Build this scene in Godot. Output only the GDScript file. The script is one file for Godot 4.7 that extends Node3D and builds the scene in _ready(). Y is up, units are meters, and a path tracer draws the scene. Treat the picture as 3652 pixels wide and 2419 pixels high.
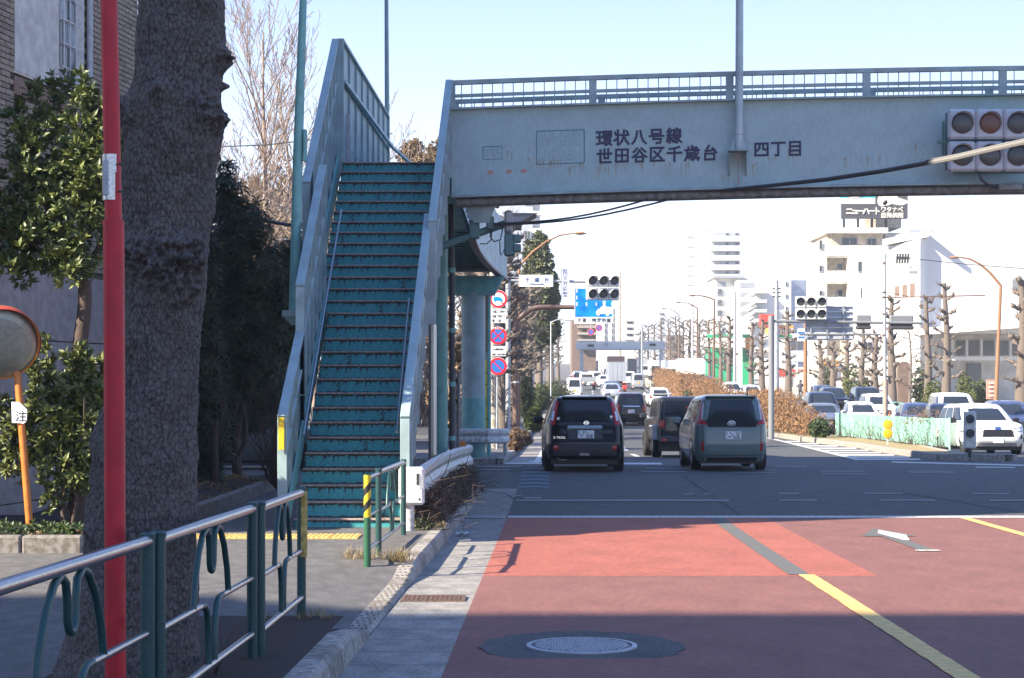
extends Node3D
# A city road seen from its pavement: footbridge with stairs, traffic, pollarded street trees, low winter sun from the left.

const F := 6500.0      # focal length, in pixels of the photograph
const CX := 1826.0
const CY := 1360.0     # row of the horizon
const EYE := 1.55

class MB:
	var v := PackedVector3Array()
	var n := PackedVector3Array()
	var uv := PackedVector2Array()
	var col := PackedColorArray()
	var ix := PackedInt32Array()
	var use_uv := false
	var use_col := false
	var cur := Color(1, 1, 1)
	func vert(p: Vector3, nn: Vector3, t := Vector2.ZERO) -> int:
		v.append(p); n.append(nn); uv.append(t); col.append(cur)
		return v.size() - 1
	func tri_i(a: int, b: int, c: int):
		ix.append(a); ix.append(c); ix.append(b)
	func tri(a: Vector3, b: Vector3, c: Vector3):
		var nn := (b - a).cross(c - a).normalized()
		var i := vert(a, nn)
		vert(b, nn); vert(c, nn)
		tri_i(i, i + 1, i + 2)
	func quad(a: Vector3, b: Vector3, c: Vector3, d: Vector3):
		var nn := (c - a).cross(d - b).normalized()
		var i := vert(a, nn, Vector2(0, 1))
		vert(b, nn, Vector2(1, 1)); vert(c, nn, Vector2(1, 0)); vert(d, nn, Vector2(0, 0))
		tri_i(i, i + 1, i + 2); tri_i(i, i + 2, i + 3)
	func quadf(a: Vector3, b: Vector3, c: Vector3, d: Vector3, facing: Vector3):
		if (c - a).cross(d - b).dot(facing) < 0.0:
			quad(d, c, b, a)
		else:
			quad(a, b, c, d)
	func hexa(p: Array):   # 8 corners: bottom 0-3 (ccw from above), top 4-7
		var m: Vector3 = (p[0] + p[1] + p[2] + p[3] + p[4] + p[5] + p[6] + p[7]) / 8.0
		for f in [[0, 1, 2, 3], [4, 5, 6, 7], [0, 1, 5, 4], [1, 2, 6, 5], [2, 3, 7, 6], [3, 0, 4, 7]]:
			var q: Vector3 = (p[f[0]] + p[f[1]] + p[f[2]] + p[f[3]]) / 4.0
			quadf(p[f[0]], p[f[1]], p[f[2]], p[f[3]], q - m)
	func box(c: Vector3, s: Vector3, b := Basis()):
		var h := s * 0.5
		var p := []
		for y in [-1, 1]:
			for k in [[-1, 1], [1, 1], [1, -1], [-1, -1]]:
				p.append(c + b * Vector3(k[0] * h.x, y * h.y, k[1] * h.z))
		hexa(p)
	func cbox(c: Vector3, s: Vector3, e: float, b := Basis()):   # chamfered box
		var h := s * 0.5
		e = minf(e, minf(h.x, minf(h.y, h.z)) * 0.9)
		var g := h - Vector3(e, e, e)
		var ax := [Vector3.RIGHT, Vector3.UP, Vector3.BACK]
		for a in 3:
			var u: Vector3 = ax[(a + 1) % 3]
			var w: Vector3 = ax[(a + 2) % 3]
			for sg in [-1.0, 1.0]:
				var o: Vector3 = ax[a] * h[a] * sg
				var gu: Vector3 = u * g[(a + 1) % 3]
				var gw: Vector3 = w * g[(a + 2) % 3]
				quadf(c + b * (o - gu - gw), c + b * (o + gu - gw), c + b * (o + gu + gw), c + b * (o - gu + gw), b * o)
			for s1 in [-1.0, 1.0]:
				for s2 in [-1.0, 1.0]:   # edge along axis a
					var o1: Vector3 = u * h[(a + 1) % 3] * s1 + w * g[(a + 2) % 3] * s2
					var o2: Vector3 = u * g[(a + 1) % 3] * s1 + w * h[(a + 2) % 3] * s2
					var l: Vector3 = ax[a] * g[a]
					quadf(c + b * (o1 - l), c + b * (o1 + l), c + b * (o2 + l), c + b * (o2 - l), b * (o1 + o2))
		for sx in [-1.0, 1.0]:
			for sy in [-1.0, 1.0]:
				for sz in [-1.0, 1.0]:
					var q1 := c + b * Vector3(h.x * sx, g.y * sy, g.z * sz)
					var q2 := c + b * Vector3(g.x * sx, h.y * sy, g.z * sz)
					var q3 := c + b * Vector3(g.x * sx, g.y * sy, h.z * sz)
					if (q2 - q1).cross(q3 - q1).dot(b * Vector3(sx, sy, sz)) < 0:
						tri(q1, q3, q2)
					else:
						tri(q1, q2, q3)
	func bar(a: Vector3, b: Vector3, w: float, h: float, up := Vector3.UP, e := 0.0):   # beam: w across, h along up
		var d := b - a
		var l := d.length()
		if l < 1e-6:
			return
		d /= l
		if absf(d.dot(up)) > 0.99:
			up = Vector3.RIGHT
		var s := d.cross(up).normalized()
		var u := s.cross(d).normalized()
		var bb := Basis(s, u, -d)
		if e > 0.0:
			cbox((a + b) * 0.5, Vector3(w, h, l), e, bb)
		else:
			box((a + b) * 0.5, Vector3(w, h, l), bb)
	func tube(path: Array, rad, seg := 8, caps := true):
		var k := path.size()
		if k < 2:
			return
		var t0: Vector3 = (path[1] - path[0]).normalized()
		var up := Vector3.UP if absf(t0.y) < 0.9 else Vector3.RIGHT
		var s := t0.cross(up).normalized()
		var first := v.size()
		for i in k:
			var p: Vector3 = path[i]
			var t: Vector3
			if i == 0: t = t0
			elif i == k - 1: t = (path[i] - path[i - 1]).normalized()
			else: t = ((path[i + 1] - path[i]).normalized() + (path[i] - path[i - 1]).normalized()).normalized()
			s = (s - t * s.dot(t)).normalized()
			var u := s.cross(t)
			var r: float = rad[i] if rad is Array else rad
			for j in seg:
				var an := TAU * j / seg
				var nn := s * cos(an) + u * sin(an)
				vert(p + nn * r, nn, Vector2(float(j) / seg, float(i)))
		for i in k - 1:
			for j in seg:
				var a := first + i * seg + j
				var b := first + i * seg + (j + 1) % seg
				tri_i(a, a + seg, b + seg); tri_i(a, b + seg, b)
		if caps:
			for e in [0, k - 1]:
				var t: Vector3 = (path[0] - path[1]).normalized() if e == 0 else (path[k - 1] - path[k - 2]).normalized()
				var c := vert(path[e], t)
				for j in seg:
					vert(v[first + e * seg + j], t)
				for j in seg:
					var a := c + 1 + j
					var b := c + 1 + (j + 1) % seg
					if e == 0: tri_i(c, a, b)
					else: tri_i(c, b, a)
	func lathe(prof: Array, seg := 16, x := Transform3D()):   # prof: Vector2(radius, height), rising
		for i in prof.size() - 1:
			var a: Vector2 = prof[i]
			var b: Vector2 = prof[i + 1]
			var d := (b - a).normalized()
			var first := v.size()
			for j in seg + 1:
				var an := TAU * j / seg
				var o := Vector3(cos(an), 0, sin(an))
				var nn := (x.basis * (o * d.y + Vector3.UP * -d.x)).normalized()
				vert(x * (o * a.x + Vector3.UP * a.y), nn)
				vert(x * (o * b.x + Vector3.UP * b.y), nn)
			for j in seg:
				var q := first + j * 2
				tri_i(q, q + 1, q + 3); tri_i(q, q + 3, q + 2)
	func prism(poly: PackedVector2Array, depth: float, x := Transform3D()):   # polygon in xy, extruded from z=0 to depth
		var ids := Geometry2D.triangulate_polygon(poly)
		var cw := Geometry2D.is_polygon_clockwise(poly)
		for s in [0, 1]:
			var z: float = depth * s
			var nn := (x.basis * Vector3(0, 0, (1.0 if s else -1.0) * signf(depth))).normalized()
			var f := v.size()
			for p in poly:
				vert(x * Vector3(p.x, p.y, z), nn)
			for k in range(0, ids.size(), 3):
				var a := f + ids[k]
				var b := f + ids[k + 1]
				var c := f + ids[k + 2]
				if (v[b] - v[a]).cross(v[c] - v[a]).dot(nn) < 0: tri_i(a, c, b)
				else: tri_i(a, b, c)
		for i in poly.size():
			var p := poly[i]
			var q := poly[(i + 1) % poly.size()]
			var o := Vector2(q.y - p.y, p.x - q.x) * (1.0 if not cw else -1.0)
			quadf(x * Vector3(p.x, p.y, 0), x * Vector3(q.x, q.y, 0), x * Vector3(q.x, q.y, depth), x * Vector3(p.x, p.y, depth), x.basis * Vector3(o.x, o.y, 0))
	func grid(rows: Array, closed := false, outward = null):   # smooth surface through rows of points
		var nr := rows.size()
		var nc: int = rows[0].size()
		var first := v.size()
		for i in nr:
			for j in nc:
				var p: Vector3 = rows[i][j]
				var jn: int = (j + 1) % nc if closed else mini(j + 1, nc - 1)
				var jp: int = (j - 1 + nc) % nc if closed else maxi(j - 1, 0)
				var du: Vector3 = rows[i][jn] - rows[i][jp]
				var dv: Vector3 = rows[mini(i + 1, nr - 1)][j] - rows[maxi(i - 1, 0)][j]
				vert(p, du.cross(dv).normalized(), Vector2(float(j) / maxi(1, nc - 1), float(i) / maxi(1, nr - 1)))
		var flip := false
		if outward != null:
			var m: int = first + (nr / 2) * nc + nc / 3
			flip = n[m].dot(outward if outward is Vector3 else v[m]) < 0
			if flip:
				for k in range(first, v.size()): n[k] = -n[k]
		for i in nr - 1:
			for j in (nc if closed else nc - 1):
				var a := first + i * nc + j
				var b := first + i * nc + (j + 1) % nc
				if flip:
					tri_i(a, b + nc, b); tri_i(a, a + nc, b + nc)
				else:
					tri_i(a, b, b + nc); tri_i(a, b + nc, a + nc)
	func ball(c: Vector3, r: Vector3, seg := 10):
		var rows := []
		for i in seg / 2 + 1:
			var th := -PI / 2 + PI * i / (seg / 2)
			var row := []
			for j in seg:
				var an := -TAU * j / seg
				row.append(c + Vector3(cos(an) * cos(th) * r.x, sin(th) * r.y, sin(an) * cos(th) * r.z))
			rows.append(row)
		var f := v.size()
		grid(rows, true)
		for k in range(f, v.size()):
			n[k] = ((v[k] - c) / (r * r)).normalized()
	func mesh(org := Vector3.ZERO) -> ArrayMesh:
		var a := []
		a.resize(Mesh.ARRAY_MAX)
		var vv := v
		if org != Vector3.ZERO:
			vv = PackedVector3Array()
			vv.resize(v.size())
			for i in v.size(): vv[i] = v[i] - org
		a[Mesh.ARRAY_VERTEX] = vv
		a[Mesh.ARRAY_NORMAL] = n
		if use_uv: a[Mesh.ARRAY_TEX_UV] = uv
		if use_col: a[Mesh.ARRAY_COLOR] = col
		a[Mesh.ARRAY_INDEX] = ix
		var m := ArrayMesh.new()
		m.add_surface_from_arrays(Mesh.PRIMITIVE_TRIANGLES, a)
		return m

var M := {}
var T := {}
var org := {}
var taken := {}
var rng := RandomNumberGenerator.new()

# ---------- places
func V(x: float, y: float, z: float) -> Vector3:      # z counts away from the camera
	return Vector3(x, y, -z)
func P(px: float, py: float, z: float) -> Vector3:
	return Vector3((px - CX) * z / F, EYE - (py - CY) * z / F, -z)
const ROAD := [[-80.0, 1.232], [-40.0, 0.616], [0.0, 0.0], [12.0, -0.185], [24.0, -0.37], [34.0, -0.435], [42.0, -0.465], [52.0, -0.66], [62.0, -0.87], [75.0, -0.97], [88.0, -0.96], [101.0, -0.87], [120.0, -0.64], [138.0, -0.43], [164.0, -0.05], [210.0, 0.62], [260.0, 1.36], [500.0, 4.9], [800.0, 9.3], [1600.0, 9.3], [2000.0, 9.3]]
func RY(z: float) -> float:                           # height of the road surface: it dips beyond the junction, then climbs
	var i := 1
	while i < ROAD.size() - 3 and ROAD[i + 1][0] < z: i += 1
	var a: Array = ROAD[i - 1]
	var b: Array = ROAD[i]
	var c: Array = ROAD[i + 1]
	var d: Array = ROAD[i + 2]
	var l: float = c[0] - b[0]
	var t: float = (z - b[0]) / l
	var m0: float = (c[1] - a[1]) / (c[0] - a[0]) * l
	var m1: float = (d[1] - b[1]) / (d[0] - b[0]) * l
	if t < 0.0: return b[1] + m0 * t
	return (2 * t * t * t - 3 * t * t + 1) * b[1] + (t * t * t - 2 * t * t + t) * m0 + (3 * t * t - 2 * t * t * t) * c[1] + (t * t * t - t * t) * m1
func RX(z: float) -> float:                           # left kerb face
	return -1.22 + 0.0195 * z + 0.00006 * z * maxf(z, 0.0)
func D(d: float, z: float, off := 0.0) -> Vector3:    # d metres right of the left kerb face
	return V(RX(z) + d, RY(z) + off, z)
func ZG(py: float, off := 0.0) -> float:              # depth at which the ground shows at row py
	var a := 4.0
	var b := 600.0
	for i in 40:
		var m := (a + b) * 0.5
		if CY + F * (EYE - RY(m) - off) / m > py: a = m
		else: b = m
	return a
func GP(px: float, z: float, off := 0.0) -> Vector3:
	return Vector3((px - CX) * z / F, RY(z) + off, -z)

# ---------- objects
func numbered(called: String) -> String:
	var k: int = taken.get(called, 0)
	taken[called] = k + 1
	return called if k == 0 else "%s_%03d" % [called, k]
func tag(o, label: String, category: String, group := ""):
	o.set_meta("label", label); o.set_meta("category", category)
	if group: o.set_meta("group", group)
	return o
func thing(called: String, label: String, category: String, at := Vector3.ZERO, turn := 0.0, group := "", world := false):
	var o := Node3D.new()
	o.name = numbered(called)
	add_child(o)
	o.position = at
	o.rotation.y = turn
	if world: org[o] = at
	return tag(o, label, category, group)
func wthing(called: String, label: String, category: String, at: Vector3, group := ""):
	return thing(called, label, category, at, 0.0, group, true)
func part(parent, called: String, mb: MB, m: Material):
	var o := MeshInstance3D.new()
	o.name = called
	var at: Vector3 = org.get(parent, Vector3.ZERO)
	o.mesh = mb.mesh(at)
	o.material_override = m
	parent.add_child(o, true)
	if at != Vector3.ZERO: org[o] = at
	return o
func pmesh(parent, called: String, me: Mesh, m: Material, at := Vector3.ZERO, b := Basis()):
	var o := MeshInstance3D.new()
	o.name = called
	o.mesh = me
	o.material_override = m
	o.transform = Transform3D(b, at - org.get(parent, Vector3.ZERO))
	parent.add_child(o, true)
	return o
func single(called: String, mb: MB, m: Material, label: String, category: String, at := Vector3.ZERO, group := ""):
	var o := MeshInstance3D.new()
	o.name = numbered(called)
	o.mesh = mb.mesh(at)
	o.material_override = m
	add_child(o)
	o.position = at
	return tag(o, label, category, group)
func struct(called: String, mb: MB, m: Material):
	var o := MeshInstance3D.new()
	o.name = numbered(called)
	o.mesh = mb.mesh()
	o.material_override = m
	add_child(o)
	o.set_meta("kind", "structure")
	return o
func stuff(o):
	o.set_meta("kind", "stuff")
	return o
func copies(parent, called: String, me: Mesh, m: Material, xf: Array, cols = null):
	var mm := MultiMesh.new()
	mm.transform_format = MultiMesh.TRANSFORM_3D
	mm.use_colors = cols != null
	mm.mesh = me
	mm.instance_count = xf.size()
	var at: Vector3 = org.get(parent, Vector3.ZERO)
	for i in xf.size():
		var t: Transform3D = xf[i]
		t.origin -= at
		mm.set_instance_transform(i, t)
		if cols != null: mm.set_instance_color(i, cols[i])
	var o := MultiMeshInstance3D.new()
	o.name = called
	o.multimesh = mm
	o.material_override = m
	parent.add_child(o, true)
	return o

# ---------- materials
func lin(r: float, g: float, b: float, a := 1.0) -> Color:
	var c := Color(r, g, b).linear_to_srgb()
	c.a = a
	return c
func mat(called: String, c: Color, rough := 0.7, metal := 0.0, tex := "", scale := 1.0, bump := "", bscale := 1.0, bh := 0.2) -> StandardMaterial3D:
	var m := StandardMaterial3D.new()
	m.resource_name = called
	m.albedo_color = c
	m.roughness = rough
	m.metallic = metal
	if tex:
		m.albedo_texture = T[tex]
		m.uv1_triplanar = true
		m.uv1_world_triplanar = true
		m.uv1_scale = Vector3.ONE * scale
	if bump:
		m.heightmap_enabled = true
		m.heightmap_texture = T[bump]
		m.heightmap_scale = bh
	M[called] = m
	return m
func noise_tex(called: String, freq: float, lo: Color, hi: Color, size := 512, kind := FastNoiseLite.TYPE_SIMPLEX_SMOOTH, oct := 4, p0 := 0.0, p1 := 1.0, sd := 1):
	var f := FastNoiseLite.new()
	f.seed = sd
	f.noise_type = kind
	f.frequency = freq
	f.fractal_octaves = oct
	var g := Gradient.new()
	g.offsets = PackedFloat32Array([p0, p1])
	g.colors = PackedColorArray([lo, hi])
	var t := NoiseTexture2D.new()
	t.width = size
	t.height = size
	t.seamless = true
	t.noise = f
	t.color_ramp = g
	T[called] = t
func grey(k: float) -> Color:
	return Color(k, k, k)
func make_textures():
	noise_tex("fine", 0.06, grey(0.8), grey(1.0), 512, FastNoiseLite.TYPE_SIMPLEX_SMOOTH, 5, 0.25, 0.75, 3)
	noise_tex("patch", 0.012, grey(0.88), grey(1.0), 512, FastNoiseLite.TYPE_SIMPLEX_SMOOTH, 6, 0.25, 0.75, 5)
	noise_tex("grime", 0.012, Color(0.76, 0.73, 0.69), Color(1, 1, 1), 1024, FastNoiseLite.TYPE_SIMPLEX_SMOOTH, 7, 0.25, 0.7, 8)
	noise_tex("speck", 0.28, grey(0.5), grey(1.0), 1024, FastNoiseLite.TYPE_SIMPLEX, 3, 0.2, 0.8, 11)
	noise_tex("bump", 0.25, grey(0.0), grey(1.0), 1024, FastNoiseLite.TYPE_SIMPLEX, 3, 0.1, 0.9, 12)
	noise_tex("bark", 0.05, Color(0.5, 0.48, 0.5), Color(1, 1, 1), 512, FastNoiseLite.TYPE_SIMPLEX, 6, 0.25, 0.8, 13)
	noise_tex("leafy", 0.02, Color(0.65, 0.65, 0.6), Color(1, 1, 1), 256, FastNoiseLite.TYPE_SIMPLEX, 4, 0.2, 0.8, 14)
	noise_tex("plates", 0.04, Color(0.38, 0.35, 0.36), Color(1, 1, 1), 512, FastNoiseLite.TYPE_CELLULAR, 2, 0.0, 0.34, 17)
	var pn: FastNoiseLite = T["plates"].noise
	pn.cellular_return_type = FastNoiseLite.RETURN_DISTANCE2_SUB
	pn.domain_warp_enabled = true
	pn.domain_warp_amplitude = 14.0
	pn.domain_warp_frequency = 0.03
	# asphalt: speckle over broad wear
	var nf := FastNoiseLite.new()
	nf.seed = 21
	nf.frequency = 0.35
	var nb := FastNoiseLite.new()
	nb.seed = 22
	nb.frequency = 0.011
	nb.fractal_octaves = 5
	T["asphalt"] = asphalt_image(nf, nb, 0.22, 0.17)
	T["redroad"] = asphalt_image(nf, nb, 0.14, 0.08)
func asphalt_image(nf: FastNoiseLite, nb: FastNoiseLite, amp: float, wear: float) -> ImageTexture:
	var im := Image.create(512, 512, false, Image.FORMAT_RGB8)
	var r := RandomNumberGenerator.new()
	r.seed = 5
	for y in 512:
		for x in 512:
			var wx := minf(1.0, x / 64.0)
			var k := 0.84 + nf.get_noise_2d(x, y) * amp + nf.get_noise_2d(x * 0.22 + 900.0, y * 0.22) * amp * 0.9 + nb.get_noise_2d(x, y * 0.6) * wear * wx
			if r.randf() < 0.02: k += 0.12 * r.randf()
			if r.randf() < 0.03: k -= 0.15 * r.randf()
			im.set_pixel(x, y, Color(k, k, k))
	return ImageTexture.create_from_image(im)

# ---------- lettering drawn as strokes on a 10 x 10 grid
const GLYPH := {
	"環": "0,9 4,9;0.2,5.5 3.8,5.5;2,9 2,1.2;0,0.8 4,1.8;4.8,9.3 10,9.3 10,7.3 4.8,7.3 4.8,9.3;6.5,9.3 6.5,7.3;8.2,9.3 8.2,7.3;4.5,6.2 10.2,6.2;5.5,5.2 9.3,5.2 9.3,3.7 5.5,3.7 5.5,5.2;7.2,3.7 4.8,1.3;6.3,2.4 6.3,0;6.3,0.2 7.8,0.9;7.4,3.2 10,0.2;9.6,2.9 8.2,1.8",
	"状": "2.6,10 2.6,0;0.6,8.5 1.4,6.8;0.2,3 2.6,4.6;4,6.6 9.8,6.6;6.8,9.8 6.6,6 5.4,2.5 3.8,0.4;6.8,6 8.2,2.5 10,0.4;8.6,9.3 9.4,8",
	"八": "3.8,8.8 3.2,5 2,2.2 0.5,0.5;6,9.2 6.8,5 8,2.2 9.8,0.5",
	"号": "2,9.5 8,9.5 8,6.8 2,6.8 2,9.5;0.3,5.2 9.8,5.2;3.4,5.2 2.8,3.2 8.2,3.2 7.6,0.6 5.2,0.3",
	"線": "2,10 0.6,7.8 2.8,7.4;3.4,8.8 0.6,5.2 3.8,5.6;2.1,5.4 2.1,0.3;0.9,3.6 0.3,1.2;3.2,3.6 3.9,1.6;7,10 6.4,9;5,9 9.3,9 9.3,5.4 5,5.4 5,9;5,7.2 9.3,7.2;7.1,5.4 7.1,0.4 6,0.6;4.6,4 6.4,4 4.6,1;9.6,4.6 8,3.2;7.2,4 8.2,2.2 10,0.6",
	"世": "0.2,6.5 9.8,6.5;2.2,9 2.2,0.6 9.2,0.6;5,9.6 5,3.4;7.6,9.6 7.6,3.4 5,3.4",
	"田": "1,9 9,9 9,0.8 1,0.8 1,9;5,9 5,0.8;1,5 9,5",
	"谷": "3.4,9.4 1,7;6.4,9.4 9.2,7;5,8 3.4,5.6 0.3,3.4;5,8 6.8,5.6 9.8,3.4;2.6,3.6 7.4,3.6 7.4,0.4 2.6,0.4 2.6,3.6",
	"区": "9.6,9.4 0.8,9.4 0.8,0.6 9.8,0.6;7.8,8 5.5,4.6 2.6,2.2;3,7 5.6,4.6 8.2,2",
	"千": "8.4,9.6 5,8.8 1.6,8.4;0.2,5.6 9.8,5.6;5,8.8 5,0",
	"歳": "5,10 5,7.4;5,8.8 8.4,8.8;2.6,9.2 2.6,7.4;0.4,7.2 9.8,7.2;1.8,7.2 1.6,3 0.2,0.2;2.8,5.2 6,5.2;4.4,5.2 4.4,0.8;3.2,3.8 2.6,1.6;5.4,3.8 6,2;6.6,7.2 7.4,3 9.2,0.4 9.9,2;9,5 7.4,2 5.6,0.3;8.2,6.8 9,6.2",
	"台": "4.6,9.8 2.4,6.2 8.6,6.8;7,8.2 9.6,5;2,4.4 8.2,4.4 8.2,0.4 2,0.4 2,4.4",
	"四": "0.8,9 9.2,9 9.2,1 0.8,1 0.8,9;3.8,9 3.6,6 2.2,4.2;6.2,9 6.2,5.2 7.6,4.8 9,4.8",
	"丁": "0.6,9.2 9.4,9.2;5,9.2 5,0.6 3.2,0.8",
	"目": "1.6,9.4 8.4,9.4 8.4,0.6 1.6,0.6 1.6,9.4;1.6,6.5 8.4,6.5;1.6,3.6 8.4,3.6",
	"注": "1,9.4 2.2,8.4;0.4,6.6 1.8,5.8;0.6,0.6 2.4,4;6,10 7.2,9;3.6,7.8 9.6,7.8;4,4.6 9.2,4.6;3.2,0.8 10,0.8;6.6,7.8 6.6,0.8",
	"大": "0.5,6.6 9.5,6.6;5,9.8 4.8,6 3.2,2.6 0.5,0.3;5.2,6 6.8,2.6 9.5,0.3",
	"貨": "2.6,10 0.6,7.6;1.8,8.6 1.8,6.4;4.6,9.8 4.8,7 9.6,7;8.6,9.4 4.8,8;2,5.8 8,5.8 8,1.8 2,1.8 2,5.8;2,4.4 8,4.4;2,3.1 8,3.1;3.4,1.6 1,0.2;6.6,1.6 9,0.2",
	"特": "1.2,9 0.4,6.8;0.8,7.6 4.2,7.6;2.4,9.8 2.4,0.2;0.3,3.4 4.4,4.6;4.8,8.4 9.6,8.4;7.2,10 7.2,6.4;4.4,6.4 10,6.4;4.6,4.4 10,4.4;8.4,6.4 8.4,0.4 7,0.6;5.6,3.2 6.4,2",
	"定": "5,10 5,9;1,7.4 1,9 9,9 9,7.4;2,7 8,7;5,7 5,1.4;5,4.2 8,4.2;2.6,5 2.2,2.4 0.5,0.4;2.2,2.4 4.6,0.8 9.6,0.6",
	"中": "1.2,7.6 8.8,7.6 8.8,3.6 1.2,3.6 1.2,7.6;5,10 5,0",
	"防": "0.8,9.4 0.8,0;0.8,9.4 3.6,9.4 2.4,6.6 3.6,4.6 2.4,3.4;7,10 7,8;4.4,8 10,8;6.6,8 6.2,4 4.2,0.4;6.4,5.4 9.2,5.4 8.8,0.6 7.2,0.8",
	"災": "2,9.8 1,8 2.2,6.4;5,9.8 4,8 5.2,6.4;8,9.8 7,8 8.2,6.4;5,5.8 4.6,3 1,0.2;5,3.4 9,0.2;2,4.8 2.6,3.2;8.2,4.8 7,3.2",
	"対": "2.6,10 2.6,8.2;0.4,8 5,8;1,6.4 4.6,1;4.4,7.6 3,3 0.4,0.4;5.4,7.2 10,7.2;8.4,9.8 8.4,0.4 7,0.6;6,5 7,3.4",
	"応": "5.4,10 5.4,9;1.2,8.8 9.8,8.8;1.6,8.8 1.4,3 0.3,0.3;3,5 2.4,2;4.4,6 4.6,1 8,0.8 8,2.4;5.8,7 7,5.4;8.4,5.6 9.8,3",
	"型": "0.6,9.4 5.6,9.4;0.4,7 5.8,7;2.2,9.4 1.8,6 0.6,5;4,9.4 4,4.8;6.8,9 6.8,6;9,9.8 9,5 7.8,5;5,4.4 5,0.6;1.8,2.6 8.2,2.6;0.4,0.6 9.6,0.6",
	"ニ": "1.5,7.5 8.5,7.5;0.5,1.5 9.5,1.5", "ュ": "2,5.5 7,5.5 6.4,1.2;0.8,1.2 9,1.2", "ー": "0.8,5 9.2,5", "ハ": "3.4,7.6 2.6,4 0.6,1;6.4,8 8,4 9.6,1", "ト": "3.6,9.6 3.6,0.4;3.6,6 8,4",
	"ワ": "1,8.8 1,5.4;1,8.8 9,8.8 8.2,4 3.6,0.4", "タ": "4,9.8 0.6,5;3.6,8.4 8.8,8.4 7,3.6 2.4,0.2;3,6 7,3.4", "ナ": "0.6,6.8 9.4,6.8;5.4,9.8 5,4 2.4,0.4", "ベ": "0.4,4 3.4,7.4 9.6,1.2;7,9.4 7.8,8;8.6,9.8 9.4,8.4",
	"国": "0.8,9.4 9.2,9.4 9.2,0.6 0.8,0.6 0.8,9.4;2.6,7.4 7.4,7.4;3,5 7,5;2.4,2.4 7.6,2.4;5,7.4 5,2.4",
	"際": "0.8,9.4 0.8,0;0.8,9.4 3,9.4 2.2,6.6 3,4.6 2,3.4;5,10 3.6,7;4.6,8.6 6.4,8.6 4,5;7,9.4 8,7 10,5;9,9 7.4,6;4.6,5.6 8.4,5.6;4,4 9.6,4;6.8,4 6.8,0.4;5.2,2.8 4.2,1;8.4,2.8 9.4,1",
	"病": "5.4,10 5.4,9;1.6,9 10,9;1.8,9 1.6,3 0.4,0.4;0.4,7 1.2,5.6;0.2,3.4 1.6,4.4;3,7.2 9.6,7.2;3.4,5.4 9.4,5.4 9.4,0.4;3.4,5.4 3.4,0.2;6.4,7.2 6.2,4 4.6,2;6.4,4 8,2",
	"院": "0.8,9.4 0.8,0;0.8,9.4 3,9.4 2.2,6.6 3,4.6 2,3.4;6.8,10 6.8,9;4,7.6 4,8.8 9.8,8.8 9.8,7.6;5,6.6 8.8,6.6;3.8,4.6 10,4.6;5.8,4.6 5.4,2 3.6,0.4;7.6,4.6 7.6,0.8 9.8,0.8 9.8,2",
	"土": "5,9.6 5,0.6;1.4,6 8.6,6;0.4,0.6 9.6,0.6",
	"曜": "0.6,9 3.4,9 3.4,1 0.6,1 0.6,9;0.6,5 3.4,5;4.6,9.4 6.6,9.4 6.6,7;7.6,9.4 9.6,9.4 9.6,7;5.2,6.4 5,0.4;5.2,5.4 9.8,5.4;5.2,3.8 9.6,3.8;5.2,2.2 9.6,2.2;5,0.6 10,0.6;7.4,6.4 7.4,0.6",
	"日": "2,9.4 8,9.4 8,0.6 2,0.6 2,9.4;2,5 8,5",
	"時": "0.6,9 3.6,9 3.6,1.4 0.6,1.4 0.6,9;0.6,5.2 3.6,5.2;5,8.6 9.4,8.6;7.2,10 7.2,6.6;4.4,6.6 10,6.6;4.4,4.6 10,4.6;8.4,6.6 8.4,0.4 7,0.6;5.6,3.4 6.4,2",
	"か": "0.8,7 6,7 5.4,1 3.6,1.4;3.8,9.6 2.6,4 0.8,0.6;7.4,7.6 9.4,4.4", "ら": "3.4,9.6 5.8,8.6;3,7.2 2.4,3.6 5,5 8,4.4 8.2,2 6,0.4 3.4,0.6", "ま": "1.6,8 8.4,8;1.6,5.8 8.4,5.8;5,9.8 5,1.6 3,0.6 2,1.8 4,2.8 8.6,1", "で": "0.8,8 9,8.4 5.4,6 4.6,3 7.4,0.4;7.6,6 8.6,5",
	"通": "1,9.2 2,8;0.4,6 2,6 2,2 0.4,0.6;2,1.6 4,0.6 10,0.6;3.6,9.4 8.8,9.4 6.6,8;4,7.4 9.2,7.4 9.2,2;4,7.4 4,2;4,5.6 9.2,5.6;4,3.8 9.2,3.8;6.6,8 6.6,2",
	"り": "3,9 2.8,5;7,9.6 7.2,4.6 5,0.4", "人": "5,9.6 4.4,5 0.6,0.4;4.8,6 6.6,3 9.6,0.4", "の": "5.2,8 4,3 2.4,1.6 1,4 2.6,7.4 5.4,8.2 8.6,6.6 9,3.6 6.2,0.8",
	"乗": "7.6,9.8 2,9;0.6,7.4 9.4,7.4;0.4,4.6 9.6,4.6;3.2,7.4 3.2,4.6;6.8,7.4 6.8,4.6;5,9.4 5,0;4.6,4.4 0.8,1;5.4,4.4 9.2,1",
	"降": "0.8,9.4 0.8,0;0.8,9.4 3,9.4 2.2,6.6 3,4.6 2,3.4;5.6,10 4,7;5,8.6 8.6,8.6 4,5;5.4,7.6 9.8,5;4.6,4.4 9.4,4.4;4,2.4 10,2.4;7,5.4 7,0",
	"を": "1.4,8.2 8,8.2;4.6,9.8 1.4,4.4 4.6,5.6 5,2.4;9,6 3.4,3.4 3.4,1 8.6,0.6",
	"除": "0.8,9.4 0.8,0;0.8,9.4 3,9.4 2.2,6.6 3,4.6 2,3.4;6.8,9.8 3.6,6.4;6.8,9.8 10,6.4;5,6.2 8.6,6.2;4,4.4 9.8,4.4;6.8,6.2 6.8,0.4 5.8,0.6;5.2,3 4.2,1.2;8.4,3 9.6,1.2",
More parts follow.
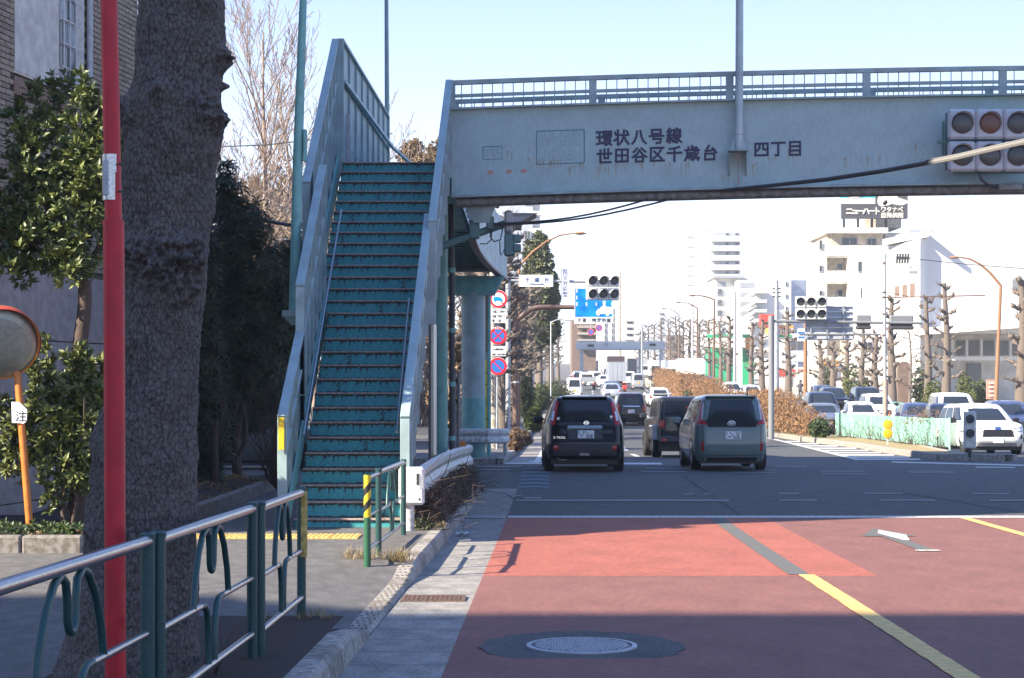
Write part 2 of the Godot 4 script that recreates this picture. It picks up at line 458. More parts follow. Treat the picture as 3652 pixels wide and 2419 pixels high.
	"く": "6.8,9.2 3,5 7.2,0.8", "休": "2.8,9.8 0.6,5.6;1.8,7.4 1.8,0;3.6,7 10,7;6.8,9.8 6.8,0;6.6,6.8 3.6,2;7,6.8 10,2",
	"2": "1.5,8 3,9.6 7,9.6 8,7.4 1.4,0.6 8.6,0.6", "7": "1.4,9.4 8.6,9.4 4.4,0.4", "9": "8,6 6,4.6 2.6,5 1.6,7.4 3,9.4 6.6,9.6 8.4,7.4 8,2.4 5,0.4 2,1", "1": "3,8 5,9.6 5,0.4", "-": "1,5 9,5", "・": "4.2,5 5.8,5",
}
func write(mb: MB, text: String, at: Vector3, right: Vector3, up: Vector3, size: float, pitch: float, thick: float, deep := 0.003):
	# at: lower left corner of the first character
	var out := right.cross(up).normalized()
	var k := 0
	for i in text.length():
		var ch := text[i]
		if not GLYPH.has(ch): continue
		var o := at + right * pitch * i
		for line in GLYPH[ch].split(";"):
			var pts := []
			for p in line.split(" "):
				var c: PackedStringArray = p.split(",")
				pts.append(o + right * (float(c[0]) * 0.1 * size) + up * (float(c[1]) * 0.1 * size))
			for j in pts.size() - 1:
				k += 1
				var d: Vector3 = (pts[j + 1] - pts[j]).normalized() * thick * 0.45
				mb.bar(pts[j] - d + out * deep * 0.5, pts[j + 1] + d + out * deep * 0.5, thick, deep + 0.0002 * (k % 7), out)
func latin(parent, called: String, text: String, m: Material, at: Vector3, b: Basis, size: float, deep := 0.004):
	var t := TextMesh.new()
	t.text = text
	var f := SystemFont.new()
	f.font_names = PackedStringArray(["Droid Sans"])
	f.font_weight = 700
	t.font = f
	t.font_size = 32
	t.pixel_size = size / 32.0
	t.depth = deep
	t.curve_step = 4.0
	return pmesh(parent, called, t, m, at, b)

func _ready():
	# ----- camera, sky, sun, exposure
	var cam := Camera3D.new()
	cam.name = "camera"
	add_child(cam)
	cam.projection = Camera3D.PROJECTION_FRUSTUM
	cam.near = 0.1
	cam.far = 4000.0
	cam.size = 2419.0 / F * 0.1
	cam.frustum_offset = Vector2(0, (CY - 1209.5) / F * 0.1)
	cam.position = Vector3(0, EYE, 0)
	cam.current = true
	var env := Environment.new()
	env.background_mode = Environment.BG_SKY
	var sm := ProceduralSkyMaterial.new()
	sm.sky_top_color = Color(0.39, 0.51, 0.74)
	sm.sky_horizon_color = Color(0.93, 0.97, 0.96)
	sm.sky_curve = 0.085
	sm.ground_bottom_color = Color(0.30, 0.29, 0.28)
	sm.ground_horizon_color = Color(0.62, 0.63, 0.64)
	sm.sky_energy_multiplier = 0.9
	sm.sun_angle_max = 20.0
	var sky := Sky.new()
	sky.sky_material = sm
	env.sky = sky
	env.tonemap_mode = Environment.TONE_MAPPER_LINEAR
	env.tonemap_exposure = 3.2
	env.fog_enabled = true
	env.fog_density = 0.0004
	env.fog_light_color = Color(0.92, 0.95, 1.0)
	env.sdfgi_enabled = true
	env.ssao_enabled = true
	env.ssil_enabled = true
	var we := WorldEnvironment.new()
	we.name = "world_environment"
	we.environment = env
	add_child(we)
	var sun := DirectionalLight3D.new()
	sun.name = "sun"
	sun.light_energy = 1.6
	sun.light_color = Color(1.0, 0.95, 0.86)
	sun.light_angular_distance = 0.5
	sun.shadow_enabled = true
	add_child(sun)
	sun.look_at_from_position(Vector3(-20, 20, 10), Vector3(-20, 20, 10) + Vector3(0.742, -0.56, -0.37), Vector3.UP)
	rng.seed = 77
	make_textures()
	make_materials()
	ground()
	road_marks()
	kerbs()
	buildings_left()
	buildings_right()
	footbridge()
	far_bridge()
	near_left()
	fences()
	street_furniture()
	signs()
	vehicles()
	median()
	trees()
	small_things()

func make_materials():
	mat("asphalt", lin(0.088, 0.088, 0.088), 0.9, 0.0, "asphalt", 0.5, "bump", 1.0, 0.05)
	mat("ground", lin(0.16, 0.15, 0.14), 0.95, 0.0, "grime", 0.2)
	mat("pavement", lin(0.135, 0.128, 0.124), 0.92, 0.0, "asphalt", 0.7, "bump", 1.0, 0.08)
	mat("gutter", lin(0.31, 0.29, 0.265), 0.9, 0.0, "asphalt", 0.6, "bump", 1.0, 0.1)
	mat("red", lin(0.245, 0.10, 0.082), 0.85, 0.0, "redroad", 0.31, "bump", 1.0, 0.05)
	mat("newred", lin(0.40, 0.115, 0.078), 0.85, 0.0, "redroad", 0.23, "bump", 1.0, 0.05)
	mat("mark", lin(0.62, 0.62, 0.60), 0.7, 0.0, "grime", 0.9)
	mat("wornmark", lin(0.36, 0.36, 0.36), 0.8, 0.0, "speck", 0.9)
	mat("yellowmark", lin(0.62, 0.43, 0.14), 0.7, 0.0, "patch", 1.2)
	mat("bluemark", lin(0.12, 0.24, 0.33), 0.8, 0.0, "speck", 0.8)
	mat("greystrip", lin(0.17, 0.17, 0.165), 0.9, 0.0, "speck", 0.9)
	mat("kerb", lin(0.34, 0.32, 0.295), 0.9, 0.0, "grime", 0.9, "bump", 1.0, 0.1)
	mat("kerbdark", lin(0.24, 0.22, 0.20), 0.92, 0.0, "grime", 0.8, "bump", 1.0, 0.1)
	mat("soil", lin(0.055, 0.04, 0.033), 1.0, 0.0, "speck", 0.8, "bump", 1.0, 0.3)
	mat("litter", lin(0.24, 0.15, 0.08), 0.95, 0.0, "speck", 1.0)
	mat("concrete", lin(0.42, 0.40, 0.37), 0.9, 0.0, "grime", 0.25)
	mat("bridge", lin(0.30, 0.40, 0.41), 0.55, 0.0, "patch", 0.35)
	mat("bridgepale", lin(0.42, 0.52, 0.53), 0.55, 0.0, "patch", 0.35)
	mat("teal", lin(0.17, 0.40, 0.38), 0.55, 0.0, "patch", 0.6)
	mat("stairteal", lin(0.045, 0.22, 0.235), 0.6, 0.0, "grime", 0.8)
	mat("tread", lin(0.15, 0.12, 0.11), 0.85, 0.0, "grime", 1.5)
	mat("nosing", lin(0.42, 0.33, 0.30), 0.7, 0.0, "grime", 1.5)
	mat("iron", lin(0.15, 0.095, 0.075), 0.7, 0.2, "grime", 2.0)
	mat("tar", lin(0.035, 0.035, 0.037), 0.8)
	mat("pipegrey", lin(0.22, 0.24, 0.25), 0.6, 0.0, "grime", 0.6)
	mat("steel", lin(0.42, 0.44, 0.47), 0.32, 0.9, "fine", 1.0)
	mat("satin", lin(0.52, 0.53, 0.55), 0.30, 1.0, "fine", 2.0)
	mat("galv", lin(0.40, 0.42, 0.45), 0.55, 0.4, "patch", 1.0)
	mat("darkmetal", lin(0.06, 0.065, 0.075), 0.55, 0.3, "fine", 1.0)
	mat("greypole", lin(0.24, 0.25, 0.27), 0.55, 0.1, "fine", 1.0)
	mat("brownpole", lin(0.20, 0.125, 0.10), 0.6, 0.1, "fine", 1.0)
	mat("rustpole", lin(0.36, 0.19, 0.10), 0.7, 0.1, "grime", 1.0)
	mat("fencegreen", lin(0.022, 0.075, 0.073), 0.4, 0.1, "fine", 2.0)
	mat("bollardgreen", lin(0.025, 0.12, 0.06), 0.4, 0.0, "fine", 2.0)
	mat("black", lin(0.012, 0.012, 0.013), 0.5, 0.0)
	mat("rubber", lin(0.018, 0.018, 0.019), 0.85, 0.0, "fine", 3.0)
	mat("white", lin(0.74, 0.74, 0.73), 0.5, 0.0, "fine", 1.0)
	mat("offwhite", lin(0.66, 0.64, 0.58), 0.6, 0.0, "patch", 0.6)
	mat("rail", lin(0.62, 0.63, 0.63), 0.5, 0.1, "grime", 0.7)
	mat("yellow", lin(0.78, 0.55, 0.03), 0.45, 0.0, "fine", 2.0)
	mat("tactile", lin(0.55, 0.40, 0.12), 0.85, 0.0, "grime", 1.2)
	mat("orange", lin(0.62, 0.19, 0.03), 0.45, 0.0, "patch", 1.0)
	mat("amber", lin(0.72, 0.36, 0.02), 0.25, 0.0)
	mat("redpaint", lin(0.50, 0.008, 0.018), 0.5, 0.0, "patch", 0.8)
	mat("hood", lin(0.40, 0.06, 0.05), 0.5, 0.0, "patch", 1.0)
	mat("mirror", lin(0.34, 0.37, 0.37), 0.35, 0.8, "patch", 2.0)
	mat("signred", lin(0.55, 0.02, 0.035), 0.4, 0.0)
	mat("signblue", lin(0.03, 0.15, 0.55), 0.4, 0.0)
	mat("panelblue", lin(0.0, 0.27, 0.80), 0.4, 0.0)
	mat("signwhite", lin(0.80, 0.81, 0.82), 0.4, 0.0)
	mat("ink", lin(0.02, 0.02, 0.035), 0.6, 0.0)
	mat("inkblue", lin(0.02, 0.06, 0.22), 0.6, 0.0)
	mat("letter", lin(0.035, 0.035, 0.085), 0.6, 0.0, "patch", 1.5)
	mat("tealink", lin(0.03, 0.17, 0.19), 0.6, 0.0)
	mat("lens", lin(0.10, 0.105, 0.11), 0.28, 0.0, "speck", 14.0)
	mat("amberlens", lin(0.22, 0.09, 0.06), 0.3, 0.0, "speck", 14.0)
	mat("signalbody", lin(0.56, 0.57, 0.60), 0.5, 0.0, "fine", 1.5)
	mat("signalgreen", lin(0.12, 0.24, 0.23), 0.55, 0.0, "fine", 1.5)
	mat("cable", lin(0.04, 0.045, 0.05), 0.6, 0.0)
	mat("wrap", lin(0.21, 0.205, 0.20), 0.6, 0.0, "fine", 6.0)
	mat("pink", lin(0.62, 0.32, 0.25), 0.7, 0.0, "grime", 3.0)
	# girder face: paint with rust runs and drips
	var im := Image.create(1536, 256, false, Image.FORMAT_RGB8)
	var nz := FastNoiseLite.new()
	nz.seed = 31
	nz.frequency = 0.012
	var nz2 := FastNoiseLite.new()
	nz2.seed = 32
	nz2.frequency = 0.09
	for y in 256:
		for x in 1536:
			var k := 1.0 + 0.05 * nz.get_noise_2d(x, y) + 0.05 * nz2.get_noise_2d(x, y * 0.35)
			im.set_pixel(x, y, Color(0.585 * k, 0.675 * k, 0.68 * k))
	var r := RandomNumberGenerator.new()
	r.seed = 9
	var runs := [[0.135, 0.60], [0.15, 0.62], [0.165, 0.64], [0.18, 0.61], [0.21, 0.7], [0.228, 0.66], [0.25, 0.7], [0.27, 0.72], [0.285, 0.7], [0.3, 0.64], [0.325, 0.7], [0.345, 0.62], [0.37, 0.7], [0.40, 0.72], [0.52, 0.72], [0.55, 0.66], [0.585, 0.58], [0.68, 0.68], [0.71, 0.68], [0.74, 0.67], [0.79, 0.55], [0.86, 0.6], [0.93, 0.5], [0.1, 0.5], [0.47, 0.86]]
	for q in runs:
		for s in 5:
			var x0 := int(q[0] * 1536.0) + r.randi_range(-12, 12)
			var y0 := int(q[1] * 256.0) + r.randi_range(-6, 4)
			var l := r.randi_range(8, 58)
			var a0 := r.randf_range(0.3, 0.9)
			for y in l:
				for w in r.randi_range(1, 3):
					var xx := clampi(x0 + w, 0, 1535)
					var yy := clampi(y0 + y, 0, 255)
					im.set_pixel(xx, yy, im.get_pixel(xx, yy).lerp(Color(0.55, 0.42, 0.28), a0 * (1.0 - float(y) / l)))
	var gm := StandardMaterial3D.new()
	gm.resource_name = "girder"
	gm.albedo_texture = ImageTexture.create_from_image(im)
	gm.roughness = 0.5
	M["girder"] = gm
	# stair riser: teal paint flaking at the edges
	var rim := Image.create(512, 128, false, Image.FORMAT_RGB8)
	nz2.frequency = 0.05
	nz2.fractal_octaves = 5
	for y in 128:
		for x in 512:
			var e := nz2.get_noise_2d(x, y) * 26.0 + nz2.get_noise_2d(x * 0.4, 300) * 16.0
			var drip := pow(maxf(0.0, nz2.get_noise_2d(x * 1.3, 900.0)), 2.0) * 210.0
			var t := clampf((17.0 + e * 0.7 + drip - y) / 6.0, 0.0, 1.0)
			var u := clampf((y - 116.0 + e * 0.5) / 6.0, 0.0, 1.0)
			var sd := clampf((10.0 + e - mini(x, 511 - x)) / 7.0, 0.0, 1.0)
			var k := 1.0 + 0.14 * nz.get_noise_2d(x * 3, y * 3)
			im = rim
			rim.set_pixel(x, y, Color(0.25 * k, 0.58 * k, 0.60 * k).lerp(Color(0.19, 0.17, 0.17), maxf(t, maxf(u, sd)) * 0.92))
	var rm := StandardMaterial3D.new()
	rm.resource_name = "riser"
	rm.albedo_texture = ImageTexture.create_from_image(rim)
	rm.roughness = 0.65
	M["riser"] = rm

func zlist(a: float, b: float, near := 1.0, far := 12.0) -> Array:
	var out := [a]
	var z := a
	while z < b:
		z += near if z < 60 else (minf(near * 1.5, far) if z < 180 else far)
		out.append(minf(z, b))
	return out
func strip(mb: MB, d0: float, d1: float, z0: float, z1: float, off: float, step := 1.0):
	var zs := zlist(z0, z1, step)
	for i in zs.size() - 1:
		if zs[i + 1] - zs[i] < 1e-4: continue
		mb.quadf(D(d0, zs[i], off), D(d1, zs[i], off), D(d1, zs[i + 1], off), D(d0, zs[i + 1], off), Vector3.UP)
func strip_x(mb: MB, x0: float, x1: float, z0: float, z1: float, off: float, step := 1.0):
	var zs := zlist(z0, z1, step)
	for i in zs.size() - 1:
		if zs[i + 1] - zs[i] < 1e-4: continue
		mb.quadf(V(x0, RY(zs[i]) + off, zs[i]), V(x1, RY(zs[i]) + off, zs[i]), V(x1, RY(zs[i + 1]) + off, zs[i + 1]), V(x0, RY(zs[i + 1]) + off, zs[i + 1]), Vector3.UP)
func walk_h(d: float, z: float) -> float:   # pavement above the road, dropped at the crossing ramp
	var t := clampf(minf((z - 11.6) / 0.9, (17.2 - z) / 1.2), 0.0, 1.0)
	var near := clampf((d + 1.5) / 1.3, 0.0, 1.0)
	return 0.15 - 0.11 * t * near

func ground():
	var g := MB.new()
	var zs := zlist(-60.0, 1500.0, 4.0, 20.0)
	for i in zs.size() - 1:
		if zs[i + 1] - zs[i] < 1e-4: continue
		g.quadf(V(-700, RY(zs[i]) - 0.04, zs[i]), V(700, RY(zs[i]) - 0.04, zs[i]), V(700, RY(zs[i + 1]) - 0.04, zs[i + 1]), V(-700, RY(zs[i + 1]) - 0.04, zs[i + 1]), Vector3.UP)
	struct("ground", g, M.ground)
	var r := MB.new()
	strip(r, 0.0, 23.0, -40.0, 900.0, 0.0)
	struct("road", r, M.asphalt)
	var c := MB.new()
	strip_x(c, -70.0, -3.0, 34.2, 44.6, -0.012)
	strip_x(c, -3.0, 0.4, 33.6, 44.9, -0.008)
	struct("side_street", c, M.asphalt)
	var c2 := MB.new()
	strip_x(c2, 20.0, 110.0, 27.0, 44.0, -0.012)
	struct("side_street", c2, M.asphalt)
	# pavement on the near left
	var w := MB.new()
	var rows := []
	for z in zlist(-12.0, 33.4, 0.4):
		var row := []
		for d in [-1.0, -0.85, -0.7, -0.5, -0.3, -0.15]:
			row.append(D(d, z, walk_h(d, z)))
		rows.append(row)
	w.grid(rows, false, Vector3.UP)
	var rows2 := []
	for z in zlist(-12.0, 33.4, 0.4):
		var row := []
		for x in [-20.0, -9.0, -5.0, -4.0, -3.0, -2.4, -2.2, -2.0]:
			row.append(V(x, RY(z) + (0.15 if x < -2.05 else walk_h(x - RX(z), z)), z))
		row.append(D(-1.0, z, walk_h(-1.0, z)))
		rows2.append(row)
	w.grid(rows2, false, Vector3.UP)
	struct("pavement", w, M.pavement)
	# far left pavement, beyond the side street, and the right pavement
	var w2 := MB.new()
	for a in zlist(45.6, 600.0, 2.0):
		pass
	var zz := zlist(45.6, 600.0, 2.0)
	for i in zz.size() - 1:
		if zz[i + 1] - zz[i] < 1e-4: continue
		w2.quadf(D(-16.0, zz[i], 0.14), D(-0.16, zz[i], 0.14), D(-0.16, zz[i + 1], 0.14), D(-16.0, zz[i + 1], 0.14), Vector3.UP)
	w2.quadf(D(-16, 45.6, 0.14), D(-0.16, 45.6, 0.14), D(-0.16, 45.6, -0.1), D(-16, 45.6, -0.1), Vector3.BACK)
	struct("pavement", w2, M.pavement)
	var w3 := MB.new()
	zz = zlist(44.5, 600.0, 2.0)
	for i in zz.size() - 1:
		if zz[i + 1] - zz[i] < 1e-4: continue
		w3.quadf(D(22.6, zz[i], 0.14), D(60.0, zz[i], 0.14), D(60.0, zz[i + 1], 0.14), D(22.6, zz[i + 1], 0.14), Vector3.UP)
		w3.quadf(D(22.6, zz[i], 0.14), D(22.6, zz[i + 1], 0.14), D(22.6, zz[i + 1], -0.1), D(22.6, zz[i], -0.1), Vector3.LEFT)
	struct("pavement", w3, M.concrete)
	var so := MB.new()
	for a in [[-3.2, -0.16, -9.0, 5.2], [-1.4, -0.16, 5.2, 12.3]]:
		strip(so, a[0], a[1], a[2], a[3], 0.156, 0.5)
	struct("tree_strip", so, M.soil)
	# raised planting bed along the building and the side street
	var b := MB.new()
	var bz := zlist(17.95, 33.6, 0.8)
	var rr := []
	for z in bz:
		var row := []
		for x in [-9.0, -7.5, -6.4, -5.4, -4.8, -4.3, -4.12]:
			row.append(V(x, RY(z) + 0.26 + 0.03 * sin(x * 7.0 + z * 3.0), z))
		rr.append(row)
	b.grid(rr, false, Vector3.UP)
	struct("planting_bed", b, M.soil)

func lay(mb: MB, pts: Array, off := 0.008):   # flat polygon on the road, corners as [d, z]
	var a := []
	for p in pts: a.append(D(p[0], p[1], off))
	if a.size() == 4: mb.quadf(a[0], a[1], a[2], a[3], Vector3.UP)
	else:
		for i in range(1, a.size() - 1):
			if (a[i] - a[0]).cross(a[i + 1] - a[0]).y > 0: mb.tri(a[0], a[i], a[i + 1])
			else: mb.tri(a[0], a[i + 1], a[i])
func lay_px(mb: MB, pts: Array, off := 0.008):   # the same, corners as pixels of the photograph
	var a := []
	for p in pts:
		var z := ZG(p[1], off)
		a.append(GP(p[0], z, off))
	if a.size() == 4: mb.quadf(a[0], a[1], a[2], a[3], Vector3.UP)
	else:
		for i in range(1, a.size() - 1):
			if (a[i] - a[0]).cross(a[i + 1] - a[0]).y > 0: mb.tri(a[0], a[i], a[i + 1])
			else: mb.tri(a[0], a[i + 1], a[i])
func mark(called: String, mb: MB, m: Material):
	return struct(called, mb, m)

func road_marks():
	var stop := ZG(1849.0)
	var a := MB.new()
	strip(a, 0.0, 0.6, -12.0, 33.6, 0.004)
	mark("gutter", a, M.gutter)
	a = MB.new()
	for k in 46: strip(a, 0.02, 0.59, 5.0 + k * 0.6, 5.009 + k * 0.6, 0.0065)
	mark("gutter_joint", a, M.tar)
	a = MB.new()
	strip(a, 0.6, 11.2, -12.0, 16.95, 0.004)
	strip(a, 4.28, 11.2, 16.95, stop, 0.004)
	mark("red_paving", a, M.red)
	a = MB.new()
	strip(a, 0.6, 4.28, 16.95, stop, 0.005)
	mark("red_paving", a, M.newred)
	a = MB.new()
	strip(a, 3.46, 3.66, 17.05, stop, 0.010)
	mark("grey_strip", a, M.greystrip)
	a = MB.new()
	# worn edge of the yellow line: short slices of slightly different width
	rng.seed = 4
	var z := -12.0
	while z < 17.05:
		var e := rng.randf_range(-0.005, 0.005)
		lay(a, [[3.55 + e, z], [3.70 + e * 0.4, z], [3.70 + e * 0.4, minf(z + 0.22, 17.05)], [3.55 + e, minf(z + 0.22, 17.05)]], 0.010)
		z += 0.22
	mark("yellow_line", a, M.yellowmark)
	a = MB.new()
	strip(a, 7.0, 7.15, -5.0, stop, 0.010)
	mark("yellow_line", a, M.yellowmark)
	a = MB.new()
	strip(a, 0.62, 11.2, stop, stop + 0.42, 0.009)
	mark("stop_line", a, M.mark)
	# worn straight arrow
	a = MB.new()
	lay(a, [[5.28, 19.9], [5.46, 19.9], [5.44, 22.6], [5.26, 22.6]], 0.010)
	lay(a, [[5.02, 22.2], [5.70, 22.2], [5.40, 23.6]], 0.0105)
	mark("arrow_mark", a, M.greystrip)
	a = MB.new()
	lay(a, [[5.22, 19.9], [5.5, 19.9], [5.49, 20.05], [5.24, 20.05]], 0.013)
	lay(a, [[5.40, 21.5], [5.47, 21.5], [5.60, 22.4], [5.42, 23.3], [5.3, 22.7]], 0.013)
	mark("arrow_mark", a, M.mark)
	# dashed edges of the crossings
	a = MB.new()
	for q in [[1840, 2600, 1785, 3], [2775, 2850, 1760, 2], [3077, 3220, 1760, 2], [3470, 3600, 1761, 2], [2780, 2915, 1784, 2.4], [3140, 3335, 1784, 2.4], [3530, 3700, 1785, 2.4], [2440, 2475, 1762, 1.6], [2510, 2535, 1762, 1.6], [1835, 1860, 1768, 2], [1868, 1930, 1776, 3]]:
		lay_px(a, [[q[0], q[2] + q[3]], [q[1], q[2] + q[3]], [q[1], q[2] - q[3]], [q[0], q[2] - q[3]]])
	mark("crossing_line", a, M.wornmark)
	a = MB.new()
	for q in [[2230, 2365, 1658], [2305, 2465, 1671], [2285, 2445, 1682], [2520, 2610, 1660], [2610, 2770, 1685], [2770, 2875, 1664], [2925, 3085, 1681], [2930, 3092, 1690], [3240, 3400, 1681], [3245, 3405, 1686], [3480, 3620, 1668], [2580, 2770, 1677], [1700, 1860, 1664], [1700, 1820, 1676]]:
		lay_px(a, [[q[0], q[2] + 1.4], [q[1], q[2] + 1.4], [q[1], q[2] - 1.4], [q[0], q[2] - 1.4]])
	mark("crossing_line", a, M.wornmark)
	a = MB.new()
	lay_px(a, [[1700, 1655], [2360, 1656], [2360, 1651], [1700, 1650]])
	lay_px(a, [[1885, 1648], [1960, 1648], [1960, 1644], [1890, 1644]])
	mark("crossing_line", a, M.mark)
	a = MB.new()
	for k in 6:
		var y := 1672.0 + k * 13.0
		lay_px(a, [[1862 - k * 3, y + 4], [1907, y + 2], [1907, y - 4], [1864 - k * 3, y - 2]])
		lay_px(a, [[1907, y + 2], [1960, y + 5], [1960, y - 1], [1907, y - 4]])
	mark("cycle_mark", a, M.bluemark)
	# hatched area left of the median
	a = MB.new()
	for q in [[1575, 2800, 2861], [1583, 2832, 2928], [1591, 2865, 2995], [1599, 2898, 3062], [1607, 2931, 3106], [1615, 2963, 3150], [1623, 2996, 3197], [1631, 3029, 3252], [1638, 3058, 3290]]:
		lay_px(a, [[q[1], q[0] + 2.4], [q[2] - 6, q[0] + 2.4], [q[2] - 10, q[0] - 2.2], [q[1], q[0] - 2.2]])
	for k in 8:
		var t0 := k / 8.0
		var t1 := (k + 1) / 8.0
		lay_px(a, [[lerpf(2732, 3056, t0), lerpf(1562, 1642, t0)], [lerpf(2732, 3056, t1), lerpf(1562, 1642, t1)], [lerpf(2742, 3072, t1), lerpf(1560, 1639, t1)], [lerpf(2742, 3072, t0), lerpf(1560, 1639, t0)]], 0.009)
	mark("hatching", a, M.mark)
	a = MB.new()
	lay_px(a, [[3180, 1650], [3652, 1662], [3652, 1658], [3180, 1646]])
	lay_px(a, [[3480, 1668], [3620, 1669], [3620, 1666], [3480, 1665]], 0.012)
	mark("edge_line", a, M.mark)
	# repaired seams in the asphalt
	a = MB.new()
	for q in [[2425, 1692, 2540, 1765], [2540, 1765, 2650, 1842], [1735, 1752, 1800, 1760], [1800, 1760, 1835, 1782], [3190, 1752, 3420, 1788], [3420, 1788, 3700, 1838]]:
		lay_px(a, [[q[0], q[1] + 1.6], [q[2], q[3] + 1.8], [q[2] + 7, q[3]], [q[0] + 6, q[1]]], 0.006)
	mark("asphalt_seam", a, M.tar)
	# lane lines beyond the junction
	for q in [[3.75, 54.0], [6.75, 54.0]]:
		a = MB.new()
		z = q[1]
		while z < 420.0:
			lay(a, [[q[0] - 0.08, z], [q[0] + 0.08, z], [q[0] + 0.08, z + 5.0], [q[0] - 0.08, z + 5.0]])
			z += 10.0
		mark("lane_line", a, M.mark)
	a = MB.new()
	strip(a, 0.72, 0.88, 47.0, 420.0, 0.008)
	strip(a, 9.75, 9.9, 88.0, 420.0, 0.008)
	mark("edge_line", a, M.mark)
	a = MB.new()
	strip(a, 0.06, 0.7, 46.5, 120.0, 0.005)
	mark("gutter", a, M.gutter)
	# manhole on its asphalt patch
	a = MB.new()
	var mz := ZG(2312.0)
	var mc := GP(2075, mz, 0.012)
	var ring := []
	for i in 40:
		var an := TAU * i / 40
		var q := Vector3(cos(an) * 0.66, 0, sin(an) * 0.72)
		ring.append(mc + q * (1.0 + 0.03 * sin(i * 2.3)))
	for i in 40:
		a.tri(mc, ring[(i + 1) % 40], ring[i])
	mark("asphalt_patch", a, M.asphalt)
	var mh = wthing("manhole_cover", "round iron manhole cover with a waffle pattern in the red lane", "manhole", mc)
	a = MB.new()
	a.lathe([Vector2(0.36, -0.03), Vector2(0.36, 0.010), Vector2(0.33, 0.012), Vector2(0.33, -0.02)], 40, Transform3D(Basis(), mc))
	part(mh, "rim", a, M.galv)
	a = MB.new()
	a.lathe([Vector2(0.325, -0.02), Vector2(0.325, 0.004), Vector2(0.0, 0.0045)], 40, Transform3D(Basis(), mc))
	var cover = part(mh, "cover", a, M.darkmetal)
	a = MB.new()
	for i in range(-8, 9):
		for j in range(-8, 9):
			var q := Vector3(i * 0.036 + (0.018 if j % 2 else 0.0), 0.008, j * 0.036)
			if Vector2(q.x, q.z).length() < 0.30:
				a.box(mc + q, Vector3(0.024, 0.008, 0.022))
	stuff(part(cover, "waffle_stud", a, M.galv))

func kerbs():
	# near kerb, one block after another
	var z := 3.0
	var k := 0
	while z < 31.4:
		var z1 := z + 0.6
		var mid := (z + z1) * 0.5
		var h0 := walk_h(-0.15, z)
		var h1 := walk_h(-0.15, z1)
		var a := MB.new()
		var g := 0.006
		var w := 0.17
		var p := []
		for q in [[z + g, h0], [z1 - g, h1]]:
			var low := clampf((0.16 - q[1]) / 0.12, 0.0, 1.0)
			p.append([D(-w, q[0], q[1] + 0.003), D(-0.045, q[0], q[1] + 0.003), D(-0.012, q[0], q[1] - 0.03 - 0.005 * low), D(0.012, q[0], -0.05), D(-w, q[0], -0.05)])
		for i in 4:
			var j := i + 1
			a.quadf(p[0][i], p[0][j], p[1][j], p[1][i], [Vector3.UP, Vector3(1, 1, 0), Vector3.RIGHT, Vector3.DOWN][i])
		for e in 2:
			var q: Array = p[e]
			var f := Vector3.BACK if e == 0 else Vector3.FORWARD
			a.quadf(q[0], q[1], q[2], q[4], f)
			a.quadf(q[4], q[2], q[3], q[3], f)
		var o = part_struct("kerb_stone", a, M.kerb if k % 3 else M.kerbdark)
		if mid > 12.2 and mid < 16.9:
			var s := MB.new()
			for i in 4:
				for j in 3:
					var zz := z + 0.08 + i * 0.15
					var dd := -0.145 + j * 0.045 + 0.02 * (i % 2)
					s.box(D(dd, zz, walk_h(-0.15, zz) + 0.006), Vector3(0.016, 0.012, 0.03))
			var st := MeshInstance3D.new()
			st.name = "grip_stud"
			st.mesh = s.mesh()
			st.material_override = M.kerbdark
			st.set_meta("kind", "stuff")
			o.add_child(st, true)
		z = z1
		k += 1
	# rounded corner into the side street
	for i in 7:
		var a0 := PI * 0.5 * i / 7.0
		var a1 := PI * 0.5 * (i + 1) / 7.0
		var c := V(RX(31.4) - 2.2, 0, 31.4)
		var a := MB.new()
		var q := []
		for e in [a0 + 0.004, a1 - 0.004]:
			for rr in [2.03, 2.2]:
				q.append(c + Vector3(cos(e) * rr, 0, -sin(e) * rr))
		var y := RY(33.0)
		a.hexa([q[0] + Vector3.UP * (y - 0.05), q[1] + Vector3.UP * (y - 0.05), q[3] + Vector3.UP * (y - 0.05), q[2] + Vector3.UP * (y - 0.05), q[0] + Vector3.UP * (y + 0.153), q[1] + Vector3.UP * (y + 0.15), q[3] + Vector3.UP * (y + 0.15), q[2] + Vector3.UP * (y + 0.153)])
		part_struct("kerb_stone", a, M.kerb)
	# kerb of the planting bed: front run and side run
	var x := -7.2
	while x < -4.3:
		var a := MB.new()
		a.cbox(V(x + 0.3, RY(17.9) + 0.20, 17.88), Vector3(0.588, 0.24, 0.15), 0.02)
		part_struct("kerb_stone", a, M.kerbdark)
		x += 0.6
	z = 18.0
	while z < 33.0:
		var a := MB.new()
		a.bar(V(-4.06, RY(z) + 0.21, z + 0.006), V(-4.06, RY(z + 0.6) + 0.21, z + 0.594), 0.14, 0.25, Vector3.UP, 0.018)
		part_struct("kerb_stone", a, M.kerbdark)
		z += 0.6
	# far corner and far left kerb
	z = 45.4
	while z < 110.0:
		var a := MB.new()
		var st := 0.6 if z < 70 else 2.0
		a.bar(D(-0.08, z + 0.006, 0.05), D(-0.08, z + st - 0.006, 0.05), 0.17, 0.22, Vector3.UP, 0.02)
		part_struct("kerb_stone", a, M.kerb)
		z += st
	x = -3.4
	while x < RX(45.4) - 0.2:
		var a := MB.new()
		a.cbox(V(x + 0.3, RY(45.5) + 0.05, 45.5), Vector3(0.588, 0.22, 0.17), 0.02)
		part_struct("kerb_stone", a, M.kerb)
		x += 0.6

var kerb_root: Node3D
func part_struct(called: String, mb: MB, m: Material):
	if kerb_root == null:
		kerb_root = Node3D.new()
		kerb_root.name = "kerb"
		kerb_root.set_meta("kind", "structure")
		add_child(kerb_root)
	return part(kerb_root, called, mb, m)

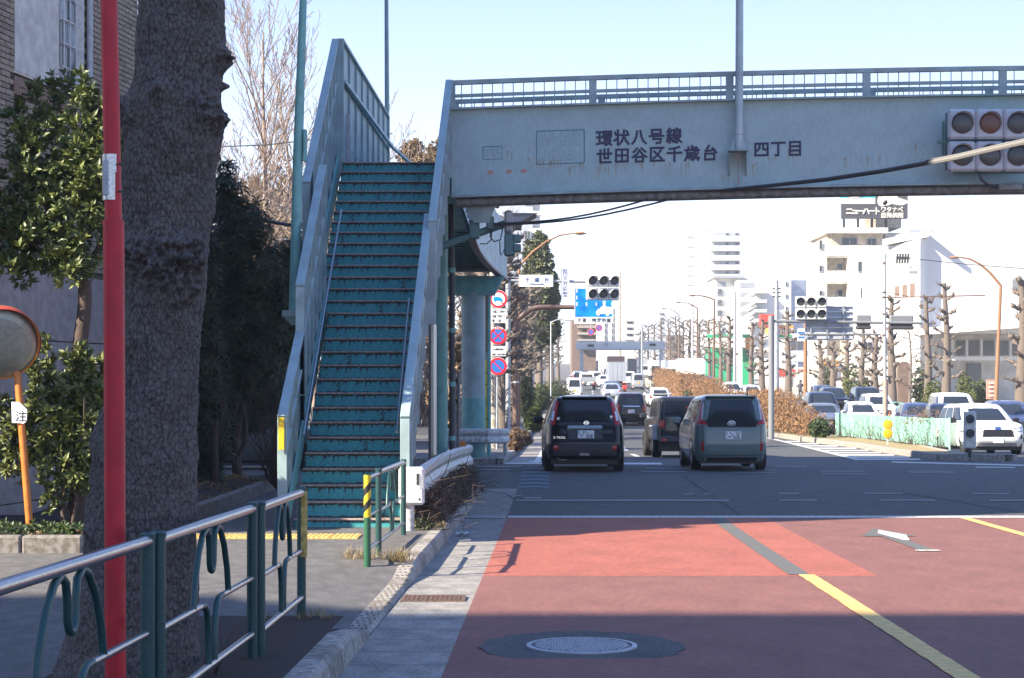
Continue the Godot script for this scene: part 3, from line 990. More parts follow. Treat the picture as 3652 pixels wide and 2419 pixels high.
# ---------- footbridge
func bz(x: float) -> float: return 29.6 - 0.03 * (x + 1.0)
func br(x: float) -> float:
	var u := x + 1.0
	return 0.034 * u - 0.034 * u * u / 24.0
func BP(x: float, y: float, back := 0.0) -> Vector3:
	return V(x, y + br(x), bz(x) + back)
func step_z(k: float) -> float: return 21.7 + 0.285 * k
func step_y(k: float) -> float: return -0.089 + 0.186 * k
func stair_r(z: float) -> float: return lerpf(-1.33, -1.22, (z - 21.5) / 8.2)
func sheet(mb: MB, x0: float, x1: float, z0: float, z1: float, b0: float, b1: float, t0: float, t1: float, th := 0.02):
	# upright plate from (x0, z0) to (x1, z1) with bottom and top heights at either end
	mb.hexa([V(x0 - th / 2, b0, z0), V(x0 + th / 2, b0, z0), V(x1 + th / 2, b1, z1), V(x1 - th / 2, b1, z1), V(x0 - th / 2, t0, z0), V(x0 + th / 2, t0, z0), V(x1 + th / 2, t1, z1), V(x1 - th / 2, t1, z1)])
func parapet(root, x0: float, x1: float, z0: float, z1: float, t0: float, t1: float, b0: float, b1: float, ribs: int, inner: float, rail := 0.0):
	# panel, cap, end posts, ribs; inner = +1 where the walkway lies to the right
	var a := MB.new()
	sheet(a, x0, x1, z0, z1, b0, b1, t0, t1, 0.012)
	var p = part(root, "parapet_panel", a, M.bridge)
	a = MB.new()
	a.bar(V(x0, t0, z0 - 0.02), V(x1, t1, z1 + 0.02), 0.115, 0.05, Vector3.UP, 0.006)
	part(p, "cap", a, M.bridge)
	for e in [[x0, z0, b0, t0], [x1, z1, b1, t1]]:
		a = MB.new()
		a.cbox(V(e[0], (e[2] + e[3]) / 2, e[1]), Vector3(0.112, e[3] - e[2] - 0.03, 0.05), 0.004)
		part(p, "end_post", a, M.bridge)
	for i in ribs:
		var t := (i + 1.0) / (ribs + 1.0)
		var x := lerpf(x0, x1, t)
		var z := lerpf(z0, z1, t)
		a = MB.new()
		a.box(V(x, (lerpf(b0, b1, t) + lerpf(t0, t1, t)) / 2, z), Vector3(0.085, lerpf(t0, t1, t) - lerpf(b0, b1, t) - 0.05, 0.012))
		part(p, "rib", a, M.bridge)
	if rail != 0.0:
		a = MB.new()
		a.bar(V(x0, t0 - rail, z0 + 0.03), V(x1, t1 - rail, z1 - 0.03), 0.07, 0.03, Vector3.UP)
		part(p, "middle_rail", a, M.bridgepale)
	# rivets on both faces
	a = MB.new()
	var l := absf(z1 - z0)
	for i in int(l / 0.16):
		var t := (i + 0.5) / (l / 0.16)
		for s in [-1.0, 1.0]:
			for h in [0.1, 0.55]:
				a.box(V(lerpf(x0, x1, t) + s * 0.011, lerpf(b0, b1, t) + h + (lerpf(t0, t1, t) - lerpf(b0, b1, t)) * 0.02, lerpf(z0, z1, t)), Vector3(0.012, 0.018, 0.018))
	stuff(part(p, "rivet", a, M.teal))
	return p

func footbridge():
	var root = wthing("footbridge", "grey green steel footbridge with teal stairs crossing above the road", "footbridge", V(-1.9, RY(25.0) + 0.15, 25.0))
	var a := MB.new()
	# --- near girder
	a.use_uv = true
	for i in 24:
		var x0 := -0.98 + i
		var x1 := x0 + 1.0
		var f := a.v.size()
		a.quadf(BP(x0, 4.56), BP(x1, 4.56), BP(x1, 5.95), BP(x0, 5.95), Vector3.BACK)
		for k in range(f, a.v.size()):
			a.uv[k] = Vector2((-a.v[k].x * -1.0 + 0.98) / 9.4, 1.0 - (a.v[k].y - br(a.v[k].x) - 4.56) / 1.39)
	for i in 24:
		var x0 := -0.98 + i
		a.quadf(BP(x0, 4.56, 0.02), BP(x0 + 1, 4.56, 0.02), BP(x0 + 1, 5.95, 0.02), BP(x0, 5.95, 0.02), Vector3.FORWARD)
	a.quadf(BP(-0.98, 4.56), BP(-0.98, 4.56, 0.02), BP(-0.98, 5.95, 0.02), BP(-0.98, 5.95), Vector3.LEFT)
	var gird = part(root, "girder", a, M.girder)
	for q in [[5.965, 0.22, 0.03, "top_flange"], [4.54, 0.30, 0.04, "bottom_flange"]]:
		a = MB.new()
		for i in 24:
			var x0 := -0.98 + i
			a.bar(BP(x0, q[0], 0.01), BP(x0 + 1.0, q[0], 0.01), q[1], q[2])
		part(gird, q[3], a, M.bridge)
	a = MB.new()
	for i in 24:
		var x0 := -0.98 + i
		sheet_x(a, x0, x0 + 1.0, 2.0, 4.56, 5.95)
	var gf = part(root, "girder", a, M.bridge)
	a = MB.new()
	for i in 24:
		var x0 := -0.98 + i
		a.bar(BP(x0, 5.965, 2.0), BP(x0 + 1.0, 5.965, 2.0), 0.22, 0.03)
	part(gf, "top_flange", a, M.bridge)
	a = MB.new()
	for i in 24:
		var x0 := -0.98 + i
		a.hexa([BP(x0, 4.62, 0.03), BP(x0 + 1, 4.62, 0.03), BP(x0 + 1, 4.62, 1.98), BP(x0, 4.62, 1.98), BP(x0, 4.68, 0.03), BP(x0 + 1, 4.68, 0.03), BP(x0 + 1, 4.68, 1.98), BP(x0, 4.68, 1.98)])
	part(root, "soffit", a, M.bridge)
	a = MB.new()
	for i in 24:
		var x0 := -0.98 + i
		a.hexa([BP(x0, 5.04, 0.03), BP(x0 + 1, 5.04, 0.03), BP(x0 + 1, 5.04, 1.98), BP(x0, 5.04, 1.98), BP(x0, 5.12, 0.03), BP(x0 + 1, 5.12, 0.03), BP(x0 + 1, 5.12, 1.98), BP(x0, 5.12, 1.98)])
	part(root, "deck", a, M.tread)
	# service pipe below the near edge
	a = MB.new()
	var path := []
	for i in 25: path.append(BP(-0.9 + i, 4.455, 0.06))
	a.tube(path, 0.075, 10)
	part(root, "service_pipe", a, M.pipegrey)
	# --- rails
	for side in 2:
		var back := 0.0 + side * 2.0
		var posts := [-0.98, 1.31, 3.52, 5.72, 7.9, 10.1, 12.3, 14.5, 16.7, 18.9, 21.1] if side == 0 else [-0.98, 1.55, 3.9, 6.2, 8.2, 10.4, 12.6, 14.8, 17.0, 19.2, 21.4]
		a = MB.new()
		var n := 24
		for i in n:
			var x0 := -0.98 + i
			a.bar(BP(x0, 6.395, back), BP(x0 + 1.0, 6.395, back), 0.09, 0.07)
		part(root, "top_rail", a, M.bridge)
		a = MB.new()
		for i in n:
			var x0 := -0.98 + i
			a.bar(BP(x0, 6.18, back), BP(x0 + 1.0, 6.18, back), 0.05, 0.05)
		part(root, "middle_rail", a, M.bridge)
		for x in posts:
			a = MB.new()
			a.box(BP(x, 6.17, back), Vector3(0.12, 0.39, 0.07))
			part(root, "rail_post", a, M.bridge)
		var all := MB.new()
		var x := -0.82
		while x < 22.8:
			if side == 0 and x < 8.4:
				a = MB.new()
				a.tube([BP(x, 5.98, 0.0), BP(x, 6.36, 0.0)], 0.008, 5, false)
				part(root, "baluster", a, M.bridge)
			else:
				all.tube([BP(x, 5.98, back), BP(x, 6.36, back)], 0.008, 5, false)
			x += 0.168
		stuff(part(root, "balusters", all, M.bridge))
	# --- lettering and painted notices on the girder
	a = MB.new()
	var rt: Vector3 = (BP(3.0, 0) - BP(0.0, 0)).normalized()
	var up := Vector3.UP
	write(a, "環状八号線", BPx(2128, 519), rt, up, 0.235, 0.283, 0.036, 0.004)
	part(gird, "lettering", a, M.letter)
	a = MB.new()
	write(a, "世田谷区千歳台", BPx(2130, 583), rt, up, 0.235, 0.283, 0.036, 0.004)
	part(gird, "lettering", a, M.letter)
	a = MB.new()
	write(a, "四丁目", BPx(2690, 560), rt, up, 0.235, 0.27, 0.036, 0.004)
	part(gird, "lettering", a, M.letter)
	for q in [[1914, 468, 2084, 586, 0.012, 16, 14], [1722, 523, 1791, 569, 0.006, 9, 4]]:
		a = MB.new()
		var c0 := BPx(q[0], q[3])
		var w: float = BPx(q[2], q[3]).x - c0.x
		var h: float = (q[3] - q[1]) * 29.5 / F
		var o := Vector3(0, 0, 0.003)
		for e in [[0, 0, w, 0], [0, h, w, h], [0, 0, 0, h], [w, 0, w, h]]:
			a.bar(c0 + rt * e[0] + up * e[1] + o, c0 + rt * e[2] + up * e[3] + o, q[4], 0.003, Vector3.BACK)
		rng.seed = int(q[0])
		for j in q[6]:
			if j == 7: continue
			for i in q[5]:
				if rng.randf() < 0.62:
					var s := rng.randf_range(0.009, 0.016)
					a.box(c0 + rt * (w * (0.06 + 0.9 * i / q[5])) + up * (h * (0.94 - 0.9 * j / q[6])) + o, Vector3(s, s * 0.8, 0.002))
		part(gird, "notice", a, M.tealink)
	for q in [[1748, 615], [1815, 612], [1868, 610]]:
		a = MB.new()
		var pts := PackedVector2Array()
		for i in 12: pts.append(Vector2(cos(TAU * i / 12) * 0.05 * (1 + 0.2 * sin(i * 2.1)), sin(TAU * i / 12) * 0.032 * (1 + 0.25 * sin(i * 3.7))))
		a.prism(pts, 0.004, Transform3D(Basis(), BPx(q[0], q[1])))
		part(gird, "bare_patch", a, M.pink)
	# --- stairs
	for k in 29:
		var xl := -2.60 if k < 15 else -2.77
		var z := step_z(k)
		var y := step_y(k)
		var y0 := step_y(k - 1) if k > 0 else RY(z) + 0.14
		a = MB.new()
		a.use_uv = true
		var f := a.v.size()
		a.quadf(V(xl, y0, z + 0.02), V(stair_r(z), y0, z + 0.02), V(stair_r(z), y - 0.025, z + 0.02), V(xl, y - 0.025, z + 0.02), Vector3.BACK)
		rng.seed = k
		var sh := rng.randf() * 0.9
		for j in range(f, a.v.size()):
			a.uv[j] = Vector2((a.v[j].x - xl) / 1.5 + (sh if k % 2 else 0.0), 1.0 - (a.v[j].y - y0) / (y - y0 - 0.025))
		var rs = part(root, "riser", a, M.riser)
		a = MB.new()
		var z1 := step_z(k + 1) + 0.03 if k < 28 else 31.55
		a.hexa([V(xl, y - 0.03, z + 0.045), V(stair_r(z), y - 0.03, z + 0.045), V(stair_r(z1), y - 0.03, z1), V(xl, y - 0.03, z1), V(xl, y, z + 0.045), V(stair_r(z), y, z + 0.045), V(stair_r(z1), y, z1), V(xl, y, z1)])
		var tr = part(root, "tread", a, M.tread)
		a = MB.new()
		a.cbox(V((xl + stair_r(z)) / 2, y - 0.009, z + 0.02), Vector3(stair_r(z) - xl - 0.006, 0.024, 0.055), 0.006)
		part(tr, "nosing", a, M.nosing)
	# stringers
	for q in [[-2.66, -2.66, 0.0, 15.0], [-2.83, -2.83, 14.0, 28.6], [-1.27, -1.15, 0.0, 28.4]]:
		a = MB.new()
		var za := step_z(q[2]) - 0.12
		var zb := step_z(q[3])
		sheet(a, q[0], q[1], za, zb, step_y(q[2]) - 0.12 - (0.0 if q[2] < 1 else 0.2), step_y(q[3]) - 0.34, step_y(q[2]) + 0.13, step_y(q[3]) + 0.13, 0.03)
		part(root, "stringer", a, M.teal)
	a = MB.new()
	a.quadf(V(-2.6, step_y(1) - 0.3, step_z(1)), V(-1.3, step_y(1) - 0.3, step_z(1)), V(-1.2, step_y(28) - 0.33, step_z(28)), V(-2.7, step_y(28) - 0.33, step_z(28)), Vector3.DOWN)
	part(root, "stair_soffit", a, M.teal)
	# parapets: low foot section, tall middle and upper sections
	var g0 := RY(21.4) + 0.14
	var c1 = parapet(root, -2.70, -2.70, 21.42, 23.2, 1.125, 2.185, g0, step_y(5) - 0.1, 2, 1.0, 0.5)
	a = MB.new()
	a.cbox(P(1003, 1547, 21.36), Vector3(0.07, 0.38, 0.012), 0.003)
	part(c1, "yellow_sticker", a, M.yellow)
	parapet(root, -2.70, -2.70, 23.2, 25.95, 2.76, 4.62, step_y(5) - 0.1, step_y(15) - 0.1, 5, 1.0, 0.75)
	parapet(root, -2.88, -2.88, 25.5, 29.72, 4.32, 7.12, step_y(13), step_y(28) - 0.05, 7, 1.0, 0.72)
	parapet(root, -1.26, -1.19, 21.47, 25.9, 1.12, 3.92, g0, step_y(14.7) - 0.1, 6, -1.0, 0.45)
	parapet(root, -1.12, -1.02, 25.5, 29.58, 3.78, 6.43, step_y(13), step_y(27) - 0.1, 6, -1.0, 0.6)
	# landing and corridor beyond the bridge
	parapet(root, -2.80, -2.62, 29.75, 38.2, 7.12, 7.10, 4.9, 4.9, 7, 1.0, 0.66)
	a = MB.new()
	a.bar(V(-2.74, 6.45, 29.8), V(-2.5, 6.45, 38.2), 0.06, 0.05)
	a.bar(V(-2.5, 6.45, 38.2), V(-2.1, 6.2, 39.6), 0.06, 0.05)
	part(root, "corridor_rail", a, M.bridgepale)
	a = MB.new()
	a.hexa([V(-2.8, 4.9, 29.9), V(-1.0, 4.9, 31.4), V(-1.0, 4.9, 40.4), V(-2.6, 4.9, 40.4), V(-2.8, 5.1, 29.9), V(-1.0, 5.1, 31.4), V(-1.0, 5.1, 40.4), V(-2.6, 5.1, 40.4)])
	part(root, "corridor_deck", a, M.teal)
	parapet(root, -0.95, -0.90, 31.7, 40.4, 6.3, 6.3, 4.85, 4.85, 7, -1.0, 0.5)
	# curved stair going down beyond: soffit steps and two curved side plates
	var rowsl := []
	var rowsr := []
	for i in 23:
		var t := i / 22.0
		var z := 40.4 + t * 7.4
		var bend := t * t * 0.75
		var y := 5.1 - t * 0.62
		rowsl.append([V(-2.6 + bend * 1.1, y, z)])
		rowsr.append([V(-0.9 + bend, y, z)])
		if i < 22:
			a = MB.new()
			var b2 := pow((i + 1) / 22.0, 2.0) * 0.75
			var z2 := z + 7.4 / 22.0
			a.hexa([V(-2.6 + bend * 1.1, y - 0.10, z), V(-0.9 + bend, y - 0.10, z), V(-0.9 + b2, y - 0.10, z2), V(-2.6 + b2 * 1.1, y - 0.10, z2), V(-2.6 + bend * 1.1, y, z), V(-0.9 + bend, y, z), V(-0.9 + b2, y, z2), V(-2.6 + b2 * 1.1, y, z2)])
			a.quadf(V(-2.6 + bend * 1.1, y - 0.1, z), V(-0.9 + bend, y - 0.1, z), V(-0.9 + bend, y + 0.13, z), V(-2.6 + bend * 1.1, y + 0.13, z), Vector3.BACK)
			part(root, "far_step", a, M.teal)
	for rr in [rowsl, rowsr]:
		a = MB.new()
		for i in 22:
			var p: Vector3 = rr[i][0]
			var q: Vector3 = rr[i + 1][0]
			var w := Vector3(0.02, 0, 0)
			a.hexa([p - w + Vector3.DOWN * 0.28, p + w + Vector3.DOWN * 0.28, q + w + Vector3.DOWN * 0.28, q - w + Vector3.DOWN * 0.28, p - w + Vector3.UP * 1.25, p + w + Vector3.UP * 1.25, q + w + Vector3.UP * 1.25, q - w + Vector3.UP * 1.25])
		var sp = part(root, "curved_side", a, M.bridgepale)
		a = MB.new()
		var pa := []
		for i in 23: pa.append(rr[i][0] + Vector3.DOWN * 0.28)
		for i in 22: a.bar(pa[i], pa[i + 1], 0.16, 0.05)
		part(sp, "flange", a, M.nosing)
	# pillars
	var pz := 47.0
	var base := GP(1688, pz, 0.12)
	a = MB.new()
	a.lathe([Vector2(0.31, 0.0), Vector2(0.31, 1.55)], 28, Transform3D(Basis(), base))
	var pil = part(root, "pillar", a, M.teal)
	a = MB.new()
	a.lathe([Vector2(0.309, 1.55), Vector2(0.309, 4.3)], 28, Transform3D(Basis(), base))
	part(pil, "shaft", a, M.bridge)
	a = MB.new()
	a.hexa([base + Vector3(-0.75, 4.2, 0.3), base + Vector3(0.55, 4.2, 0.3), base + Vector3(0.55, 4.2, -0.3), base + Vector3(-0.75, 4.2, -0.3), base + Vector3(-0.95, 4.68, 0.35), base + Vector3(0.8, 4.68, 0.35), base + Vector3(0.8, 4.68, -0.35), base + Vector3(-0.95, 4.68, -0.35)])
	part(pil, "crosshead", a, M.teal)
	var b1 := V(-1.22, RY(30.6) + 0.12, 30.8)
	a = MB.new()
	a.lathe([Vector2(0.13, 0.0), Vector2(0.13, 5.25)], 18, Transform3D(Basis(), b1))
	part(root, "pillar", a, M.teal)
	# haunch plate below the girder end
	a = MB.new()
	a.hexa([P(1690, 795, 29.75), P(1745, 795, 29.75), P(1745, 795, 30.2), P(1690, 795, 30.2), P(1652, 712, 29.7), P(1775, 712, 29.7), P(1775, 712, 30.4), P(1652, 712, 30.4)])
	part(root, "haunch", a, M.bridge)
	a = MB.new()
	a.cbox(P(1692, 820, 29.9), Vector3(0.17, 0.30, 0.17), 0.02)
	part(root, "arm_clamp", a, M.signalgreen)
	# stair handrails
	a = MB.new()
	var hp := []
	for k in [1.4, 4.0, 7.0, 10.0, 13.0, 16.0, 18.6]:
		hp.append(V(-2.53, step_y(k) + 0.72, step_z(k)))
	a.tube(hp, 0.018, 8)
	var hr = part(root, "handrail", a, M.steel)
	for k in [1.6, 4.6, 7.6, 10.6, 13.6, 16.6]:
		a = MB.new()
		a.tube([V(-2.53, step_y(k) + 0.70, step_z(k)), V(-2.56, step_y(k) + 0.62, step_z(k)), V(-2.69, step_y(k) + 0.60, step_z(k))], 0.011, 6)
		part(hr, "bracket", a, M.teal)
	a = MB.new()
	hp = []
	for k in [1.6, 6.0, 11.0]: hp.append(V(-1.40, step_y(k) + 0.72, step_z(k)))
	a.tube(hp, 0.018, 8)
	part(root, "handrail", a, M.steel)
	# landing door-like box and drain pipes
	a = MB.new()
	a.cbox(P(1233, 520, 30.6), Vector3(0.16, 1.05, 0.03), 0.005)
	part(root, "wall_box", a, M.galv)
	a = MB.new()
	a.tube([V(-1.02, 4.5, 30.4), V(-1.0, 3.2, 30.4), V(-1.0, RY(30.4) + 0.15, 30.4)], 0.05, 10)
	var dp = part(root, "drain_pipe", a, M.darkmetal)
	for y in [0.6, 1.5, 2.4, 3.4]:
		a = MB.new()
		a.lathe([Vector2(0.051, -0.04), Vector2(0.058, -0.04), Vector2(0.058, 0.04), Vector2(0.051, 0.04)], 12, Transform3D(Basis(), V(-1.0, y, 30.4)))
		part(dp, "pipe_band", a, M.teal)
	a = MB.new()
	a.cbox(V(-1.17, 1.05, 26.8), Vector3(0.12, 2.75, 0.10), 0.04)
	part(root, "cable_trunk", a, M.satin)

func sheet_x(a: MB, x0: float, x1: float, back: float, y0: float, y1: float):
	a.hexa([BP(x0, y0, back), BP(x1, y0, back), BP(x1, y0, back + 0.02), BP(x0, y0, back + 0.02), BP(x0, y1, back), BP(x1, y1, back), BP(x1, y1, back + 0.02), BP(x0, y1, back + 0.02)])
func BPx(px: float, py: float) -> Vector3:   # point on the near girder face
	var x := 0.0
	for i in 6: x = (px - CX) * bz(x) / F
	return P(px, py, bz(x)) + Vector3(0, 0, 0.003)

func far_bridge():
	var z := 262.0
	var y := RY(z)
	var c := P(2213, 1280, z)
	var root = wthing("footbridge", "distant white footbridge over the queue of traffic", "footbridge", Vector3(c.x, y, -z))
	var a := MB.new()
	a.box(P(2213, 1234, z), Vector3(318 * z / F, 1.15, 0.3))
	part(root, "girder", a, M.white)
	a = MB.new()
	a.box(P(2213, 1217, z), Vector3(310 * z / F, 0.10, 0.12))
	var tr = part(root, "top_rail", a, M.white)
	a = MB.new()
	for i in 60: a.box(P(2060 + i * 5.2, 1222, z), Vector3(0.05, 0.45, 0.05))
	stuff(part(tr, "balusters", a, M.offwhite))
	a = MB.new()
	a.box(P(2185, 1247, z), Vector3(230 * z / F, 0.16, 1.6))
	part(root, "soffit", a, M.galv)
	for px in [2075, 2285, 2360]:
		a = MB.new()
		var h := P(px, 1245, z).y - y
		a.lathe([Vector2(0.3, 0), Vector2(0.3, h)], 12, Transform3D(Basis(), Vector3((px - CX) * z / F, y, -z - 0.5)))
		part(root, "pillar", a, M.white)
	for q in [[2107, 1233, 4], [2328, 1230, 3]]:
		a = MB.new()
		for i in q[2]: a.lathe([Vector2(0.11, 0), Vector2(0.12, 0.2), Vector2(0, 0.2)], 10, Transform3D(Basis(Vector3.RIGHT, PI / 2), P(q[0] + (i - 1.5) * 5.6, q[1], z - 0.3)))
		a.box(P(q[0], q[1], z - 0.25), Vector3(0.9, 0.34, 0.12))
		part(root, "signal", a, M.darkmetal)
	a = MB.new()
	a.lathe([Vector2(0.0, 0.0), Vector2(0.26, 0.0), Vector2(0.26, 0.05), Vector2(0.0, 0.08)], 14, Transform3D(Basis(Vector3.RIGHT, PI / 2), P(2163, 1229, z - 0.4)))
	part(root, "round_sign", a, M.galv)

# ---------- leaves
func leaf_mesh(l: float, w: float, count: int, spread: float, droop: float, sd: int) -> ArrayMesh:
	var a := MB.new()
	var r := RandomNumberGenerator.new()
	r.seed = sd
	for i in count:
		var an := TAU * (i + r.randf_range(-0.3, 0.3)) / count * 2.4
		var el := r.randf_range(0.15, 1.15) * spread - droop
		var d := Vector3(cos(an) * cos(el), sin(el), sin(an) * cos(el)).normalized()
		var s := d.cross(Vector3.UP)
		s = s.normalized() if s.length() > 0.05 else Vector3.RIGHT
		s = s.rotated(d, r.randf_range(-0.7, 0.7))
		var up := s.cross(d).normalized()
		var k := r.randf_range(0.75, 1.15)
		var o := d * l * 0.06
		var m := o + d * l * k * 0.5 + up * l * 0.05
		var t := o + d * l * k - up * l * (0.03 + droop * 0.2)
		var ww := w * 0.5 * k
		a.tri(o, m + s * ww + up * ww * 0.3, m); a.tri(o, m, m - s * ww + up * ww * 0.3)
		a.tri(m, m + s * ww + up * ww * 0.3, t); a.tri(m, t, m - s * ww + up * ww * 0.3)
	return a.mesh()
func leaf_mat(called: String, rough := 0.45, back := 0.35) -> StandardMaterial3D:
	var m := StandardMaterial3D.new()
	m.resource_name = called
	m.vertex_color_use_as_albedo = true
	m.roughness = rough
	m.backlight_enabled = true
	m.backlight = Color(back, back, back * 0.7)
	M[called] = m
	return m
func scatter(blobs: Array, n: int, sd: int, shell: float, lo: Color, hi: Color, smin := 0.7, smax := 1.2, outward := 0.6) -> Array:
	# blobs: [centre, radii]; returns [transforms, colours]
	var r := RandomNumberGenerator.new()
	r.seed = sd
	var xs := []
	var cs := []
	var vol := 0.0
	for b in blobs: vol += pow(b[1].x * b[1].y * b[1].z, 0.7)
	for b in blobs:
		var m := int(ceil(n * pow(b[1].x * b[1].y * b[1].z, 0.7) / vol))
		for i in m:
			var d := Vector3(r.randfn(), r.randfn(), r.randfn()).normalized()
			var p: Vector3 = b[0] + d * b[1] * pow(r.randf(), shell)
			var ax := (d * outward + Vector3.UP * 0.6 + Vector3(r.randfn(), r.randfn(), r.randfn()) * 0.35).normalized()
			var q := Quaternion(Vector3.UP, ax) * Quaternion(Vector3.UP, r.randf() * TAU)
			xs.append(Transform3D(Basis(q).scaled(Vector3.ONE * r.randf_range(smin, smax)), p))
			cs.append(lo.lerp(hi, r.randf()))
	return [xs, cs]
func limb(mb: MB, a: Vector3, b: Vector3, r0: float, r1: float, r: RandomNumberGenerator, wob := 0.06, seg := 6, n := 4):
	var pts := []
	var rad := []
	var l := (b - a).length()
	for i in n + 1:
		var t := float(i) / n
		var j := Vector3(r.randfn(), r.randfn() * 0.4, r.randfn()) * wob * l * (1.0 if i > 0 and i < n else 0.0)
		pts.append(a.lerp(b, t) + j)
		rad.append(lerpf(r0, r1, t))
	mb.tube(pts, rad, seg, false)
	return pts

# ---------- near left: pole, tree, mirror, shrubs
func near_left():
	mat("bark", lin(0.13, 0.112, 0.098), 0.95, 0.0, "plates", 2.4).uv1_scale = Vector3(2.4, 1.25, 2.4)
	mat("barkpale", lin(0.34, 0.30, 0.29), 0.95, 0.0, "bark", 3.0)
	mat("twig", lin(0.14, 0.10, 0.075), 0.9, 0.0, "bark", 3.0)
	leaf_mat("leaf")
	leaf_mat("darkleaf", 0.55, 0.2)
	# --- red pole
	var z := 8.3
	var g := V((412 - CX) * z / F, RY(z) + 0.15, z)
	var rp = wthing("red_pole", "tall red steel pole with a grey metal sleeve, behind the pipe fence", "pole", g)
	var a := MB.new()
	a.tube([g, P(405, 810, z), P(404, 795, z)], [0.0475, 0.0475, 0.0475], 24)
	part(rp, "lower_tube", a, M.redpaint)
	a = MB.new()
	a.tube([P(404, 803, z), P(404, 790, z), P(404, 782, z), P(388, 0, z), P(384, -700, z)], [0.049, 0.049, 0.0385, 0.0385, 0.0385], 24)
	part(rp, "upper_tube", a, M.redpaint)
	a = MB.new()
	a.tube([P(398, 715, z), P(396, 552, z)], 0.0415, 24)
	var sl = part(rp, "sleeve", a, M.satin)
	a = MB.new()
	a.cbox(P(376, 634, z - 0.037), Vector3(0.028, 0.16, 0.012), 0.003, Basis(Vector3.UP, -0.6))
	part(sl, "plate", a, M.galv)
	for y in [585, 683]:
		a = MB.new()
		a.tube([P(423, y, z - 0.03), P(434, y, z - 0.03)], 0.006, 8)
		part(sl, "bolt", a, M.darkmetal)
	# --- big street tree
	z = 9.35
	var base := V((470 - CX) * z / F, RY(z) + 0.15, z)
	var tree = wthing("street_tree", "thick old street tree with cracked grey bark and burls", "tree", base)
	var prof := [[2560, 462, 0.40], [2419, 467, 0.35], [2250, 480, 0.315], [1950, 500, 0.28], [1600, 518, 0.258], [1300, 556, 0.215], [1000, 580, 0.212], [700, 600, 0.228], [400, 618, 0.242], [200, 640, 0.215], [0, 646, 0.205], [-900, 680, 0.19], [-1800, 700, 0.16]]
	var fur := FastNoiseLite.new()
	fur.seed = 3
	fur.frequency = 1.0
	fur.fractal_type = FastNoiseLite.FRACTAL_NONE
	var lump := FastNoiseLite.new()
	lump.seed = 6
	lump.frequency = 1.0
	lump.fractal_octaves = 2
	# burls: row, angle towards the camera (0 = facing it, + = right), size, height
	var burl := [[200, 1.35, 0.075, 0.05], [235, 1.5, 0.04, 0.05], [415, -1.15, 0.11, 0.06], [400, 0.85, 0.13, 0.05], [440, 1.3, 0.09, 0.05], [345, -0.1, 0.06, 0.035], [950, 0.25, 0.19, 0.075], [905, 0.9, 0.12, 0.05], [1040, 0.75, 0.09, 0.05], [915, -0.45, 0.10, 0.05], [20, 0.9, 0.08, 0.04], [310, 1.5, 0.03, 0.035], [1890, -0.9, 0.06, 0.03]]
	var rows := []
	var y := 2560.0
	while y > -1800.0:
		var i := 0
		while i < prof.size() - 2 and prof[i + 1][0] > y: i += 1
		var t: float = (prof[i][0] - y) / (prof[i][0] - prof[i + 1][0])
		t = smoothstep(0.0, 1.0, t)
		var cx := lerpf(prof[i][1], prof[i + 1][1], t)
		var rad := lerpf(prof[i][2], prof[i + 1][2], t)
		var c := P(cx, y, z)
		var row := []
		for j in 240:
			var an := TAU * j / 240
			var o := Vector3(sin(an), 0, cos(an))
			var u := Vector3(o.x * rad, c.y, o.z * rad)
			u += Vector3(fur.get_noise_3dv(u * 7.0), 0, fur.get_noise_3dv(u * 7.0 + Vector3(40, 0, 0))) * 0.014
			var q1 := smoothstep(0.0, 0.36, absf(fur.get_noise_3dv(u * Vector3(27, 8.5, 27))))
			var q2 := smoothstep(0.0, 0.22, absf(fur.get_noise_3dv(u * Vector3(16, 19, 16) + Vector3(7, 3, 1))))
			var h := q1 * (0.45 + 0.55 * q2) * 0.008 + lump.get_noise_3dv(u * 14.0) * 0.006 + lump.get_noise_3dv(c * 3.0 + o * 1.2) * 0.02
			if y > 2000: h += 0.05 * (y - 2000) / 500.0 * (0.4 + 0.6 * cos(an * 5.0 + 1.0))
			for b in burl:
				var dy: float = (y - b[0]) * z / F
				var da: float = wrapf(an - b[1], -PI, PI) * rad
				var e := exp(-(dy * dy + da * da) / (b[2] * b[2] * 0.5))
				if e > 0.02: h += b[3] * e * (1.0 + 1.1 * lump.get_noise_3dv(c * 16.0 + o * 4.5))
			row.append(c + o * (rad + h))
		rows.append(row)
		y -= 5.5 if y > -60 else 40.0
	a = MB.new()
	a.grid(rows, true, null)
	part(tree, "trunk", a, M.bark)
	var r := RandomNumberGenerator.new()
	r.seed = 8
	# high limbs, above the picture
	a = MB.new()
	var tops := P(700, -1790, z)
	for i in 6:
		var an := TAU * i / 6.0 + 0.4
		var e := tops + Vector3(cos(an) * 0.9, 1.1 + 0.5 * r.randf(), sin(an) * 0.9)
		limb(a, tops, e, 0.09, 0.05, r)
		for k in 5:
			var e2 := e + Vector3(cos(an) * r.randf_range(0.1, 1.0) + r.randfn() * 0.3, r.randf_range(0.2, 1.1), sin(an) * r.randf_range(0.1, 1.0) + r.randfn() * 0.3)
			limb(a, e, e2, 0.02, 0.006, r)
	part(tree, "crown", a, M.bark)
	# --- traffic mirror
	z = 20.0
	var mb0 := GP(109, z, 0.28)
	var mir = wthing("traffic_mirror", "round traffic mirror with red hood on a leaning orange pole", "mirror", mb0)
	a = MB.new()
	a.tube([mb0 - Vector3(0, 0.15, 0), P(63, 1350, z), P(30, 1225, z + 0.1)], 0.040, 16)
	var mp = part(mir, "pole", a, M.orange)
	var mc := P(2, 1222, z - 0.12)
	var face := Basis(Vector3.UP, 0.35) * Basis(Vector3.RIGHT, PI / 2 + 0.28)
	a = MB.new()
	var pr := []
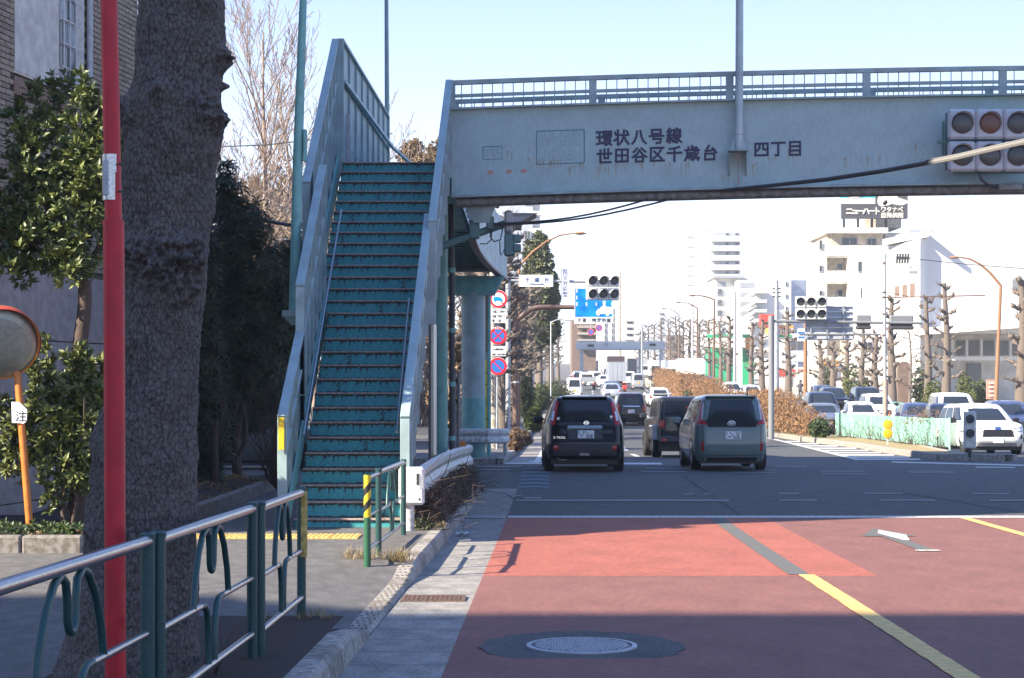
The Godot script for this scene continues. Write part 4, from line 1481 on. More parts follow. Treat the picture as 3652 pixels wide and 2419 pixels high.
	for i in 9:
		var q := i / 8.0
		pr.append(Vector2(0.40 * cos(q * PI / 2) + 0.0001, 0.09 * sin(q * PI / 2)))
	a.lathe(pr, 40, Transform3D(face, mc))
	part(mir, "mirror_face", a, M.mirror)
	a = MB.new()
	a.lathe([Vector2(0.0, -0.10), Vector2(0.30, -0.09), Vector2(0.40, -0.02)], 40, Transform3D(face, mc))
	part(mir, "back_shell", a, M.hood)
	a = MB.new()
	var hr := []
	for s in 2:
		var row := []
		for i in 29:
			var an := -0.35 + (PI + 0.7) * i / 28.0
			var dp := 0.18 * s * sin(clampf((an + 0.35) / (PI + 0.7) * PI, 0, PI))
			row.append(mc + face * Vector3(cos(an) * (0.415 + 0.01 * s), 0.02 + dp, -sin(an) * (0.415 + 0.01 * s)))
		hr.append(row)
	a.grid(hr)
	part(mir, "hood", a, M.hood)
	a = MB.new()
	var ringp := []
	for i in 41:
		var an := TAU * i / 40
		ringp.append(mc + face * Vector3(cos(an) * 0.405, 0.01, sin(an) * 0.405))
	a.tube(ringp, 0.012, 6, false)
	part(mir, "rim", a, M.orange)
	# torn caution plate on the pole
	a = MB.new()
	var pl := PackedVector2Array([Vector2(-0.08, -0.115), Vector2(0.01, -0.118), Vector2(0.045, -0.125), Vector2(0.082, -0.10), Vector2(0.086, 0.03), Vector2(0.03, 0.085), Vector2(0.0, 0.112), Vector2(-0.085, 0.115)])
	a.prism(pl, 0.004, Transform3D(Basis(), P(68, 1471, z - 0.05)))
	var cp = part(mp, "caution_plate", a, M.signwhite)
	a = MB.new()
	write(a, "注", P(55, 1504, z - 0.055), Vector3.RIGHT, Vector3.UP, 0.115, 0.1, 0.011, 0.002)
	part(cp, "lettering", a, M.ink)
	# --- evergreen shrubs in the bed
	var lm := leaf_mesh(0.105, 0.042, 9, 1.0, 0.0, 2)
	var up = wthing("evergreen_tree", "small glossy evergreen tree with rounded crown against the tiled wall", "tree", GP(290, 20.6, 0.25))
	a = MB.new()
	var r2 := RandomNumberGenerator.new()
	r2.seed = 12
	limb(a, GP(262, 20.7, 0.2), P(285, 1230, 20.7), 0.11, 0.085, r2, 0.02, 10)
	limb(a, P(285, 1232, 20.7), P(300, 1000, 20.7), 0.085, 0.075, r2, 0.02, 10)
	for q in [[200, 800], [330, 700], [90, 850], [260, 600], [400, 780], [120, 620]]:
		limb(a, P(298, 1010, 20.7), P(q[0], q[1], 20.7 + r2.randf_range(-0.4, 0.4)), 0.05, 0.012, r2, 0.05, 6)
	part(up, "trunk", a, M.twig)
	var bl := []
	for q in [[190, 560, 160, 170, 20.7], [90, 700, 120, 190, 20.8], [270, 760, 150, 200, 20.6], [150, 880, 150, 110, 20.6], [330, 420, 90, 110, 20.5], [400, 430, 70, 90, 20.7], [60, 470, 50, 120, 20.9], [115, 380, 40, 90, 20.9], [175, 350, 45, 80, 20.8], [330, 620, 90, 160, 20.3], [60, 960, 70, 60, 20.5], [250, 960, 80, 60, 20.4], [300, 320, 40, 70, 20.5], [30, 830, 90, 160, 20.7], [420, 640, 70, 190, 20.6], [235, 300, 30, 60, 20.7]]:
		bl.append([P(q[0], q[1], q[4]), Vector3(q[2] * 20.7 / F, q[3] * 20.7 / F, q[2] * 20.7 / F * 0.9)])
	var sc := scatter(bl, 1500, 4, 0.33, Color(0.028, 0.05, 0.018), Color(0.15, 0.175, 0.04))
	stuff(copies(up, "crown", lm, M.leaf, sc[0], sc[1]))
	var sh = wthing("evergreen_shrub", "glossy leafed evergreen shrub growing from the bed beside the mirror pole", "shrub", GP(230, 20.35, 0.25))
	a = MB.new()
	for q in [[250, 1600], [180, 1450], [300, 1420], [120, 1600], [200, 1700]]:
		limb(a, GP(240 + r2.randf_range(-20, 20), 20.35, 0.2), P(q[0], q[1], 20.35 + r2.randf_range(-0.3, 0.3)), 0.03, 0.008, r2, 0.05, 6)
	part(sh, "stem", a, M.twig)
	bl = []
	for q in [[190, 1480, 110, 150], [290, 1400, 80, 140], [150, 1330, 50, 100], [300, 1540, 80, 120], [90, 1560, 80, 90], [60, 1650, 60, 70], [230, 1640, 90, 110], [290, 1680, 60, 90], [20, 1450, 40, 40], [330, 1310, 50, 80], [190, 1780, 40, 60], [160, 1240, 20, 40], [270, 1280, 30, 60], [340, 1450, 40, 120]]:
		bl.append([P(q[0], q[1], 20.35), Vector3(q[2] * 20.35 / F, q[3] * 20.35 / F, q[2] * 20.35 / F * 0.9)])
	sc = scatter(bl, 900, 5, 0.4, Color(0.05, 0.07, 0.02), Color(0.17, 0.19, 0.05))
	stuff(copies(sh, "foliage", lm, M.leaf, sc[0], sc[1]))
	# ground cover and fallen leaves in the bed
	bl = []
	for i in 26: bl.append([V(-5.9 + 0.075 * i, RY(18.4) + 0.32, 18.25 + r2.randf() * 0.8), Vector3(0.16, 0.07, 0.22)])
	sc = scatter(bl, 420, 6, 0.6, Color(0.03, 0.06, 0.02), Color(0.10, 0.14, 0.04), 0.3, 0.6)
	var gc = copies(self, "ground_cover", lm, M.leaf, sc[0], sc[1])
	tag(gc, "low green ground cover along the front of the planting bed", "ground cover")
	stuff(gc)
	bl = []
	for i in 16: bl.append([V(-5.0 + 0.06 * i, RY(18.3) + 0.27, 18.2 + r2.randf() * 1.2), Vector3(0.15, 0.012, 0.25)])
	for i in 22: bl.append([V(-6.0 + r2.randf() * 1.9, RY(24.0) + 0.29, 20.0 + r2.randf() * 12.0), Vector3(0.3, 0.012, 0.5)])
	sc = scatter(bl, 500, 7, 0.6, Color(0.16, 0.09, 0.04), Color(0.36, 0.22, 0.10), 0.25, 0.5)
	var fl = copies(self, "fallen_leaves", lm, M.leaf, sc[0], sc[1])
	tag(fl, "brown fallen leaves lying in the planting bed", "leaves")
	stuff(fl)
	# --- dark evergreens left of the stairs
	var nl := leaf_mesh(0.17, 0.030, 11, 0.8, 0.55, 9)
	for q in [["dense dark narrow leafed evergreen left of the stairs with a bushy top sprig", 850, 33.0, [[800, 900, 110, 210], [900, 1000, 120, 190], [820, 1180, 130, 210], [930, 1250, 110, 220], [790, 1400, 110, 140], [810, 680, 55, 120], [880, 800, 90, 110], [980, 1120, 70, 160], [760, 1050, 70, 200], [960, 1420, 70, 70]]], ["broad dark evergreen close behind the left stair parapet", 1000, 35.0, [[1000, 1000, 90, 140], [1040, 1150, 70, 200], [960, 1350, 80, 130], [900, 1480, 110, 60], [1060, 900, 40, 70]]], ["dark evergreen shrub behind the thick tree trunk, low to the ground", 760, 30.5, [[730, 1300, 70, 220], [760, 1560, 60, 120], [720, 1000, 60, 250], [730, 1690, 45, 60]]]]:
		var et = wthing("evergreen_tree", q[0], "tree", GP(q[1], q[2], 0.25))
		a = MB.new()
		limb(a, GP(q[1], q[2], 0.1), P(q[1], 1150, q[2]), 0.10, 0.05, r2, 0.02, 8)
		for b in q[3]: limb(a, P(q[1], 1450, q[2]), P(b[0], b[1], q[2]), 0.03, 0.01, r2, 0.04, 5)
		part(et, "trunk", a, M.twig)
		bl = []
		for b in q[3]: bl.append([P(b[0], b[1], q[2]), Vector3(b[2] * q[2] / F, b[3] * q[2] / F, b[2] * q[2] / F * 1.1)])
		sc = scatter(bl, 2400 if q[3].size() > 6 else 1100, 10 + int(q[1]), 0.35, Color(0.014, 0.03, 0.014), Color(0.045, 0.068, 0.028), 0.8, 1.4, 0.9)
		stuff(copies(et, "crown", nl, M.darkleaf, sc[0], sc[1]))
	# thin stems of young trees in the bed
	for q in [[764, 1780, 1500, 29.0], [858, 1740, 1440, 32.0]]:
		a = MB.new()
		limb(a, GP(q[0], q[3], 0.2), P(q[0] + 8, q[2], q[3]), 0.055, 0.04, r2, 0.03, 8)
		for k in 6: limb(a, P(q[0] + 6, lerpf(q[1], q[2], 0.5 + 0.08 * k), q[3]), P(q[0] + r2.randf_range(-70, 120), q[2] - 60 - r2.randf() * 120, q[3]), 0.012, 0.004, r2, 0.05, 5)
		var yt = wthing("young_tree", "slim dark young tree stem in the bed, %s" % ("before the evergreen hedge" if q[0] < 800 else "in front of the parked sedan"), "tree", GP(q[0], q[3], 0.2))
		part(yt, "trunk", a, M.twig)
	# bare thorny twigs beside the stair foot
	a = MB.new()
	for k in 46:
		var p0 := P(990 + r2.randf_range(-30, 10), 1640 + r2.randf_range(-20, 120), 29.5)
		limb(a, GP(985, 29.5, 0.22), P(880 + r2.randf() * 130, 1330 + r2.randf() * 330, 29.5 + r2.randf_range(-0.5, 0.5)), 0.010, 0.003, r2, 0.06, 4)
	single("bare_shrub", a, M.twig, "leafless twiggy shrub left of the stair foot", "shrub", GP(985, 29.5, 0.2))

# ---------- pipe fences and guard rails
func fence_panel(root, a: Vector3, b: Vector3, h: float, orn := true):
	# a, b: feet of the two posts
	var pt := func(u: float, v: float) -> Vector3: return a.lerp(b, u) + Vector3.UP * h * v
	for p in [a, b]:
		var m := MB.new()
		m.tube([p - Vector3.UP * 0.1, p + Vector3.UP * (h - 0.004)], 0.030, 18)
		var po = part(root, "post", m, M.fencegreen)
		m = MB.new()
		m.lathe([Vector2(0.033, h - 0.02), Vector2(0.034, h), Vector2(0.024, h + 0.008), Vector2(0, h + 0.01)], 18, Transform3D(Basis(), p))
		part(po, "cap", m, M.fencegreen)
	var m := MB.new()
	m.tube([pt.call(0.0, 0.965), pt.call(1.0, 0.965)], 0.026, 18)
	part(root, "top_rail", m, M.satin)
	m = MB.new()
	m.tube([pt.call(0.0, 0.16), pt.call(1.0, 0.16)], 0.019, 14)
	part(root, "bottom_rail", m, M.satin)
	if not orn: return
	for s in [0.0, 1.0]:
		var f := func(u: float, v: float) -> Vector3: return pt.call(u if s == 0.0 else 1.0 - u, v)
		m = MB.new()
		m.tube([f.call(0.0, 0.52), f.call(0.38, 0.52)], 0.016, 12)
		part(root, "middle_rail", m, M.satin)
		m = MB.new()
		m.tube([f.call(0.375, 0.52), f.call(0.42, 0.515), f.call(0.445, 0.48), f.call(0.46, 0.40), f.call(0.467, 0.28), f.call(0.467, 0.17)], 0.016, 12)
		part(root, "lower_bend", m, M.fencegreen)
		m = MB.new()
		m.tube([f.call(0.31, 0.52), f.call(0.325, 0.66), f.call(0.36, 0.81), f.call(0.405, 0.91), f.call(0.44, 0.935), f.call(0.468, 0.90), f.call(0.476, 0.82), f.call(0.478, 0.74), f.call(0.487, 0.70), f.call(0.5, 0.69)], 0.016, 12)
		part(root, "arch", m, M.fencegreen)

func guard_rail(called: String, label: String, pts: Array, tops: float, m: Material, sleeve := false):
	# pts: ground points; W-shaped beam whose top is at tops
	var root = wthing(called, label, "guard rail", pts[0])
	var prof := [[-0.03, 0.0], [0.035, -0.035], [0.035, -0.11], [-0.02, -0.19], [0.035, -0.26], [0.035, -0.34], [-0.03, -0.38]]
	var rows := []
	for q in prof: rows.append([])
	for i in pts.size():
		var d: Vector3 = (pts[mini(i + 1, pts.size() - 1)] - pts[maxi(i - 1, 0)])
		d.y = 0
		var s := d.normalized().cross(Vector3.UP)
		for k in prof.size(): rows[k].append(pts[i] + Vector3.UP * (tops + prof[k][1]) + s * prof[k][0])
	var a := MB.new()
	for k in prof.size() - 1:
		for i in pts.size() - 1:
			a.quadf(rows[k][i], rows[k][i + 1], rows[k + 1][i + 1], rows[k + 1][i], Vector3(1, 0.3, 0.4))
	part(root, "beam", a, m)
	var acc := 10.0
	for i in pts.size():
		if i > 0: acc += (pts[i] - pts[i - 1]).length()
		if acc > 1.9 or i == pts.size() - 1:
			acc = 0.0
			a = MB.new()
			a.tube([pts[i] - Vector3.UP * 0.1 + Vector3(-0.09, 0, -0.05), pts[i] + Vector3.UP * (tops - 0.03) + Vector3(-0.09, 0, -0.05)], 0.057, 14)
			part(root, "post", a, m)
	if sleeve:
		a = MB.new()
		var p: Vector3 = pts[0] + Vector3.UP * (tops - 0.19)
		a.cbox(p + Vector3(-0.06, 0, 0.02), Vector3(0.30, 0.44, 0.09), 0.03)
		var s = part(root, "end_sleeve", a, M.white)
		a = MB.new()
		a.box(p + Vector3(0.012, 0.08, 0.068), Vector3(0.028, 0.13, 0.006))
		a.box(p + Vector3(0.03, -0.15, 0.068), Vector3(0.02, 0.02, 0.006))
		part(s, "dark_patch", a, M.darkmetal)
		a = MB.new()
		a.box(p + Vector3(0.055, 0.05, 0.067), Vector3(0.045, 0.16, 0.004))
		part(s, "tape", a, M.galv)
	return root

func fences():
	var f = wthing("pipe_fence", "low green and stainless pipe fence with arched ornaments along the kerb", "fence", V(-1.5, RY(9.0) + 0.15, 9.0))
	var h := 0.872
	var p := func(px: float, z: float) -> Vector3: return GP(px, z, 0.15)
	fence_panel(f, GP(-136, 5.35, 0.15), p.call(526, 7.71), h)
	fence_panel(f, p.call(565, 7.80), p.call(899, 10.22), h)
	fence_panel(f, p.call(927, 10.32), p.call(1075, 12.22), h)
	var a := MB.new()
	var c: Vector3 = p.call(1075, 12.22)
	a.tube([c + Vector3(0.012, h - 0.46, 0.006), c + Vector3(0.012, h - 0.02, 0.006)], 0.0275, 18, false)
	part(f, "reflective_tape", a, M.tactile)
	# bollard fence beside the stairs
	var g = wthing("pipe_fence", "short green pipe fence with a yellow and black banded end post by the stairs", "fence", V(-1.3, RY(17.0) + 0.15, 17.0))
	var pa := GP(1310, 16.7, 0.13)
	var pb := GP(1350, 17.5, 0.14)
	var pc := GP(1439, 20.4, 0.15)
	a = MB.new()
	a.tube([pa - Vector3.UP * 0.05, pa + Vector3.UP * 0.83], 0.032, 20)
	var bol = part(g, "end_post", a, M.bollardgreen)
	a = MB.new()
	a.tube([pa + Vector3.UP * 0.80, pa + Vector3.UP * 0.822], 0.0335, 20, false)
	part(bol, "cap_band", a, M.yellow)
	# slanting black and yellow bands, each a sleeve of its own
	for i in 5:
		a = MB.new()
		var rr := []
		for s in 2:
			var row := []
			for j in 25:
				var an := -1.5 + 3.0 * j / 24.0
				var sl := 0.05 * an / 1.5
				var hh := clampf(0.435 + 0.074 * (i + s) + (sl if not (i == 0 and s == 0) and not (i == 4 and s == 1) else 0.0), 0.43, 0.81)
				row.append(pa + Vector3(sin(an) * 0.0328, hh, cos(an) * 0.0328))
			rr.append(row)
		a.grid(rr, false, Vector3.BACK)
		part(bol, "band", a, M.yellow if i % 2 == 0 else M.black)
	a = MB.new()
	a.tube([pa + Vector3.UP * 0.79, pb + Vector3.UP * 0.80], 0.022, 14)
	a.tube([pa + Vector3.UP * 0.44, pb + Vector3.UP * 0.45], 0.014, 12)
	a.tube([pa + Vector3.UP * 0.14, pb + Vector3.UP * 0.15], 0.016, 12)
	part(g, "short_rails", a, M.satin)
	fence_panel(g, pb, pc, 0.84)
	# guard rails
	var pts := []
	for q in [[1487, 21.1], [1515, 23.0], [1550, 25.5], [1590, 28.0], [1625, 29.8], [1655, 31.0], [1672, 31.7], [1680, 32.2]]: pts.append(GP(q[0], q[1], 0.14))
	var gr = guard_rail("guard_rail", "white guard rail with a padded end sleeve beside the stair foot", pts, 0.72, M.rail, true)
	a = MB.new()
	var rc := P(1650, 1586, 31.2)
	a.lathe([Vector2(0, -0.012), Vector2(0.06, -0.012), Vector2(0.06, 0.012), Vector2(0, 0.014)], 18, Transform3D(Basis(Vector3.RIGHT, PI / 2), rc))
	a.tube([rc, rc + Vector3(0, -0.15, 0)], 0.01, 6)
	part(gr, "reflector", a, M.orange)
	pts = []
	for q in [[1560, 46.4], [1650, 46.2], [1740, 46.2], [1790, 46.6], [1814, 47.2]]: pts.append(GP(q[0], q[1], 0.14))
	guard_rail("guard_rail", "white guard rail across the far corner in front of the round pillar", pts, 0.74, M.rail)

# ---------- buildings
func wbox(root, called: String, x0: float, x1: float, y0: float, y1: float, z: float, depth: float, m: Material):
	# box whose front shows between columns x0..x1 and rows y0 (top)..y1; y1 >= 5000 means down to the ground
	var a := MB.new()
	var p := P(x0, y0, z)
	var q := P(x1, y1, z)
	var bot := q.y if y1 < 5000.0 else RY(z) - 0.3
	a.box(Vector3((p.x + q.x) / 2, (p.y + bot) / 2, -z - depth / 2), Vector3(absf(q.x - p.x), p.y - bot, depth))
	return part(root, called, a, m)
func win(root, x0: float, x1: float, y0: float, y1: float, z: float, panes := 2):
	var p := P(x0, y0, z)
	var q := P(x1, y1, z)
	var w := q.x - p.x
	var h := p.y - q.y
	var c := (p + q) / 2
	var t := 0.06
	var a := MB.new()
	for s in [-1, 1]:
		a.box(c + Vector3(s * (w / 2 - t / 2), 0, 0.02), Vector3(t, h, 0.1))
		a.box(c + Vector3(0, s * (h / 2 - t / 2), 0.018), Vector3(w - 2 * t, t, 0.1))
	for i in panes - 1:
		a.box(c + Vector3(-w / 2 + w * (i + 1) / panes, 0, 0.016), Vector3(t * 0.8, h - 2 * t, 0.09))
	var o = part(root, "window", a, M.galv)
	for i in panes:
		a = MB.new()
		a.box(c + Vector3(-w / 2 + w * (i + 0.5) / panes, 0, 0.008), Vector3(w / panes - t, h - 2 * t, 0.03))
		part(o, "pane", a, M.winglass)
	return o
func hidden_block(called: String, label: String, c: Vector3, s: Vector3):
	# a neighbouring building beside or behind the viewpoint, with its own windows
	var root = wthing(called, label, "building", Vector3(c.x, c.y - s.y / 2, c.z))
	var a := MB.new()
	a.box(c, s)
	part(root, "wall", a, M.offwhite)
	a = MB.new()
	a.box(c + Vector3(0, s.y / 2 + 0.2, 0), Vector3(s.x + 0.3, 0.4, s.z + 0.3))
	part(root, "roof", a, M.concrete)
	var n := int(s.z / 3.0)
	for f in int(s.y / 3.0):
		for i in n:
			a = MB.new()
			a.box(c + Vector3(s.x / 2 + 0.01, -s.y / 2 + 1.9 + f * 3.0, -s.z / 2 + (i + 0.5) * s.z / n), Vector3(0.06, 1.3, 1.6))
			part(root, "window", a, M.winglass)

func buildings_left():
	mat("winglass", lin(0.05, 0.06, 0.07), 0.08, 0.0)
	mat("mortar", lin(0.17, 0.15, 0.135), 0.95, 0.0, "grime", 0.8)
	mat("brick_a", lin(0.33, 0.275, 0.21), 0.8, 0.0, "grime", 1.6)
	mat("brick_b", lin(0.38, 0.31, 0.235), 0.8, 0.0, "grime", 1.9)
	mat("brick_c", lin(0.28, 0.215, 0.165), 0.8, 0.0, "grime", 2.2)
	mat("brick_d", lin(0.30, 0.20, 0.145), 0.8, 0.0, "grime", 2.2)
	mat("panel", lin(0.36, 0.31, 0.295), 0.9, 0.0, "patch", 0.7)
	mat("board", lin(0.60, 0.57, 0.51), 0.7, 0.0, "patch", 0.6)
	mat("beige", lin(0.58, 0.50, 0.40), 0.8, 0.0, "patch", 0.2)
	mat("cream", lin(0.74, 0.71, 0.64), 0.8, 0.0, "patch", 0.1)
	mat("paleblue", lin(0.42, 0.46, 0.55), 0.7, 0.0, "patch", 0.1)
	mat("charcoal", lin(0.055, 0.052, 0.06), 0.6, 0.0)
	mat("brownwall", lin(0.19, 0.13, 0.10), 0.8, 0.0, "patch", 0.2)
	# wall frame: s metres along the wall from its near end, height y, out = towards the street
	var n0 := V(-6.54, 0, 19.85)
	var n1 := V(-5.46, 0, 26.7)
	var dir := (n1 - n0).normalized()
	var out := dir.cross(Vector3.UP).normalized()
	if out.x < 0: out = -out
	var L := (n1 - n0).length()
	var W := func(s: float, y: float, o: float) -> Vector3: return n0 + dir * s + Vector3.UP * y + out * o
	var bas := Basis(dir, Vector3.UP, dir.cross(Vector3.UP))
	var root = wthing("tiled_building", "tall building with beige brick tiles above a plain panelled base", "building", V(-6.5, RY(23.0), 23.0))
	var a := MB.new()
	var back := Vector3(-22, 0, 0)
	var q := [W.call(0, -0.5, -0.03), W.call(L, -0.5, -0.03)]
	a.hexa([q[0], q[1], q[1] + back, q[0] + back, q[0] + Vector3.UP * 21, q[1] + Vector3.UP * 21, q[1] + back + Vector3.UP * 21, q[0] + back + Vector3.UP * 21])
	var wall = part(root, "wall", a, M.mortar)
	var bm := MB.new()
	bm.cbox(Vector3.ZERO, Vector3(0.225, 0.062, 0.03), 0.004)
	var brick := bm.mesh()
	var mats := [M.brick_a, M.brick_b, M.brick_c, M.brick_a, M.brick_b]
	var rest := [MB.new(), MB.new(), MB.new()]
	rng.seed = 41
	var single_n := 0
	var y := 9.4
	var row := 0
	while y > 3.0:
		var s := 0.12 - (0.118 if row % 2 else 0.0)
		while s < L:
			var zz := -W.call(s, 0, 0).z as float
			var inwin: bool = zz > 22.42 and zz < 24.62 and y > 5.32 and y < 7.6
			var sold: bool = zz > 22.35 and zz < 24.3 and y > 5.06 and y <= 5.32
			if not inwin and not sold and s > 0.1:
				var k := rng.randi() % 5
				var at: Vector3 = W.call(s, y, 0.0 + rng.randf_range(-0.003, 0.003))
				var px := CX + F * at.x / -at.z
				var py := CY - F * (at.y - EYE) / -at.z
				if single_n < 290 and py > 0 and py < 620 and px > 0 and (px < 235 or (px > 300 and px < 368) or px > 405):
					pmesh(wall, "brick", brick, mats[k], at, bas)
					single_n += 1
				else:
					rest[k % 3].cbox(at, Vector3(0.225, 0.062, 0.03), 0.004, bas)
			s += 0.235
		y -= 0.072
		row += 1
	for i in 3: stuff(part(wall, "brickwork", rest[i], [M.brick_a, M.brick_b, M.brick_c][i]))
	var s0 := (22.42 - 19.85) / 6.85 * L
	for i in 25:
		a = MB.new()
		a.cbox(Vector3.ZERO, Vector3(0.062, 0.225, 0.034), 0.004)
		pmesh(wall, "brick", a.mesh(), M.brick_d, W.call(s0 + 0.035 + i * 0.072, 5.2, 0.0), bas)
	# base panels
	for j in 4:
		for i in 7:
			a = MB.new()
			var ys: Array = [[-0.4, 0.04], [0.05, 1.05], [1.06, 2.06], [2.07, 2.95]][j]
			a.cbox(W.call(i * 1.08 + 0.53, (ys[0] + ys[1]) / 2, 0.0), Vector3(1.07, ys[1] - ys[0] - 0.005, 0.04), 0.004, bas)
			part(wall, "panel", a, M.panel)
	# window with a boarded pane, a barred pane and a downpipe
	var wf = null
	a = MB.new()
	var sw := (24.62 - 22.42) / 6.85 * L
	a.cbox(W.call(s0 + sw * 0.5, 6.45, 0.0), Vector3(sw, 2.2, 0.02), 0.003, bas)
	wf = part(root, "window", a, M.board)
	a = MB.new()
	a.box(W.call(s0 + 0.68, 6.45, 0.012), Vector3(1.36, 2.14, 0.012), bas)
	part(wf, "board", a, M.board)
	for i in 2:
		for j in 7:
			a = MB.new()
			a.box(W.call(s0 + 1.50 + i * 0.27, 5.50 + j * 0.31, 0.014), Vector3(0.24, 0.285, 0.012), bas)
			part(wf, "pane", a, M.winglass if (i + j) % 3 else M.galv)
	a = MB.new()
	for i in 7: a.bar(W.call(s0 + 1.36, 5.66 + i * 0.31, 0.06), W.call(s0 + 2.0, 5.66 + i * 0.31, 0.06), 0.014, 0.014)
	for i in 4: a.bar(W.call(s0 + 1.40 + i * 0.2, 5.35, 0.07), W.call(s0 + 1.40 + i * 0.2, 7.6, 0.07), 0.014, 0.014, out)
	part(wf, "bars", a, M.white)
	a = MB.new()
	a.tube([W.call(s0 + sw + 0.06, 4.9, 0.06), W.call(s0 + sw + 0.06, 12, 0.06)], 0.045, 12)
	part(root, "downpipe", a, M.galv)
	# roof
	a = MB.new()
	a.hexa([q[0] + Vector3.UP * 21, q[1] + Vector3.UP * 21, q[1] + back + Vector3.UP * 21, q[0] + back + Vector3.UP * 21, q[0] + Vector3.UP * 21.5, q[1] + Vector3.UP * 21.5, q[1] + back + Vector3.UP * 21.5, q[0] + back + Vector3.UP * 21.5])
	part(root, "roof", a, M.concrete)
	# neighbours that stand outside the picture on the left and shade the junction and the foreground
	hidden_block("apartment_building", "tall pale apartment block farther along the side street, beyond the tiled building", V(-22, 11.0, 33.0), Vector3(20, 23, 12))
	hidden_block("apartment_building", "tall pale apartment block behind the viewpoint, left of the road", V(-44.0, 15.8, -15.6), Vector3(17, 32.2, 15.6))
	hidden_block("low_house", "low pale house across the side street behind the evergreens", V(-17.0, 2.2, 62.0), Vector3(14, 6, 12))
	# far left tower behind the plane trees
	var tw = wthing("apartment_tower", "pale apartment tower rising behind the evergreen beyond the bridge", "building", GP(1850, 250.0))
	wbox(tw, "wall", 1790, 1900, 560, 9999, 250.0, 10.0, M.paleblue)
	wbox(tw, "side_wall", 1900, 1926, 640, 9999, 251.0, 8.0, M.white)
	for i in 9:
		wbox(tw, "balcony", 1898, 1930, 690 + i * 62, 706 + i * 62, 249.0, 1.4, M.white)
	for i in 4: win(tw, 1870, 1892, 700 + i * 62, 730 + i * 62, 249.9)
	# buildings left of the far road
	var wb = wthing("office_building", "white slab building with narrow vertical windows behind the blue road sign", "building", GP(2170, 330.0))
	wbox(wb, "wall", 2090, 2209, 975, 9999, 330.0, 8.0, M.white)
	wbox(wb, "corner_pier", 2209, 2217, 970, 9999, 329.0, 7.0, M.concrete)
	for x in [2156, 2182]:
		for i in 5: win(wb, x, x + 6, 1100 + i * 24, 1120 + i * 24, 329.9, 1)
	var bb = wthing("apartment_building", "brown balcony building between the plane trees and the distant footbridge", "building", GP(2100, 300.0))
	wbox(bb, "wall", 2040, 2126, 1140, 9999, 300.0, 10.0, M.brownwall)
	for i in 4: wbox(bb, "balcony", 2060, 2126, 1162 + i * 24, 1170 + i * 24, 299.0, 1.2, M.concrete)
	var pb = wthing("apartment_building", "pinkish white terraced apartment house beyond the distant footbridge", "building", GP(2250, 420.0))
	wbox(pb, "wall", 2216, 2262, 1130, 9999, 420.0, 10.0, M.cream)
	wbox(pb, "roof_room", 2220, 2250, 1105, 1131, 421.0, 6.0, M.cream)
	for i in 4: wbox(pb, "balcony", 2230, 2280, 1135 + i * 22, 1146 + i * 22, 418.5, 1.5, M.white)
	for i in 3: win(pb, 2236, 2256, 1147 + i * 22, 1156 + i * 22, 419.9)

